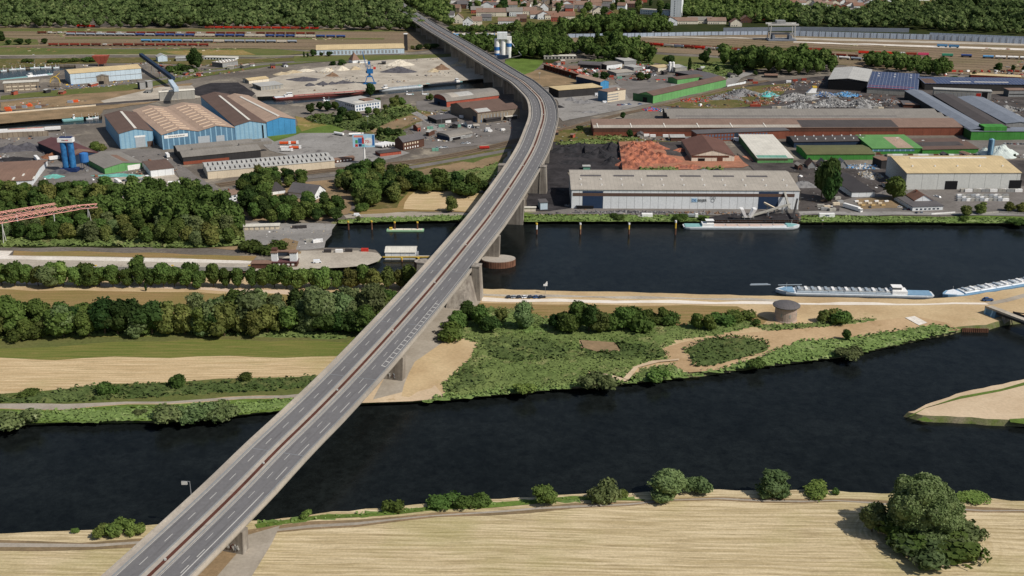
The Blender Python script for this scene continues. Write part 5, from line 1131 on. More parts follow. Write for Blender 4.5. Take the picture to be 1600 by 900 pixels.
bld('brown_slope_hall','long low hall with brown striped roof and green ribbed wall','hall',(1440.5,241.5),(1528,240),C=(1428,217),h=4.5,rh=1.4,style='gable',wall='w_greenvivid',roof='r_brown',rops=[('sec',1,44,10,24,'r_dark')])
bg = bld('green_front_hall','vivid green windowless hall front at the right edge','hall',(1516,219),(1660,219),dep=18,h=8.5,wall='w_greenvivid',roof='r_bluegrey')
MB().box(12,34,.4,14,8.9,13).build('raised_front', MM['w_greenvivid'], bg.wall)
def diag(nm, label, fl, fr, rl, hgt_, roofm, wallm, rops=(), rh=1.6):
    """hall running away from the camera: front-left/right and rear-left eave pixels"""
    a, b_, c = G(*fl, hgt_), G(*fr, hgt_), G(*rl, hgt_); e = Vector((c.x-a.x, c.y-a.y)); D = e.length; e /= D; nrm = Vector((e.y, -e.x)); W = Vector((b_.x-a.x,b_.y-a.y)).dot(nrm)
    return bld(nm, label, 'hall', Vector((a.x,a.y,0)), Vector((a.x+nrm.x*W, a.y+nrm.y*W,0)), dep=D, h=hgt_, rh=rh, style='gable', axis='y', wall=wallm, roof=roofm, rops=rops)
diag('diagonal_hall','long diagonal hall with blue-grey solar roof ending at the green front',(1516,203),(1542,200),(1414,142),9,'r_bluegrey','w_dark')
diag('diagonal_hall','long diagonal dark brown roofed hall between the two blue-grey roofs',(1542,199.5),(1566,193),(1458,148),9,'r_dark','w_dark')
diag('diagonal_hall','diagonal hall with pale blue-grey roof, rightmost of the three',(1572,193),(1610,190),(1496,152),8,'r_bluegrey','w_grey')
bo2 = bld('open_hall','tall open-fronted hall with light grey gabled roof above the scrap yard','hall',(1293,140),(1354,143.5),C=(1313,106.5),h=12,rh=2.5,style='gable',axis='y',wall='w_dark',roof='r_ltgrey',ops=[('panel','F',.2,44,.1,11.9,'door_dark','opening_shade')])  # dark sheet painted as the shade inside the open front
bld('solar_hall','wide hall with dark blue solar panels and red roof edge','hall',(1354,146),(1433,150.5),C=(1370,115.5),h=7,rh=2.5,style='mono',wall='w_conc',roof='solar',rops=[('sec',.5,46,.2,1.4,'red_paint'),('sec',.5,52,13,14,'red_paint'),('vents',3,.7,'wht'),('vents',3,.85,'wht')])
bld('solar_hall','long narrow solar-roofed hall along the right edge','hall',(1444,141),(1610,143),C=(1446,120.5),h=8,rh=1.6,style='gable',wall='w_dark',roof='solar',rops=[('sec',.5,14,.5,26,'r_brown'),('sky',32,56,8,10,'skylite'),('sky',60,100,8,10,'skylite')])
bld('concrete_block','weathered grey concrete bunker building with dark openings and a red door','building',(1458,153),(1548,157),dep=12,h=10,wall='w_conc',roof='r_ltgrey',ops=[('win','F',2,44,1,7,9,'w_grey',.82),('door','F',46,51,7.5,'red_paint'),('door','F',52,58,9,'door_dark')])
bld('concrete_block','layered grey concrete block with roof deck at the right edge','building',(1575,152),(1604,152),dep=14,h=8,wall='w_grey',roof='r_tile',ops=[('band','F',1,18,3,4,'w_dark','floor_band')])
bld('cream_roof_shed','long low shed with cream roof beside the freight lines, right','shed',(1516,123),(1594,127),C=(1514,114),h=5,rh=1.2,style='gable',wall='w_red',roof='r_sand')
bld('brown_shed','small brown flat-roofed shed in the trees above the solar roofs','shed',(1403,107.5),(1440,108.5),C=(1404,100.5),h=4,rh=1.2,style='gable',wall='w_brickdk',roof='r_brown')
bld('small_shelter','small brown-roofed shelter in front of the dark tree belt','shelter',(1195,121.5),(1215,122),dep=14,h=3,rh=.8,style='gable',wall='w_dark',roof='r_rust')
bld('yard_shed','low shed with dark roof and rusty front in the scrap yard','shed',(1411,168.5),(1440,169.5),C=(1398,157),h=3.6,wall='w_rustd' if 'w_rustd' in MM else 'w_brown',roof='r_slate',rops=[('sec',2,19,.2,9,'r_rust')])
# green halls top centre
gh = bld('light_green_hall','long light green hall with brown roof running along the railway','hall',(1020,162),(1134,135.5),C=(996,147),h=9,rh=3,style='gable',wall='w_green',roof='r_brown',ops=[('panel','L',.2,28,.1,8.8,'w_greenshade'),('door','L',8,14,6,'door_dark')])  # darker green panel is the painted shade on the left gable end
bld('green_annex','wide dark brown roofed hall with green front behind the light green hall','hall',(1058,132),(1098,127),C=(1042,121.5),h=6,rh=1.5,style='gable',wall='w_green',roof='r_brown')
bld('dark_annex','flat dark roof hall joined right of the green annex','hall',(1098,129),(1130,126),dep=60,h=4.5,rh=1,style='gable',wall='w_dark',roof='r_slate')
bld('open_canopy','large sand-coloured canopy roof with dark open sides beside the bridge bend','canopy',(872.7,153.5),(941,148),C=(853,136),h=9,wall='w_dark',roof='r_sand')  # solid dark walls stand for the shade under the open canopy
bld('blue_gable_shed','tall shed with bright blue gable and tan roof','shed',(938,140),(951,138.5),dep=50,h=9,rh=2,style='gable',axis='y',wall='w_bluebright',roof='r_tan',ops=[('panel','L',.2,49,.1,8.8,'w_navy')])  # navy panel darkens the left wall as painted shade
bld('shelf_building','beige concrete frame building with open floors and a tall pale stair tower','building',(949,160.5),(977,156),dep=16,h=12,wall='w_beige',roof='r_tile',ops=[('band','F',.5,17,2,3.2,'w_grey','floor_slot'),('band','F',.5,17,5,6.2,'w_grey','floor_slot'),('band','F',.5,17,8,9.2,'w_grey','floor_slot'),('panel','L',.2,15.5,.1,11.8,'w_bluegrey')],rops=[('box',16,18.6,.2,3,2.4,'w_cream','stair_tower')])  # blue-grey panel paints shade over the left side
bld('dome_roof_depot','large round-cornered depot with dark curved roof behind the workshops','depot',(903,107),(938,109),C=(899,96),h=6,rh=2,style='barrel',wall='w_dark',roof='r_slate')
bld('workshop','white workshop with dark left side, left of the trio','workshop',(948,109),(972,106),dep=24,h=6,rh=1,style='gable',wall='w_white',roof='r_grey',ops=[('panel','L',.2,23.5,.1,5.9,'w_dark')])  # dark panel is shade painted on the white left wall
bld('workshop','grey workshop with pale flat roof at the back','workshop',(975,102.5),(994,101.5),dep=30,h=6,wall='w_grey',roof='r_ltgrey')
bld('workshop','small white-fronted workshop with grey roof beside the dark depot','workshop',(931,108.5),(939,107),dep=16,h=5,wall='w_white',roof='r_grey')
bld('workshop','narrow dark-sided workshop right of the grey one','workshop',(990,110.5),(1004,109),dep=22,h=4,wall='w_grey',roof='r_ltgrey')
bld('workshop','low pale-roofed workshop with green edge','workshop',(963,118.5),(992,116.5),dep=24,h=3.5,wall='w_grey',roof='r_beige')
bld('workshop','long cream-roofed shop near the white tanks','workshop',(1028,112),(1050,110.5),dep=22,h=5,wall='w_cream',roof='r_sand')
bld('flat_office','pale grey two-storey flat-roofed office right of the white tanks','office',(1055,114.5),(1073,113.5),dep=26,h=7,wall='w_ltg' if 'w_ltg' in MM else 'w_conc',roof='r_ltgrey',ops=[('win','F',1,14,1,2.5,5,'glass_dark')])
bld('yard_shed','rust-red flat shed in the scrap yard behind the red rack','shed',(886,112),(902,112.5),dep=24,h=4,wall='w_red',roof='r_rust')
bld('long_low_shed','long low pale shed with dark bays near the white silos','shed',(850,93),(900,92.5),dep=12,h=4.5,wall='w_conc',roof='r_white',ops=[('win','F',1,46,.8,3.4,9,'door_dark',.5)])
# quayside right
bld('flat_dark_store','wide low store with flat black roof and white front end','store',(1330,309),(1366,308),C=(1308,271),h=4.5,wall='w_white',roof='r_vdark')
bld('red_roof_house','house with red-brown hipped roof and white gable','house',(1428,322),(1456,321.5),dep=16,h=4.5,rh=4.2,style='gable',axis='y',wall='w_white',roof='r_redtile',ops=[('win','F',3,11,1.5,3.2,3,'glass_blue')],rops=[('chimney',6,12,1.5,'w_brick')])
bld('flat_extension','low white extension with flat dark roof in front of the red-roofed house','extension',(1425,330.5),(1473,329),C=(1407,305.5),h=3.6,wall='w_white',roof='r_slate',ops=[('win','F',2,22,1,2.2,6,'glass_dark')])
bld('brown_box_shed','small dark brown shed at the left end of the sand-yellow roof','shed',(1376,265),(1391,264),dep=14,h=8,wall='w_dark',roof='r_rust')
for i,(x,y,c,lb) in enumerate(((1226,0,0,''),)): pass
for i, x in enumerate((1262,1281,1297,1311)):
    bld('gable_bay', f'{["pale red","grey","brown","white and blue"][i]} steep gabled sawtooth bay below the green wall', 'shed', (x,263.5),(x+13,263.5), dep=12, h=2.6, rh=4.2, style='gable', axis='y', wall='w_grey', roof=['r_redtile','r_grey','r_tile','r_ltgrey'][i])
bld('coal_cabin','pale green cabin on the coal yard','cabin',(911,266),(922,266),dep=5,h=3.2,wall='w_teal',roof='r_ltgrey')
bld('brick_lean_to','low brick lean-to with grey canopy in front of the long brick hall','lean-to',(1048,220.5),(1070,220.5),dep=9,h=3.5,rh=.8,style='mono',wall='w_brickdk',roof='r_ltgrey')
bld('site_cabin','pale two-storey site cabin stack beside the bridge pier','cabin',(844,328.5),(855.5,328),dep=9,h=6,wall='w_paleblue',roof='r_slate')
bld('fence_store','long cream low wall store at the canal edge by the bridge','store',(817,330.5),(837,330.5),dep=3,h=2.8,wall='w_cream',roof='r_white')
# town houses at the top
for i,(x,y,w_,d_,h_,rh_,ax,wl,rf,lb) in enumerate([
 (716,37,14,12,8,6,'y','w_cream','r_tile','tall cream gabled town house, leftmost in the front row'),(731,41,14,12,7,5,'y','w_white','r_grey','white town house with pointed gable in front of the dark tree'),(745,40,14,12,7,5,'x','w_cream','r_tile','cream-and-white house joined to the pointed white house'),
 (738,44.5,7,6,3,2,'y','w_red','r_redtile','tiny orange garden house below the white town houses'),(760,49,7,6,3,2,'y','w_white','r_redtile','tiny white garden house with red roof below the town'),
 (770,26,46,14,7,5,'x','w_tile' if 0 else 'w_cream','r_tile','long terraced row with brown roof left of the half-timbered house'),(804,26,22,12,8,5,'x','w_white','r_grey','half-timbered white block with grey roof'),(826,24,22,12,7,5,'x','w_cream','r_tile','terrace with tan roof right of the half-timbered block'),
 (795,38,30,12,5,4,'x','w_white','r_tile','low white row with brown roof above the tree belt'),(815,35,14,12,6,5,'x','w_brickdk','r_brown','brown-roofed town house between conifers'),(760,33,14,12,6,4,'x','w_grey','r_slate','grey slate-roofed town house left of the conifer'),
 (700,12,20,14,7,3,'x','w_grey','r_ltgrey','flat grey town building left, near the bridge road'),(722,14,14,14,8,5,'x','w_brickdk','r_slate','brown town house beside the flat grey building'),(752,8,14,12,8,6,'y','w_white','r_redtile','white gabled house with red roof at the top'),(765,12,18,12,6,4,'x','w_cream','r_redtile','red-roofed house right of the white gabled one'),
 (803,4,18,16,12,3,'x','w_grey','r_slate','tall grey block cut by the top edge'),(850,20,12,14,9,6,'y','w_white','r_tile','white gabled house right of the conifer pair'),(862,8,14,14,7,5,'y','w_white','r_tile','white house near the top edge, centre'),(880,18,30,12,7,4,'x','w_cream','r_tile','cream row with tan roof, upper centre'),
 (870,34,16,12,7,5,'x','w_red','r_redtile','red house with white front among belt trees'),(886,32,22,12,7,5,'x','w_cream','r_redtile','pink-roofed row above the barrier belt'),(905,14,16,14,7,4,'x','w_grey','r_tile','tan-roofed block left of the big tree mass'),(922,20,16,14,7,4,'x','w_cream','r_grey','grey-roofed block in the upper centre'),
 (936,24,18,13,7,6,'y','w_cream','r_slate','dark slate gabled house left of the brick gable'),(954,31,14,12,8,5,'y','w_red','r_redtile','red brick gabled house at the edge of the tree mass'),(966,4,18,12,10,2,'x','w_white','r_grey','white apartment block cut by the top edge'),
 (992,12,22,14,7,3,'x','w_brickdk','r_tile','brown flat block between the two white towers'),(1002,4,16,14,8,3,'x','w_red','r_redtile','red block behind the white tower'),(1048,40,18,13,7,5,'y','w_white','r_tile','white gabled house right below the white tower block'),(1068,38,40,13,5,4,'x','w_cream','r_tile','grey-roofed terrace right of the tower, first part'),(1094,37,34,13,5,4,'x','w_cream','r_grey','terrace with grey roof, second part'),(1120,38,26,13,5,4,'x','w_cream','r_tile','terrace with tan roof, third part'),
 (1150,42,16,13,6,5,'y','w_cream','r_redtile','cream gabled house before the bright wood'),(1166,36,16,13,5,5,'y','w_brickdk','r_tile','brown gabled house right of the cream one'),(1190,32,16,12,5,4,'x','w_red','r_redtile','low red-roofed house by the barrier'),(1232,18,24,14,6,4,'x','w_white','r_tile','tan-roofed house at left of the right-hand town'),(1225,30,18,12,5,4,'x','w_cream','r_beige','pale house with flat cream roof in the wood edge'),(1246,33,18,12,5,4,'x','w_cream','r_tile','cream house near the gantry crane'),(1250,24,14,12,5,4,'y','w_white','r_tile','white gabled house beyond the gantry'),
 (1276,22,20,14,7,6,'y','w_white','r_ltgrey','big white gabled house in the right-hand town'),(1290,16,20,14,9,4,'x','w_white','r_tile','white block behind the big gabled house')]):
    bld('town_house', lb, 'house', (x-w_*.56, y), (x+w_*.56, y), dep=d_*1.25, h=h_*1.15, rh=rh_*1.3, style='gable', axis=ax, wall=wl, roof=rf, group='town houses along the top', ops=[('win','F',1,max(6,w_*.8),1.2,2.8,max(2,int(w_/5)),'glass_dark',.45)]+([('win','F',1,max(6,w_*.8),4.2,5.6,max(2,int(w_/5)),'glass_dark',.45)] if h_ >= 7 else []), rops=[('chimney',w_*.25,d_*.4,1.6,'w_brick')] if i % 2 else [])
rr = random.Random(4); k = 0
for yy, xs in ((22,range(1318,1352,11)),(15,range(1306,1374,12)),(9,range(1240,1385,13)),(4,range(1226,1400,15)),(1,range(1420,1600,24))):
    for x in xs:
        k += 1; y = yy+rr.uniform(-1.2,1.2); w_ = rr.uniform(12,20)
        bld('town_house', f'{nth(k)} house from the front in the dense right-hand town quarter', 'house', (x-w_*.45,y),(x+w_*.45,y+rr.uniform(-.4,.4)), dep=15, h=rr.uniform(5,8), rh=rr.uniform(3.5,5.5), style='gable', axis=rr.choice('xy'), wall=rr.choice(['w_white','w_cream','w_white','w_red']), roof=rr.choice(['r_tile','r_redtile','r_grey','r_tile']), group='town houses, right quarter', ops=[('win','F',1,w_*.7,1.2,2.8,3,'glass_dark',.45)])
k = 0
for y0, xs in ((14,range(696,980,21)),(8,range(705,990,19)),(3,range(690,1000,20)),(-1,range(700,1010,24)),(20,(712,742,836,852,893,912)),(30,(702,842,853,858))):
    for x in xs:
        k += 1; y = y0+rr.uniform(-1.4,1.4); x += rr.uniform(-4,4); w_ = rr.uniform(13,24)
        bld('town_house', f'{nth(k)} small house in the loose rows filling the upper town', 'house', (x-w_*.45,y),(x+w_*.45,y+rr.uniform(-.5,.5)), dep=14, h=rr.uniform(5,9), rh=rr.uniform(4,6), style='gable', axis=rr.choice('xxy'), wall=rr.choice(['w_white','w_cream','w_grey','w_red','w_stone']), roof=rr.choice(['r_tile','r_rust','r_grey','r_tile','r_slate']), group='small houses of the upper town', ops=[('win','F',1,w_*.7,1.2,2.8,3,'glass_dark',.45)])
tb = bld('tower_block','tall white tower block with dark blue shaded side in the upper centre','tower block',(1047,26.5),(1064,27),dep=26,h=33,wall='w_white',roof='r_ltgrey',ops=[('win','F',6,9,2+3.2*i,3.6+3.2*i,1,'glass_dark') for i in range(9)]+[('win','L',1,25,2+3.2*i,3.8+3.2*i,6,'glass_dark',.6) for i in range(9)],rops=[('box',3,12,6,16,3,'w_white','lift_house')])
bld('tower_podium','low white wing with window rows joined to the tower block','building',(1000,22),(1046,25),dep=16,h=9,wall='w_white',roof='r_beige',ops=[('win','F',1,44,1.5,3,12,'glass_dark',.5),('win','F',1,44,5,6.5,12,'glass_dark',.5)])
for b_ in BCHK: print(b_)
# ------------------------------------------------------------ single landmarks
def W2(px, py, z=0.0): g = G(px, py, z); return (g.x, g.y, z)
# round brick tower on the island
p = G(1227, 499); o = thing('round_tower', 'squat round brick tower with overhanging shallow grey roof on the dry grass', 'tower', (p.x,p.y,0))
WM('w_pinkbrick', (176,156,142), .88, lines=('Z',2.4,.06,(140,122,110)))
mb = MB(); k = 28
for (r0,z0),(r1,z1) in (((6.7,0),(6.3,.8)),((6.3,.8),(6.1,8.0)),((6.1,8.0),(6.6,8.6))):
    n0 = len(mb.v); mb.add([(math.cos(6.2832*i/k)*r, math.sin(6.2832*i/k)*r, z) for r, z in ((r0,z0),(r1,z1)) for i in range(k)], [(i,(i+1)%k,(i+1)%k+k,i+k) for i in range(k)])
mb.build('wall', MM['w_pinkbrick'], o)
mb = MB(); prof = [(7.6,8.4),(7.75,8.9),(6.5,9.6),(4.2,10.2),(0.4,10.6)]
mb.add([(math.cos(6.2832*i/k)*r, math.sin(6.2832*i/k)*r, z) for r, z in prof for i in range(k)], [(j*k+i,j*k+(i+1)%k,(j+1)*k+(i+1)%k,(j+1)*k+i) for j in range(len(prof)-1) for i in range(k)]+[tuple(range(4*k,5*k))]+[tuple(range(k))[::-1]])
mb.build('roof', MM['r_slate'], o)
for a in (-2.2,-1.4,-.6,.9): MB().box(-.5,.5,-.12,.12,3.2,5.0).build('window', MM['w_conc'], o, (math.cos(a)*6.25, math.sin(a)*6.25, 0)).rotation_euler = (0,0,a+math.pi/2)
def silo(name, label, px, py, r, h, m, parts=1, top=None, band=None, legs=0, gap=0.6):
    p = G(px,py); o = thing(name, label, 'silo', (p.x,p.y,0))
    for i in range(parts):
        x = (i-(parts-1)/2)*(2*r+gap); zb = legs
        q = MB().tube((x,0,zb+1.6),(x,0,h),r,r,16); q.build('cylinder', MM[m], o); MB().tube((x,0,zb),(x,0,zb+1.6),r*.35,r,16).build('hopper', MM[m], o)
        MB().tube((x,0,h),(x,0,h+.9),r,r*.25,16).build('cap', MM[top or m], o)
        if legs:
            for a in (.8,2.36,3.93,5.5): MB().tube((x+math.cos(a)*r*.85,math.sin(a)*r*.85,0),(x+math.cos(a)*r*.85,math.sin(a)*r*.85,zb+2.2),.18,n=6).build('leg', MM['navy_paint'], o)
    return o
mat('silo_blue', (60,124,176), (40,86,134), s1=.35, s2=3.0, amt=.3, rough=.6)
o = silo('twin_silo','tall twin blue silos with white lettered sign band and mast on top', 110, 268, 2.7, 27, 'silo_blue', 2, legs=2.5)
MB().box(-6.4,6.4,-3.2,2.4,26.2,29.6).build('sign_band', MM['wht'], o); text('sign_lettering','KIESBAU', 1.9, o, (-3.6,-3.26,27.2), 'red_paint') if 0 else [MB().box(-2.6+.95*i_,-2.6+.95*i_+.6,-3.3,-3.2,27.4,28.4).build('sign_letter', MM['red_paint' if i_ > 2 else 'trim_brown'], o) for i_ in range(6)]
MB().tube((0,0,29.6),(0,0,37),.22,.1,6).build('mast', MM['metal'], o); MB().box(-5,5,-2,2,29.6,30.4).build('platform', MM['navy_paint'], o)
MB().box(-7,7,-4,4,.5,3.4).build('base_frame', MM['navy_paint'], o)
silo('blue_silo','shorter light blue silo on dark legs beside the twin silos', 134, 266, 3.6, 15, 'blue_paint', 1, legs=6)
o = silo('cement_silo','cluster of white and blue cement silos beside the bridge, far side', 786, 92, 3.6, 28, 'wht', 3, gap=1.2)
for i, (x, z0, z1) in enumerate(((-8.4,12,17),(-8.4,5,8),(8.4,17,22))): MB().tube((x,0,z0),(x,0,z1),3.68,3.68,16).build('blue_band', MM['blue_paint'], o)
MB().box(-8,6,-5,5,28,37).build('head_house', MM['w_white'], o); MB().box(1,12,-3.5,3.5,27,31).build('head_gallery', MM['wht'], o); MB().box(-8,8,-6,-3.7,0,6).build('loading_bay', MM['w_navy'], o)
MB().bar((9,0,26),(26,-6,6),.5).build('conveyor', MM['wht'], o); MB().bar((26,-6,6),(-8,-26,1),.5).build('conveyor', MM['r_slate'], o)
silo('steel_silo','grey-blue steel silo with dark lower half beside the pale heap', 1546, 245, 2.6, 16, 'w_bluegrey', 1, legs=1)
silo('white_tank','pair of slim white upright tanks between the workshops', 1049, 113, 1.8, 13, 'wht', 2)
# billboard
mat('board_blue', (150,200,226), (190,216,232), s1=.12, amt=.06)
p = G(570,257); o = thing('billboard', 'large advertising billboard on a single thick pale pole beside the railway', 'billboard', (p.x,p.y,0), .04)
MB().tube((0,.6,0),(0,.6,20),.85,.8,12).build('pole', MM['wht'], o); MB().box(-1.1,1.1,.1,1.4,13.8,16).build('bracket', MM['r_slate'], o)
bd = MB().box(-9.6,9.6,-.25,.25,15.6,27).build('panel', MM['board_blue'], o)
MB().box(-9.7,9.7,.25,.6,15.5,27.1).build('back_frame', MM['steelgrey'], bd)
mb = MB()
for cx, cz, r, m in ((4.2,20.6,3.5,0),): mb.add([(cx+math.cos(6.2832*i/20)*r*1.15,-.29,cz+math.sin(6.2832*i/20)*r) for i in range(20)], [tuple(range(20))])
mb.build('price_roundel', MM['wht'], bd)
text('price_lettering','70:-',3.6, bd, (.9,-.33,19.4), 'red_paint', sx=1.0); 
for nm, x0,x1,z0,z1,m in (('artwork',-8.6,-.2,24.4,26.2,'salmon_paint'),('artwork',-4.9,-1.6,19,23.6,'blue_paint'),('artwork',-1.5,.2,18.6,24.2,'red_paint'),('artwork',-7.6,-5.2,16,18.4,'red_paint'),('artwork',-7.4,-5.2,19,22,'green_paint'),('artwork',-4.6,-1.8,16.2,18.6,'navy_paint'),('artwork',7.4,9.3,17,26.4,'blue_paint'),('artwork',-1.5,.6,16.2,18,'teal_paint')):
    MB().box(x0,x1,-.30,-.24,z0,z1).build(nm, MM[m], bd)
# harbour crane
pm('crane_blue', (44,104,158), amt=.25)
p = G(578,131); o = thing('harbour_crane', 'blue rail-mounted harbour crane with raised lattice jib on the gravel quay', 'crane', (p.x,p.y,0), .1)
po = MB(); [po.bar((x,y,0),(x*.5,y*.5,9),.55) for x in (-6,6) for y in (-4,4)]; po.box(-8,8,-5,-3.6,0,1.3); po.box(-8,8,3.6,5,0,1.3); po.box(-3.4,3.4,-2.6,2.6,8.6,9.8); po.build('portal', MM['crane_blue'], o)
MB().tube((0,0,9.8),(0,0,13),1.6,1.4,12).build('slew_column', MM['crane_blue'], o)
cb = MB().box(-3,4.5,-2.4,2.4,13,18).build('machine_house', MM['crane_blue'], o); MB().box(-4.4,-3,-2,.5,13.5,16.5).build('cab', MM['glass_dark'], cb)
tw = MB(); [tw.bar((x,y,18),(x*.4,y*.4,27),.3) for x in (-2,2) for y in (-2,2)]; tw.box(-1.4,1.4,-1.4,1.4,24,27.4); [tw.bar((-2+.1*i,-2,18+1.4*i),(2-.1*i,-2,19.4+1.4*i),.16) for i in range(5)]; tw.build('tower', MM['crane_blue'], o)
jb = MB(); [jb.bar((-2,y,17),(-7.6,y*.3,40),.32) for y in (-1.4,1.4)]; jb.bar((-3.6,0,17),(-7.8,0,40),.3); [jb.bar((-2-.56*i,-1.4+.1*i,17+2.3*i),(-2.6-.56*i,1.3-.1*i,19+2.3*i),.16) for i in range(10)]; jb.build('jib', MM['crane_blue'], o)
MB().box(5,8,-1.8,1.8,18,20.5).build('counterweight', MM['red_paint'], o)
# container gantry over the freight line
p = G(1220,63); o = thing('gantry_crane', 'grey portal gantry crane standing over the barrier and freight road', 'crane', (p.x,p.y,0))
gm = MB(); [gm.bar((x,y,0),(x*.92,y,25),.8) for x in (-20,20) for y in (-9,9)]; gm.build('portal_legs', MM['weathered_paint'], o)
gm = MB(); gm.box(-24,24,-10,-8,24,26.5); gm.box(-24,24,8,10,24,26.5); gm.box(-21,-17,-9,9,23,25); gm.box(17,21,-9,9,23,25); gm.build('bridge_beam', MM['weathered_paint'], o)
MB().box(-10,4,-6,6,26.6,31).build('trolley_house', MM['w_grey'], o); MB().box(-22,22,-12,12,0,2.5).build('base_beam', MM['r_bluegrey'], o); MB().box(-19,19,-2,2,9,11.5).build('cross_beam', MM['steelgrey'], o)
for x in (-13,13): MB().box(x-2,x+2,-7,7,2.5,8).build('equipment_box', MM['r_bluegrey'], o)
# dark brick stub tower + masts
p = G(634.5,79); o = thing('brick_stack', 'square dark brick stack at the right end of the cream-roofed rail warehouse', 'chimney', (p.x,p.y,0)); MB().box(-2.4,2.4,-2.4,2.4,0,24).build('shaft', MM['w_dark'], o); MB().box(-2.8,2.8,-2.8,2.8,24,25).build('cap', MM['wht'], o)
# conveyors
def beam(name, label, cat, a, b_, za, zb, wd, ht, m, trestle=3, trm='steelgrey'):
    A, B = G(*a), G(*b_); d = Vector((B.x-A.x, B.y-A.y)); L = d.length; o = thing(name, label, cat, (A.x,A.y,0), math.atan2(d.y,d.x))
    MB().hexa([(0,-wd/2,za),(L,-wd/2,zb),(L,wd/2,zb),(0,wd/2,za)], [(0,-wd/2,za+ht),(L,-wd/2,zb+ht),(L,wd/2,zb+ht),(0,wd/2,za+ht)]).build('gallery', MM[m], o)
    for i in range(trestle):
        f = (i+.5)/trestle; z = za+(zb-za)*f; t = MB(); t.bar((L*f,-wd*.45,0),(L*f,-wd*.3,z),.3); t.bar((L*f,wd*.45,0),(L*f,wd*.3,z),.3); t.bar((L*f,-wd*.4,z*.5),(L*f,wd*.4,z*.5),.2); t.build('trestle', MM[trm], o)
    return o
beam('conveyor','long dark covered conveyor descending behind the pale blue warehouse','conveyor',(222,103),(272,137),13,9,4.5,4,'w_navy',4)
beam('conveyor','pale blue enclosed conveyor gallery feeding the twin hangar roof','conveyor',(268,142),(278,164),9,15,5,4.5,'w_paleblue',2)
beam('stacker_belt','long grey tubular loading belt reaching from the warehouse corner to the quay','conveyor',(1165,344),(1233,332),1.5,6,1.6,1.2,'w_conc',3)
beam('stacker_belt','short grey loading belt leaning against the warehouse corner','conveyor',(1233,334),(1224,328),3,13,1.6,1.2,'w_conc',1)
beam('stacker_belt','pale belt arm lying before the right blue warehouse door','conveyor',(1193,330),(1215,334),6,2.5,1.6,1.2,'w_beige',2)
beam('stacker_belt','tall thin feeder belt at the right end of the quay platform','conveyor',(1238,344),(1244,330),1,9,1.3,1,'w_dark',2)
o = beam('hopper_rig','V-shaped pale steel loading hopper on the quay','hopper',(1158,345),(1176,345),3,3,4,1,'w_conc',2); MB().hexa([(2,-2,3),(4,-2,3),(4,2,3),(2,2,3)],[(-1.5,-3,9.5),(1,-3,9.5),(1,3,9.5),(-1.5,3,9.5)]).build('chute', MM['wht'], o); MB().hexa([(5,-2,3),(7,-2,3),(7,2,3),(5,2,3)],[(8,-3,9.5),(10.5,-3,9.5),(10.5,3,9.5),(8,3,9.5)]).build('chute', MM['wht'], o)
# sheet pile quay at the barge
p0, p1 = G(1108,351.5,WZ), G(1248,351.5,WZ); d = p1-p0; o = thing('sheet_pile_quay','dark brown ribbed sheet pile quay wall behind the moored barge','quay wall',(p0.x,p0.y,0),math.atan2(d.y,d.x)); q = MB(); n_ = int(d.length/1.6)
for i in range(n_): q.box(i*1.6,i*1.6+.8,-.5,.2,-3.8,1.2); q.box(i*1.6+.8,i*1.6+1.6,-.05,.6,-3.8,1.2)
q.build('sheet_piling', MM['sheetpile'], o); MB().box(0,n_*1.6,-.6,1.0,1.2,1.6).build('capping_beam', MM['w_dark'], o)
# salmon pipe bridge in the wood
pm('salmon', (240,172,158), amt=.15)
for nm, a, b_, lb in (('pipe_bridge',(-40,352),(122,323.5),'salmon-pink lattice conveyor bridge crossing the wood, nearer long span'),('pipe_bridge',(-40,341),(87,320.5),'salmon-pink lattice conveyor bridge crossing the wood, shorter rear span'),('pipe_bridge',(122,323.5),(152,321),'thin salmon-pink end section of the conveyor bridge at the road')):
    A, B = G(*a,17), G(*b_,17); d = Vector((B.x-A.x,B.y-A.y)); L = d.length; o = thing(nm, lb, 'conveyor bridge', (A.x,A.y,0), math.atan2(d.y,d.x))
    w_ = 1.6 if L > 30 else .6; q = MB()
    for y in (-w_,w_):
        for z in (15.6,18.2): q.bar((0,y,z),(L,y,z),.24)
    n_ = int(L/3.2)
    for i in range(n_):
        x = i*L/n_; s = 15.6 if i%2 else 18.2; e = 33.8-s
        for y in (-w_,w_): q.bar((x,y,s),(x+L/n_,y,e),.13)
        q.bar((x,-w_,18.2),(x,w_,18.2),.2)
    q.build('truss', MM['salmon'], o); MB().box(0,L,-.6,.6,16,16.2).build('walkway', MM['r_slate'], o)
    for i in range(max(1,int(L/28))):
        x = (i+.5)*L/max(1,int(L/28)); t = MB(); t.bar((x-1.5,-1.5,0),(x,-1.2,15.6),.3); t.bar((x+1.5,1.5,0),(x,1.2,15.6),.3); t.build('trestle', MM['weathered_paint'], o)
# lock bridge at the right edge
A, B = G(1545,478,4), G(1660,520,4.5); d = Vector((B.x-A.x,B.y-A.y)); L = d.length
o = thing('lock_bridge','dark steel road bridge with curved railing leaving the island at the right edge','bridge',(A.x,A.y,0),math.atan2(d.y,d.x))
MB().box(7,L,-3.2,3.2,2.2,3.6).build('deck_girder', MM['w_dark'], o); MB().box(0,L,-2.8,2.8,3.6,3.8).build('deck', MM['concrete_ground'], o); MB().box(0,L,-3.3,-3.0,3.6,4.7).build('railing', MM['bridge_side'], o); MB().box(14,L,3.0,3.3,3.6,4.9).build('railing', MM['w_dark'], o)
MB().hexa([(0,-3.4,0),(8,-5,0),(8,4,0),(0,3.2,0)],[(0,-3.2,3.6),(8,-3.4,3.6),(8,3.4,3.6),(0,3.2,3.6)]).build('abutment', MM['w_bluegrey'], o); MB().box(12,14,-3,3,-4,2.2).build('pier', MM['pier_concrete'], o)
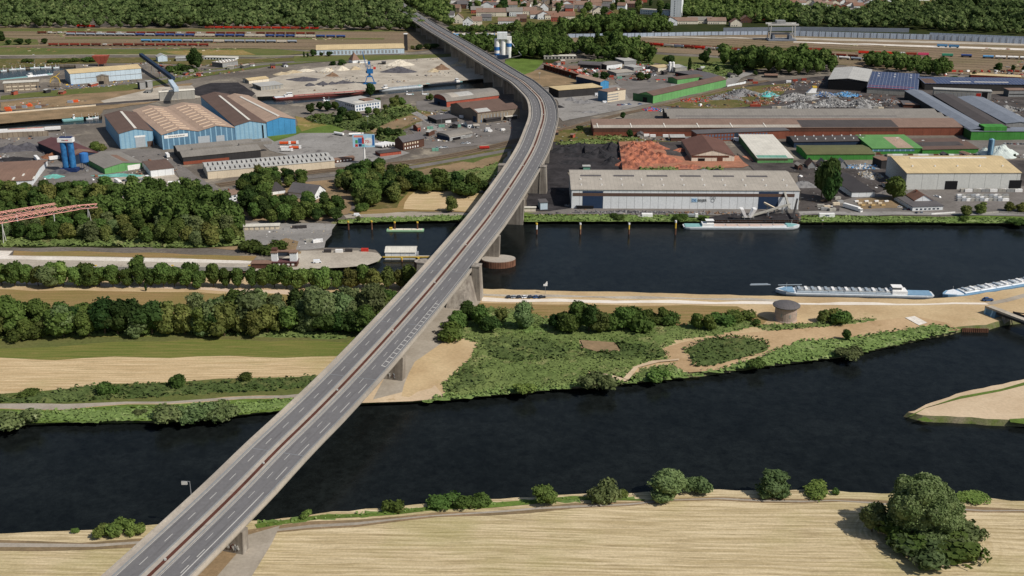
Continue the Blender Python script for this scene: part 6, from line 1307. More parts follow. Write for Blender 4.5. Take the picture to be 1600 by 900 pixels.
q = MB(); [q.bar((14+3*i,4.5+1.8*math.sin(i/10*3),4+1.6*math.sin(i/10*3.1)),(17+3*i,4.5+1.8*math.sin((i+1)/10*3),4+1.6*math.sin((i+1)/10*3.1)),.35) for i in range(10)]; q.build('curved_rail', MM['w_dark'], o)
# little sheet-piled landing
o = thing('landing_wall','short dark timber and sheet-pile landing stage at the island point','landing stage', W2(1503,514.5,-1.2)); p1 = G(1545,512.5); q = MB(); d = Vector((p1.x-o.location.x, p1.y-o.location.y)); o.rotation_euler.z = math.atan2(d.y,d.x)
for i in range(14): q.box(i*d.length/14, i*d.length/14+.7, -1.0,-.4,-2.6,1.0)
q.box(0,d.length,-.4,0,-2.6,.9); q.build('piles', MM['sheetpile'], o)

# ------------------------------------------------------------ fences and walls
def wall_line(name, label, cat, px, h, m, th=.4, posts=0, pm_=None, seg=0, z=0.0):
    P = [G(*p) for p in px]; o = thing(name, label, cat, (P[0].x,P[0].y,z)); q = MB(); ps = MB()
    for a, b_ in zip(P, P[1:]):
        d = Vector((b_.x-a.x,b_.y-a.y)); L = d.length; e = d/L; n = Vector((-e.y,e.x))*th/2; r = lambda t, s: (a.x-P[0].x+e.x*t+n.x*s, a.y-P[0].y+e.y*t+n.y*s)
        q.hexa([(*r(0,-1),0),(*r(L,-1),0),(*r(L,1),0),(*r(0,1),0)],[(*r(0,-1),h),(*r(L,-1),h),(*r(L,1),h),(*r(0,1),h)])
        if posts:
            for i in range(int(L/posts)+1):
                x, y = r(min(L,i*posts),-1.6); ps.box(x-.3,x+.3,y-.3,y+.3,0,h+.25)
    q.build('panels', MM[m], o)
    if posts: ps.build('posts', MM[pm_ or 'steelgrey'], o)
    return o
WM('w_barrier', (176,188,204), .9, lines=('X',6.0,.08,(120,130,146)))
wall_line('noise_barrier','pale blue-grey noise barrier wall with dark joints across the top right','barrier wall',[(888,59),(1000,57.5),(1100,55.5),(1200,54.5)],6,'w_barrier',posts=12)
wall_line('noise_barrier','tall pale blue ribbed barrier stretching right of the gantry crane','barrier wall',[(1240,56.5),(1350,59.5),(1455,62.5),(1610,69.5)],8.5,'w_barrier',posts=10)
wall_line('noise_barrier','second lower barrier wall behind the tall one, partly overgrown','barrier wall',[(1130,50),(1250,48.5),(1420,51)],7,'r_bluegrey',posts=0)
wall_line('noise_barrier','grey retaining wall band at the far right behind the scrub','barrier wall',[(1452,56),(1620,63)],5,'w_barrier')
wall_line('yard_wall','pale concrete block wall along the railway siding','wall',[(1136,136),(1162,131),(1165,130)],2.4,'w_white')
wall_line('yard_wall','long tan concrete wall behind the western road','wall',[(0,178.5),(60,173.5),(150,166)],2.0,'w_beige')
wall_line('quay_parapet','long white-capped wall with tan face below the red and white wagons','wall',[(-20,217),(30,214),(76,212.5)],5.0,'w_stone',th=2)
wall_line('quay_parapet','white edge strip on the quay wall top, left','wall',[(-20,213),(70,208)],5.4,'wht',th=1.2)
wall_line('coal_wall','dark partition wall between black coal yard and orange heap','wall',[(972,268),(966,223)],3.2,'w_dark')
wall_line('coal_wall','short black wall standing in the coal yard','wall',[(914,243),(913,226)],3.5,'blk')
wall_line('garden_wall','white garden wall below the flat white extension','wall',[(1455,336),(1492,333.5)],1.4,'wht')
wall_line('garden_wall','long pale wall along the quay road under the clipped trees','wall',[(1528,336),(1560,333),(1604,336)],1.6,'w_conc')
wall_line('lock_wall','grey vertical lock chamber wall with brown coping along the canal','quay wall',[(-300,424.6),(0,425.2),(395,426.3)],.35,'w_brickdk',th=.8)
lw = wall_line('lock_wall','pale concrete face of the lock quay left of the control house','quay wall',[(-300,421.5),(0,422.3),(392,423.2)],2.6,'w_conc',th=.5)
for i in range(7): p = G(30+60*i, 420.5); o = thing('mooring_lamp', f'{nth(i+1)} small yellow-topped bollard post from the left along the lock quay','bollard',(p.x,p.y,0),group='yellow posts on the lock quay'); MB().tube((0,0,0),(0,0,2.2),.18).build('post', MM['steelgrey'], o); MB().box(-.7,.7,-.4,.4,2.2,2.8).build('cap', MM['yellow_paint'], o)

# ------------------------------------------------------------ boats
pm('hull_dark', (40,48,58)); pm('hull_white', (206,210,212)); pm('hull_red', (130,72,66)); pm('deck_grey', (150,160,168)); pm('deck_teal', (128,172,170)); pm('deck_red', (164,108,100)); pm('hatch_tan', (196,172,158)); pm('hull_rust', (120,66,50)); pm('deck_white', (222,226,230)); pm('hull_blue', (120,152,176)); pm('deck_green', (150,190,150))
def barge(name, label, a, b_, beam_, hull, hatch, cabin='wht', bow='deck_teal', fb=1.8, cabf=.08, hatchh=1.2, pipes=0, stern='deck_teal', cat='barge', hatches=6):
    A, B = G(*a, WZ), G(*b_, WZ); d = Vector((B.x-A.x,B.y-A.y)); L = d.length; o = thing(name, label, cat, (A.x,A.y,WZ), math.atan2(d.y,d.x)); w_ = beam_/2
    out = [(0,-w_*.62),(L*.015,-w_*.86),(L*.05,-w_),(L*.88,-w_),(L*.94,-w_*.82),(L*.98,-w_*.4),(L,0),(L*.98,w_*.4),(L*.94,w_*.82),(L*.88,w_),(L*.05,w_),(L*.015,w_*.86),(0,w_*.62)]
    n = len(out); q = MB(); lev = [(-.8,.86),(fb*.5,.98),(fb,1.0)]
    vs = [(L/2+(x-L/2)*(1-(1-s)*.25), y*s, z+(.9 if (x > L*.93 and z == fb) else 0)) for z, s in lev for x, y in out]
    q.add(vs, [tuple(range(n))[::-1]]+[(j*n+i,j*n+(i+1)%n,(j+1)*n+(i+1)%n,(j+1)*n+i) for j in range(2) for i in range(n)]+[tuple(range(2*n,3*n))]); q.build('hull', MM[hull], o)
    x0, x1 = L*(cabf+.1), L*.87; MB().box(x0,x1,-w_*.78,w_*.78,fb-.1,fb+hatchh*.55).build('coaming', MM[hull if hatch != 'deck_grey' else 'deck_grey'], o)
    for i in range(hatches):
        s0 = x0+(x1-x0)*i/hatches+.3; s1 = x0+(x1-x0)*(i+1)/hatches-.3; MB().hexa([(s0,-w_*.72,fb+hatchh*.55),(s1,-w_*.72,fb+hatchh*.55),(s1,w_*.72,fb+hatchh*.55),(s0,w_*.72,fb+hatchh*.55)],[(s0,-w_*.3,fb+hatchh),(s1,-w_*.3,fb+hatchh),(s1,w_*.3,fb+hatchh),(s0,w_*.3,fb+hatchh)]).build('hatch_cover', MM[hatch], o)
    MB().prism([(L*.885,-w_*.8),(L*.93,-w_*.7),(L*.985,0),(L*.93,w_*.7),(L*.885,w_*.8)], fb+.02, fb+1.0).build('bow_deck', MM[bow], o)
    MB().box(L*.015,L*cabf,-w_*.75,w_*.75,fb+.02,fb+.5).build('stern_deck', MM[stern], o)
    c0, c1 = L*cabf, L*cabf+min(9,L*.1); cb = MB().box(c0,c1,-w_*.7,w_*.7,fb,fb+2.2).build('cabin', MM[cabin], o); MB().box(c0+.4*(c1-c0),c1-.3,-w_*.45,w_*.45,fb+2.2,fb+4.2).build('wheelhouse', MM[cabin], o)
    MB().box(c0+.4*(c1-c0)-.1,c1-.2,-w_*.47,w_*.47,fb+3.0,fb+3.7).build('window_band', MM['glass_dark'], cb); MB().box(c0+.3*(c1-c0),c1+.1,-w_*.52,w_*.52,fb+4.2,fb+4.4).build('wheelhouse_roof', MM['wht'], cb)
    if pipes:
        for y in (-.5,0,.5): MB().bar((x0,y*w_,fb+hatchh+.25),(x1,y*w_,fb+hatchh+.25),.18).build('deck_pipe', MM['weathered_paint'], o)
        for i in range(pipes): x = x0+(x1-x0)*(i+.5)/pipes; MB().box(x-.8,x+.8,-w_*.5,w_*.5,fb+.5,fb+hatchh+.9).build('deck_manifold', MM['deck_grey' if i%2 else 'wht'], o)
    MB().tube((L*.93,0,fb),(L*.93,0,fb+5),.1,.06,6).build('mast', MM['wht'], o)
    return o
barge('tanker_barge','long pale grey tanker barge moored along the island quay, blue bow to the left',(1457,463),(1211,457.5),11,'hull_white','deck_grey',pipes=14,bow='hull_blue',stern='hull_blue',cabf=.17)
barge('tanker_barge','bright white tanker barge cut by the right frame edge, blue at its bow',(1680,431),(1472,466),11,'hull_blue','deck_white',pipes=12,bow='deck_white')
barge('cargo_barge','open tan-holded barge with green deck moored at the sheet pile quay',(1067,356),(1249,356.5),10,'hull_white','hatch_tan',hatchh=.8,bow='deck_teal',stern='deck_teal',cabf=.16)
barge('cargo_barge','red-decked barge with white bow lying at the gravel quay',(427,155.5),(571,145),10,'hull_red','deck_red',bow='deck_red',stern='deck_white',cabf=.12,fb=2.2)
barge('cargo_barge','pale barge with teal stern in front of the blue crane',(591,142),(661,136),9,'hull_white','deck_grey',cabf=.1)
barge('cargo_barge','teal-sterned barge moored under the bridge shadow',(722,129.5),(664,134.5),9,'hull_dark','r_slate')
barge('work_boat','turquoise work boat lying in the western canal','boat' and (97,190),(131,187),7,'deck_teal','deck_teal',cabf=.5,cat='boat',hatches=2)
barge('work_boat','white motor vessel with upper cabin docked right of the red barge',(491,162.5),(516,160),6,'hull_white','deck_white',cabf=.55,cat='boat',hatches=1)
barge('work_boat','white motor yacht with tall cabin on the town-side of the dock',(622,151.5),(647,150.5),6,'hull_white','deck_white',cabf=.5,cat='boat',hatches=1)
barge('work_boat','smaller white motor boat next to the tall-cabined yacht',(652,151),(670,150),5,'hull_white','deck_white',cabf=.4,cat='boat',hatches=1)
barge('work_boat','white houseboat barge with green awning in the left marina',(0,127),(84,118),10,'hull_white','deck_white',cabf=.5,cat='boat')
for i, (x,y,l) in enumerate(((20,110,12),(33,109,14),(55,107.5,16),(72,107,17),(88,107,10),(6,112,10),(140,187,11),(150,185.5,9))):
    barge('motor_boat', ['white cruiser moored leftmost in the marina row','second white cruiser of the marina row','long white cruiser in the middle of the marina row','largest white cruiser of the marina row','small grey boat at the right end of the marina','tiny boat at the marina entrance by the frame edge','small dark boat behind the turquoise work boat','little white boat nearest the blue hangar wall'][i], (x-l*.5,y),(x+l*.5,y-.6),4,'hull_white','deck_white',cabf=.4,cat='boat',hatches=1,fb=1.2,hatchh=.6)
def box_thing(name, label, cat, px, sx, sy, sz, m, rz=0, extra=(), z=0.0, group=None, top=None):
    p = G(*px, z); o = thing(name, label, cat, (p.x,p.y,z), rz, group); MB().box(-sx/2,sx/2,-sy/2,sy/2,0,sz).build('body', MM[m], o)
    for e in extra: MB().box(*e[1:7]).build(e[0], MM[e[7]], o)
    return o
p = G(627,401,WZ); o = thing('boathouse','white floating boathouse with twin pitched roof beside the jetty','boathouse',(p.x,p.y,WZ)); MB().box(-10.5,10.5,-7,7,-.3,.5).build('pontoon', MM['w_conc'], o); MB().box(-10,10,-6.6,6.6,.5,5).build('wall', MM['w_white'], o)
for s in (-1,1): MB().hexa([(-10.4,-7 if s<0 else 0,5),(10.4,-7 if s<0 else 0,5),(10.4,0 if s<0 else 7,5),(-10.4,0 if s<0 else 7,5)],[(-10.4,-7 if s<0 else .2,5.3 if s<0 else 7.2),(10.4,-7 if s<0 else .2,5.3 if s<0 else 7.2),(10.4,-.2 if s<0 else 7,7.2 if s<0 else 5.3),(-10.4,-.2 if s<0 else 7,7.2 if s<0 else 5.3)]).build('roof', MM['r_white'], o)
MB().box(10,11.6,-5,3,.5,3).build('stern_frame', MM['steelgrey'], o)
A = G(604,362,WZ); B = G(662,362,WZ); o = thing('pontoon','long pale green and yellow floating pontoon in the harbour basin','pontoon',(A.x,A.y,WZ)); L = B.x-A.x; MB().box(0,L,0,4.5,-.3,1.0).build('float', MM['deck_green'], o); MB().box(1,L-1,.6,3.9,1.0,1.25).build('deck', MM['w_cream'], o); MB().box(2,4,1,3,1.2,2.6).build('locker', MM['yellow_paint'], o)
A = G(598,406,WZ); B = G(700,408,WZ); o = thing('jetty','narrow grey jetty with yellow edge running under the bridge','jetty',(A.x,A.y,WZ)); L = B.x-A.x; MB().box(0,L,0,2.6,1.6,2.2).build('deck', MM['concrete_ground'], o); MB().box(0,L,-.2,0,1.7,2.5).build('edge_rail', MM['yellow_paint'], o); [MB().tube((L*(i+.5)/6,1.3,-1),(L*(i+.5)/6,1.3,1.6),.3).build('pile', MM['sheetpile'], o) for i in range(6)]
A = G(1172,446,WZ); o = thing('ghost_boat','thin grey ghost-boat streak in the canal left of the tanker barges','float',(A.x,A.y,WZ),.05); MB().box(0,13,0,1,-.1,.35).build('float', MM['deck_grey'], o); MB().box(1,12,2,2.6,-.1,.3).build('float', MM['deck_grey'], o)  # thin floats drawn for the pale trace of a ghost boat
A = G(1216,446,WZ); o = thing('ghost_boat','second thin grey ghost-boat streak nearer the tanker barges','float',(A.x,A.y,WZ),.05); MB().box(0,15,0,.8,-.1,.3).build('float', MM['deck_grey'], o)  # more of the ghost boat's trace, drawn as a float
# mooring dolphins
for i,(x,y,h,top,col,lb) in enumerate(((838.5,366,8.4,'yellow_paint','wht','pale and rust mooring post nearest the bridge'),(906.5,366,8.4,'wht','tan_paint','tan mooring post, second from the bridge'),(982.5,366,8.4,'wht','yellow_paint','mooring post in the middle of the canal row'),(1055,366.5,10.5,'wht','yellow_paint','taller mooring post with white top at the barge bow'),(1285,351,3.4,'wht','sheetpile','tiny mooring post right of the moored barge'),(544.5,359,6.6,'yellow_paint','sheetpile','brown mooring post with yellow cap, leftmost in the basin'),(581,358.5,6.6,'yellow_paint','sheetpile','brown mooring post with yellow cap, second in the basin'),(617,360,6.6,'yellow_paint','sheetpile','yellow-capped post at the left part of the green pontoon'),(652.5,360,6.6,'yellow_paint','sheetpile','yellow-capped post at the right part of the green pontoon'),(628,409,2.8,'yellow_paint','yellow_paint','small yellow post on the left part of the jetty'),(654,409,2.8,'yellow_paint','yellow_paint','small yellow post on the right part of the jetty'))):
    p = G(x,y,WZ); o = thing('mooring_post', lb, 'mooring post', (p.x,p.y,WZ-1), 0, 'mooring posts'); MB().tube((0,0,0),(0,0,1+h*.45),.62,.6,10).build('pile', MM['sheetpile'], o); MB().tube((0,0,1+h*.45),(0,0,1+h*.85),.6,.6,10).build('collar', MM[col], o); MB().tube((0,0,1+h*.85),(0,0,1+h),.75,.75,10).build('cap', MM[top], o)
p = G(852,459); o = thing('navigation_sign','white arrow-shaped navigation board on a thin post at the canal edge','sign',(p.x,p.y,0)); MB().tube((0,0,0),(0,0,6),.1).build('post', MM['steelgrey'], o); MB().prism([(-1.2,-.1),(1.2,-.1),(1.2,.1),(-1.2,.1)],5,6.2).build('board', MM['wht'], o); MB().hexa([(-.4,-.1,6.2),(1.4,-.1,6.2),(1.4,.1,6.2),(-.4,.1,6.2)],[(.8,-.1,8),(1.1,-.1,8),(1.1,.1,8),(.8,.1,8)]).build('arrow', MM['wht'], o)

# ------------------------------------------------------------ vehicles
def car_proto(col, kind='car'):
    o = thing('parked_car', None, 'car', (0,0,-50)); b = MB(); b.hexa([(-2.1,-.85,.3),(2.1,-.85,.3),(2.1,.85,.3),(-2.1,.85,.3)],[(-2.05,-.82,.85),(2.0,-.8,.78),(2.0,.8,.78),(-2.05,.82,.85)]); b.build('body', MM[col], o)
    MB().hexa([(-1.7,-.78,.85),(1.0,-.78,.82),(1.0,.78,.82),(-1.7,.78,.85)],[(-1.3,-.62,1.38),(.3,-.62,1.4),(.3,.62,1.4),(-1.3,.62,1.38)]).build('cabin_glass', MM['glass_dark'], o); MB().box(-1.25,.25,-.6,.6,1.39,1.45).build('roof_panel', MM[col], o)
    wm_ = MB().tube((0,-.1,0),(0,.1,0),.33,.33,10).mesh('wheel', MM['tyre'])
    for x in (-1.3,1.3):
        for y in (-.82,.82): link('wheel', wm_, o, (x,y,.33))
    return o
def truck_proto(kind, col, cab='wht', L=12.0):
    nm = {'box':'box_truck','tank':'tank_trailer','tipper':'tipper_truck','container':'shipping_container','van':'delivery_van'}[kind]
    o = thing(nm, None, {'box':'truck','tank':'tank trailer','tipper':'truck','container':'container','van':'van'}[kind], (0,0,-50))
    wm_ = MB().tube((0,-.15,0),(0,.15,0),.5,.5,10).mesh('wheel', MM['tyre'])
    if kind == 'container': MB().box(-3,3,-1.2,1.2,.1,2.7).build('body', MM[col], o); [MB().box(-3.02,3.02,y-.03,y+.03,.15,2.6).build('side_rib_panel', MM[col], o) for y in (-1.22,1.22)]; return o
    if kind == 'van': MB().hexa([(-2.6,-1,.4),(2.6,-1,.4),(2.6,1,.4),(-2.6,1,.4)],[(-2.6,-.95,2.4),(1.6,-.95,2.4),(1.6,.95,2.4),(-2.6,.95,2.4)]).build('body', MM[col], o); MB().box(1.2,2.0,-.9,.9,1.5,2.1).build('windscreen', MM['glass_dark'], o)
    else:
        MB().box(-L/2,L/2,-.5,.5,.7,1.0).build('chassis', MM['blk'], o)
        if kind == 'tank': MB().tube((-L/2,0,2.3),(L/2-.4,0,2.3),1.25,1.25,14).build('tank', MM[col], o)
        elif kind == 'box': MB().box(-L/2,L/2,-1.25,1.25,1.0,3.9).build('cargo_box', MM[col], o)
        else: MB().hexa([(-L/2,-1.1,1.0),(L/2,-1.1,1.0),(L/2,1.1,1.0),(-L/2,1.1,1.0)],[(-L/2-.3,-1.3,2.8),(L/2,-1.3,2.6),(L/2,1.3,2.6),(-L/2-.3,1.3,2.8)]).build('tipper_body', MM[col], o)
        if cab: MB().box(L/2+.3,L/2+2.4,-1.2,1.2,.6,3.2).build('cab', MM[cab], o); MB().box(L/2+2.35,L/2+2.45,-1.0,1.0,1.9,2.8).build('windscreen', MM['glass_dark'], o)
    for x in ((-1.7,1.7) if kind == 'van' else (-L*.4,-L*.28,L*.3) + ((L/2+1.3,) if cab else ())):
        for y in (-.95,.95): link('wheel', wm_, o, (x,y,.5))
    return o
VP = {}
def veh(kind, col, px, rz, label, group, z=0.0, L=12.0, cab='wht', s=1.0):
    key = (kind, col, L, cab)
    if key not in VP: VP[key] = car_proto(col) if kind == 'car' else truck_proto(kind, col, cab, L)
    p = G(*px, z); return put(VP[key], (p.x,p.y,z), rz, label, group, s)
pm('car_black', (34,38,46), rough=.3, spec=.5); pm('car_blue', (52,84,130), rough=.3, spec=.5); pm('car_white', (230,232,234), rough=.3); pm('car_silver', (160,164,168), rough=.3, spec=.5); pm('car_red', (150,40,36), rough=.3)
for i,(x,c,lb) in enumerate(((796,'car_black','black car parked leftmost on the canal embankment'),(804,'car_silver','silver car, second from the left on the canal embankment'),(812,'car_black','dark car left of the white one on the canal embankment'),(820.5,'car_white','white car in the parked row on the canal embankment'),(829.5,'car_black','black car right of the white one on the canal embankment'),(838.5,'car_blue','blue car in the parked row on the canal embankment'),(846.5,'car_red' if 0 else 'car_black','dark car parked rightmost on the canal embankment'))):
    veh('car', c, (x,465.5), .35, lb, 'cars on the canal embankment', s=1.12)
veh('car','car_blue',(1543,470),.1,'blue van-like car parked beside the white path near the lock bridge',None, s=1.5)
veh('van','car_white',(496,411),.2,'white van parked behind the lock control house',None)
veh('van','car_white',(558,337.5),.1,'small white van on the riverside road left of the basin',None,s=.9)
veh('box','wht',(58,251),-1.0,'white box truck parked by the dark gravel heap','trucks on the silo yard',L=13)
veh('box','wht',(89,250),.6,'white articulated truck beside the brown sand pile','trucks on the silo yard',L=13)
veh('box','wht',(184,287),-.9,'white truck leftmost on the pale parking lot','vehicles on the parking lot',L=9)
for i,(x,c) in enumerate(((194,'car_black'),(199,'car_silver'),(204,'car_black'),(209,'car_white'),(216,'car_black'),(222,'car_silver'))): veh('car',c,(x,283-i*.4),1.2,f'{nth(i+1)} car from the left parked under the green shed','vehicles on the parking lot')
veh('van','wht',(232,281.5),-.9,'white van at the right end of the parked cars','vehicles on the parking lot',s=1.5)
for i,(x,y,a,lb) in enumerate(((275,289,.15,'long white tank trailer parked sideways on the pale lot'),(271,299,-.9,'white tank trailer, left of the three slanted ones'),(279,297,-.9,'white tank trailer, middle of the three slanted ones'),(287,296,-.9,'white tank trailer, right of the three slanted ones'))): veh('tank','wht',(x,y),a,lb,'white tank trailers',cab=None)
veh('box','wht',(262,246),-1.1,'white truck trailer beside the grey double warehouse',None,L=9,cab=None)
veh('tank','wht',(530,212),-.6,'white tanker parked left of the billboard','tankers near the billboard',cab=None); veh('tank','wht',(555,213),.15,'white tanker truck with cab just behind the billboard','tankers near the billboard')
for i in range(5): veh('tank','wht',(591+4.4*i,231-.9*i),-.5,f'{nth(i+1)} white tank trailer from the left right of the billboard','tank trailers right of the billboard',cab=None)
for i,(x,y,c,lb) in enumerate(((444,226,'orange_paint','orange tipper truck at the upper left of the truck group'),(456,225.5,'orange_paint','orange tipper truck at the upper right of the truck group'),(460,233,'orange_paint','orange-red tipper truck with blue crate beside it'),(445,233,'wht','white flatbed truck below the orange ones'),(447,237,'wht','white truck nearest the beige workshop'))): veh('tipper',c,(x,y),.1,lb,'orange and white trucks',L=8)
veh('car','car_white',(500,182.5),.2,'white car on the path below the dock trees',None,s=1.5); veh('car','car_white',(494,191.5),-.7,'white car on the grass edge by the bright blue hangar',None,s=1.5)
for i,(x,y,c) in enumerate(((763,203,'wht'),(766,206.5,'wht'),(786,204.5,'wht'),(760,206,'car_silver'))): veh('van',c,(x,y),.3*i,f'{["upper white","lower white","right-hand white","silver"][i]} van on the dusty yard beside the bridge','vans beside the bridge bend')
for i,(x,y) in enumerate(((724,225),(731,224.5),(684,232),(690,231.5),(696,231))): veh('car','car_white' if i%2 else 'car_silver',(x,y),.3,f'{nth(i+1)} parked car beside the railway near the barrel shed','cars along the railway yard',s=1.2)
veh('tipper','red_paint',(757,233),.2,'dark red flat wagon-truck on the scrubby siding',None,L=9,cab=None)
veh('box','wht',(1330,328),-1.0,'tall white articulated lorry parked on the quay road',None,L=15)
box_thing('site_container','white double container sitting on the canal bank','container',(1291.5,339),11.5,3,2.8,'wht',extra=(('sign',-1.5,1.5,-1.56,-1.5,1.2,1.9,'navy_paint'),))
for i,(x,y,c) in enumerate(((1406,324.5,'car_white'),(1414,328.5,'car_black'),(1421,328,'car_red'),(1432,333.5,'car_black'),(1440,333,'car_silver'),(1359,325,'car_black'),(1467,309,'car_white'),(1462,307.5,'car_white'))): veh('car',c,(x,y),.3*i,f'{["white","black","dark red","black","silver","black","white","white"][i]} car, {nth(i+1)} listed around the red-roofed house','cars round the red-roofed house')
veh('tipper','car_silver',(1080,340),0,'small white truck below the white warehouse front',None,L=5)
veh('tipper','blk',(914,326.8),0,'dark rubble skip at the left blue warehouse door',None,L=13,cab=None)
box_thing('white_cabin','small white flat cabin on the canal bank','cabin',(1011,338.5),8,4,2.4,'wht',extra=(('step',-7,-4,-2,2,0,.9,'w_conc'),))
veh('van','car_white',(935,150.5),.1,'white vans row under the sand-coloured canopy edge',None,s=1.6); veh('van','car_white',(945,160.8),.2,'white van at the foot of the concrete frame building',None)
for i,(x,c) in enumerate(((967,'car_red'),(972,'car_blue'),(977,'car_white'),(983,'car_blue'),(1000,'car_blue'))): veh('car',c,(x,165-.4*i),.3,f'{nth(i+1)} car from the left on the depot yard before the green hall','cars before the green hall',s=1.2)
for i,(x,y,c) in enumerate(((1252,222.5,'car_white'),(1152,221,'car_white'))): veh('van',c,(x,y),-.6,['white van in the courtyard by the dark-roofed hall','white van between brick office and brown hall'][i],None,s=1.4)
for i in range(8): veh('car',['car_white','car_black','car_silver','car_red'][i%4],(1570+5*i,225.5+.1*i),1.4,f'{nth(i+1)} car from the left in front of the vivid green wall','cars before the green wall')
# ------------------------------------------------------------ trains
def wagon_proto(kind, col):
    nm = {'tank':'tank_wagon','box':'covered_wagon','open':'hopper_wagon','flat':'flat_wagon'}[kind]; o = thing(nm, None, 'freight wagon', (0,0,-60))
    MB().box(-7.6,7.6,-1.3,1.3,1.0,1.4).build('frame', MM['r_vdark'], o); bg_ = MB().box(-1.4,1.4,-1.1,1.1,.1,1.0).mesh('bogie', MM['blk']); [link('bogie', bg_, o, (x,0,0)) for x in (-5.2,5.2)]
    if kind == 'tank': MB().tube((-7,0,2.9),(7,0,2.9),1.5,1.5,12).build('tank', MM[col], o); MB().box(-.8,.8,-.6,.6,4.3,4.7).build('dome', MM['steelgrey'], o)
    elif kind == 'box': MB().box(-7.4,7.4,-1.4,1.4,1.4,4.2).build('body', MM[col], o)
    elif kind == 'open': MB().hexa([(-6.4,-1,1.4),(6.4,-1,1.4),(6.4,1,1.4),(-6.4,1,1.4)],[(-7.2,-1.45,3.8),(7.2,-1.45,3.8),(7.2,1.45,3.8),(-7.2,1.45,3.8)]).build('hopper', MM[col], o); MB().box(-6.9,6.9,-1.2,1.2,3.5,3.6).build('load', MM['r_rust'], o)
    else: MB().box(-7.4,7.4,-1.4,1.4,1.4,1.7).build('deck', MM[col], o); MB().box(-6,0,-1.25,1.25,1.7,3.4).build('load', MM['weathered_paint'], o)
    return o
WPR = {}
def train(label, a, b_, cars, group, step=16.4):
    A, B = G(*a), G(*b_); d = (B-A); L = d.length; e = d/L; n = int(L/step); rz = math.atan2(d.y,d.x)
    for i in range(n):
        kind, col = cars(i); 
        if kind is None: continue
        if (kind,col) not in WPR: WPR[kind,col] = wagon_proto(kind,col)
        p = A+e*(i+.5)*step; put(WPR[kind,col], (p.x,p.y,.5), rz, f'{nth(i+1)} wagon from the left, {label}', group)
rw = random.Random(12); ch = lambda *a: (lambda i: rw.choice(a))
pm('wag_red', (150,66,50)); pm('wag_blue', (64,82,132)); pm('wag_grey', (150,158,168)); pm('wag_pale', (206,196,180)); pm('wag_bright', (214,58,40)); pm('wag_brown', (116,64,50)); pm('wag_sky', (92,146,190)); pm('wag_green', (70,150,120)); pm('wag_pink', (224,84,120))
train('rear brown train, left freight yard', (58,53),(505,54.5), ch(('open','wag_brown'),('open','wag_red'),('flat','wag_pale'),('open','wag_brown')), 'rear brown train, left yard')
train('long blue-grey tank train, left yard', (103,55.8),(545,59.5), lambda i: ('tank','wag_grey') if i<6 else (('tank','wag_blue') if i%5<3 else ('box','wag_pale')) if i>9 else ('tank','wag_blue' if i%2 else 'wag_grey'), 'tank train, left yard')
train('pale blue tank train, left yard', (220,66),(470,67.5), lambda i: ('tank','wag_sky') if i<4 else (('box','wag_pale') if i%6==1 else ('tank','wag_grey')), 'pale tank train, left yard')
train('front rust-red train, left yard', (75,72),(335,72.5), ch(('open','wag_red'),('open','wag_brown'),('flat','wag_red'),('open','wag_red')), 'front rust train, left yard')
train('short bright red train at the wood', (120,43),(157,43.3), lambda i: ('box','wag_bright'), 'bright red train')
train('red train along the wood edge', (320,45),(507,46.5), lambda i: ('open','wag_bright') if i%3 else ('box','wag_red'), 'red train at the wood edge')
train('brown back train, right freight yard', (905,64),(1360,92), lambda i: ('open','wag_brown' if i%3 else 'wag_red'), 'brown train, right yard')
train('mixed red-white train, right yard', (1005,71),(1375,97.5), lambda i: ('box', ['wag_red','wag_bright','wag_pale','wag_grey'][i%4]) if i<9 else ('tank','wag_grey' if i%2 else 'wht'), 'mixed train, right yard')
train('colourful covered train, right yard', (1340,84.5),(1500,89.5), lambda i: ('box', ['wag_bright','wag_red','wag_bright','wht','wag_red','wag_pink','wht','wag_green'][i%8]) if i not in (6,) else (None,None), 'covered wagons, upper right')
train('blue-white tank train, right edge', (1534,91.5),(1620,94), lambda i: ('tank','wag_sky' if i==0 else 'wht'), 'tank train at the right edge')
train('short dark red train beside the gantry', (1252,79.5),(1292,80.5), lambda i: ('box','wag_red'), 'dark red wagons by the gantry')
train('green and white short train right of the gantry', (1218,84),(1250,85.5), lambda i: ('open','wag_green' if i%2==0 else 'wag_pale'), 'green wagons by the gantry')
train('blue passenger-like train on the concrete line', (1463,73.5),(1512,76), lambda i: ('box','wag_sky'), 'blue railcars')
train('single rake of dark tank wagons, far right yard', (1500,89.5),(1522,90.5), lambda i: ('tank','wag_blue'), 'dark tanks, far right')
train('red-white row on the western quay', (-14,210.5),(106,204), lambda i: (('open','wag_bright') if i%3 else ('box','wht')) if i!=4 else (None,None), 'quay wagons, left')

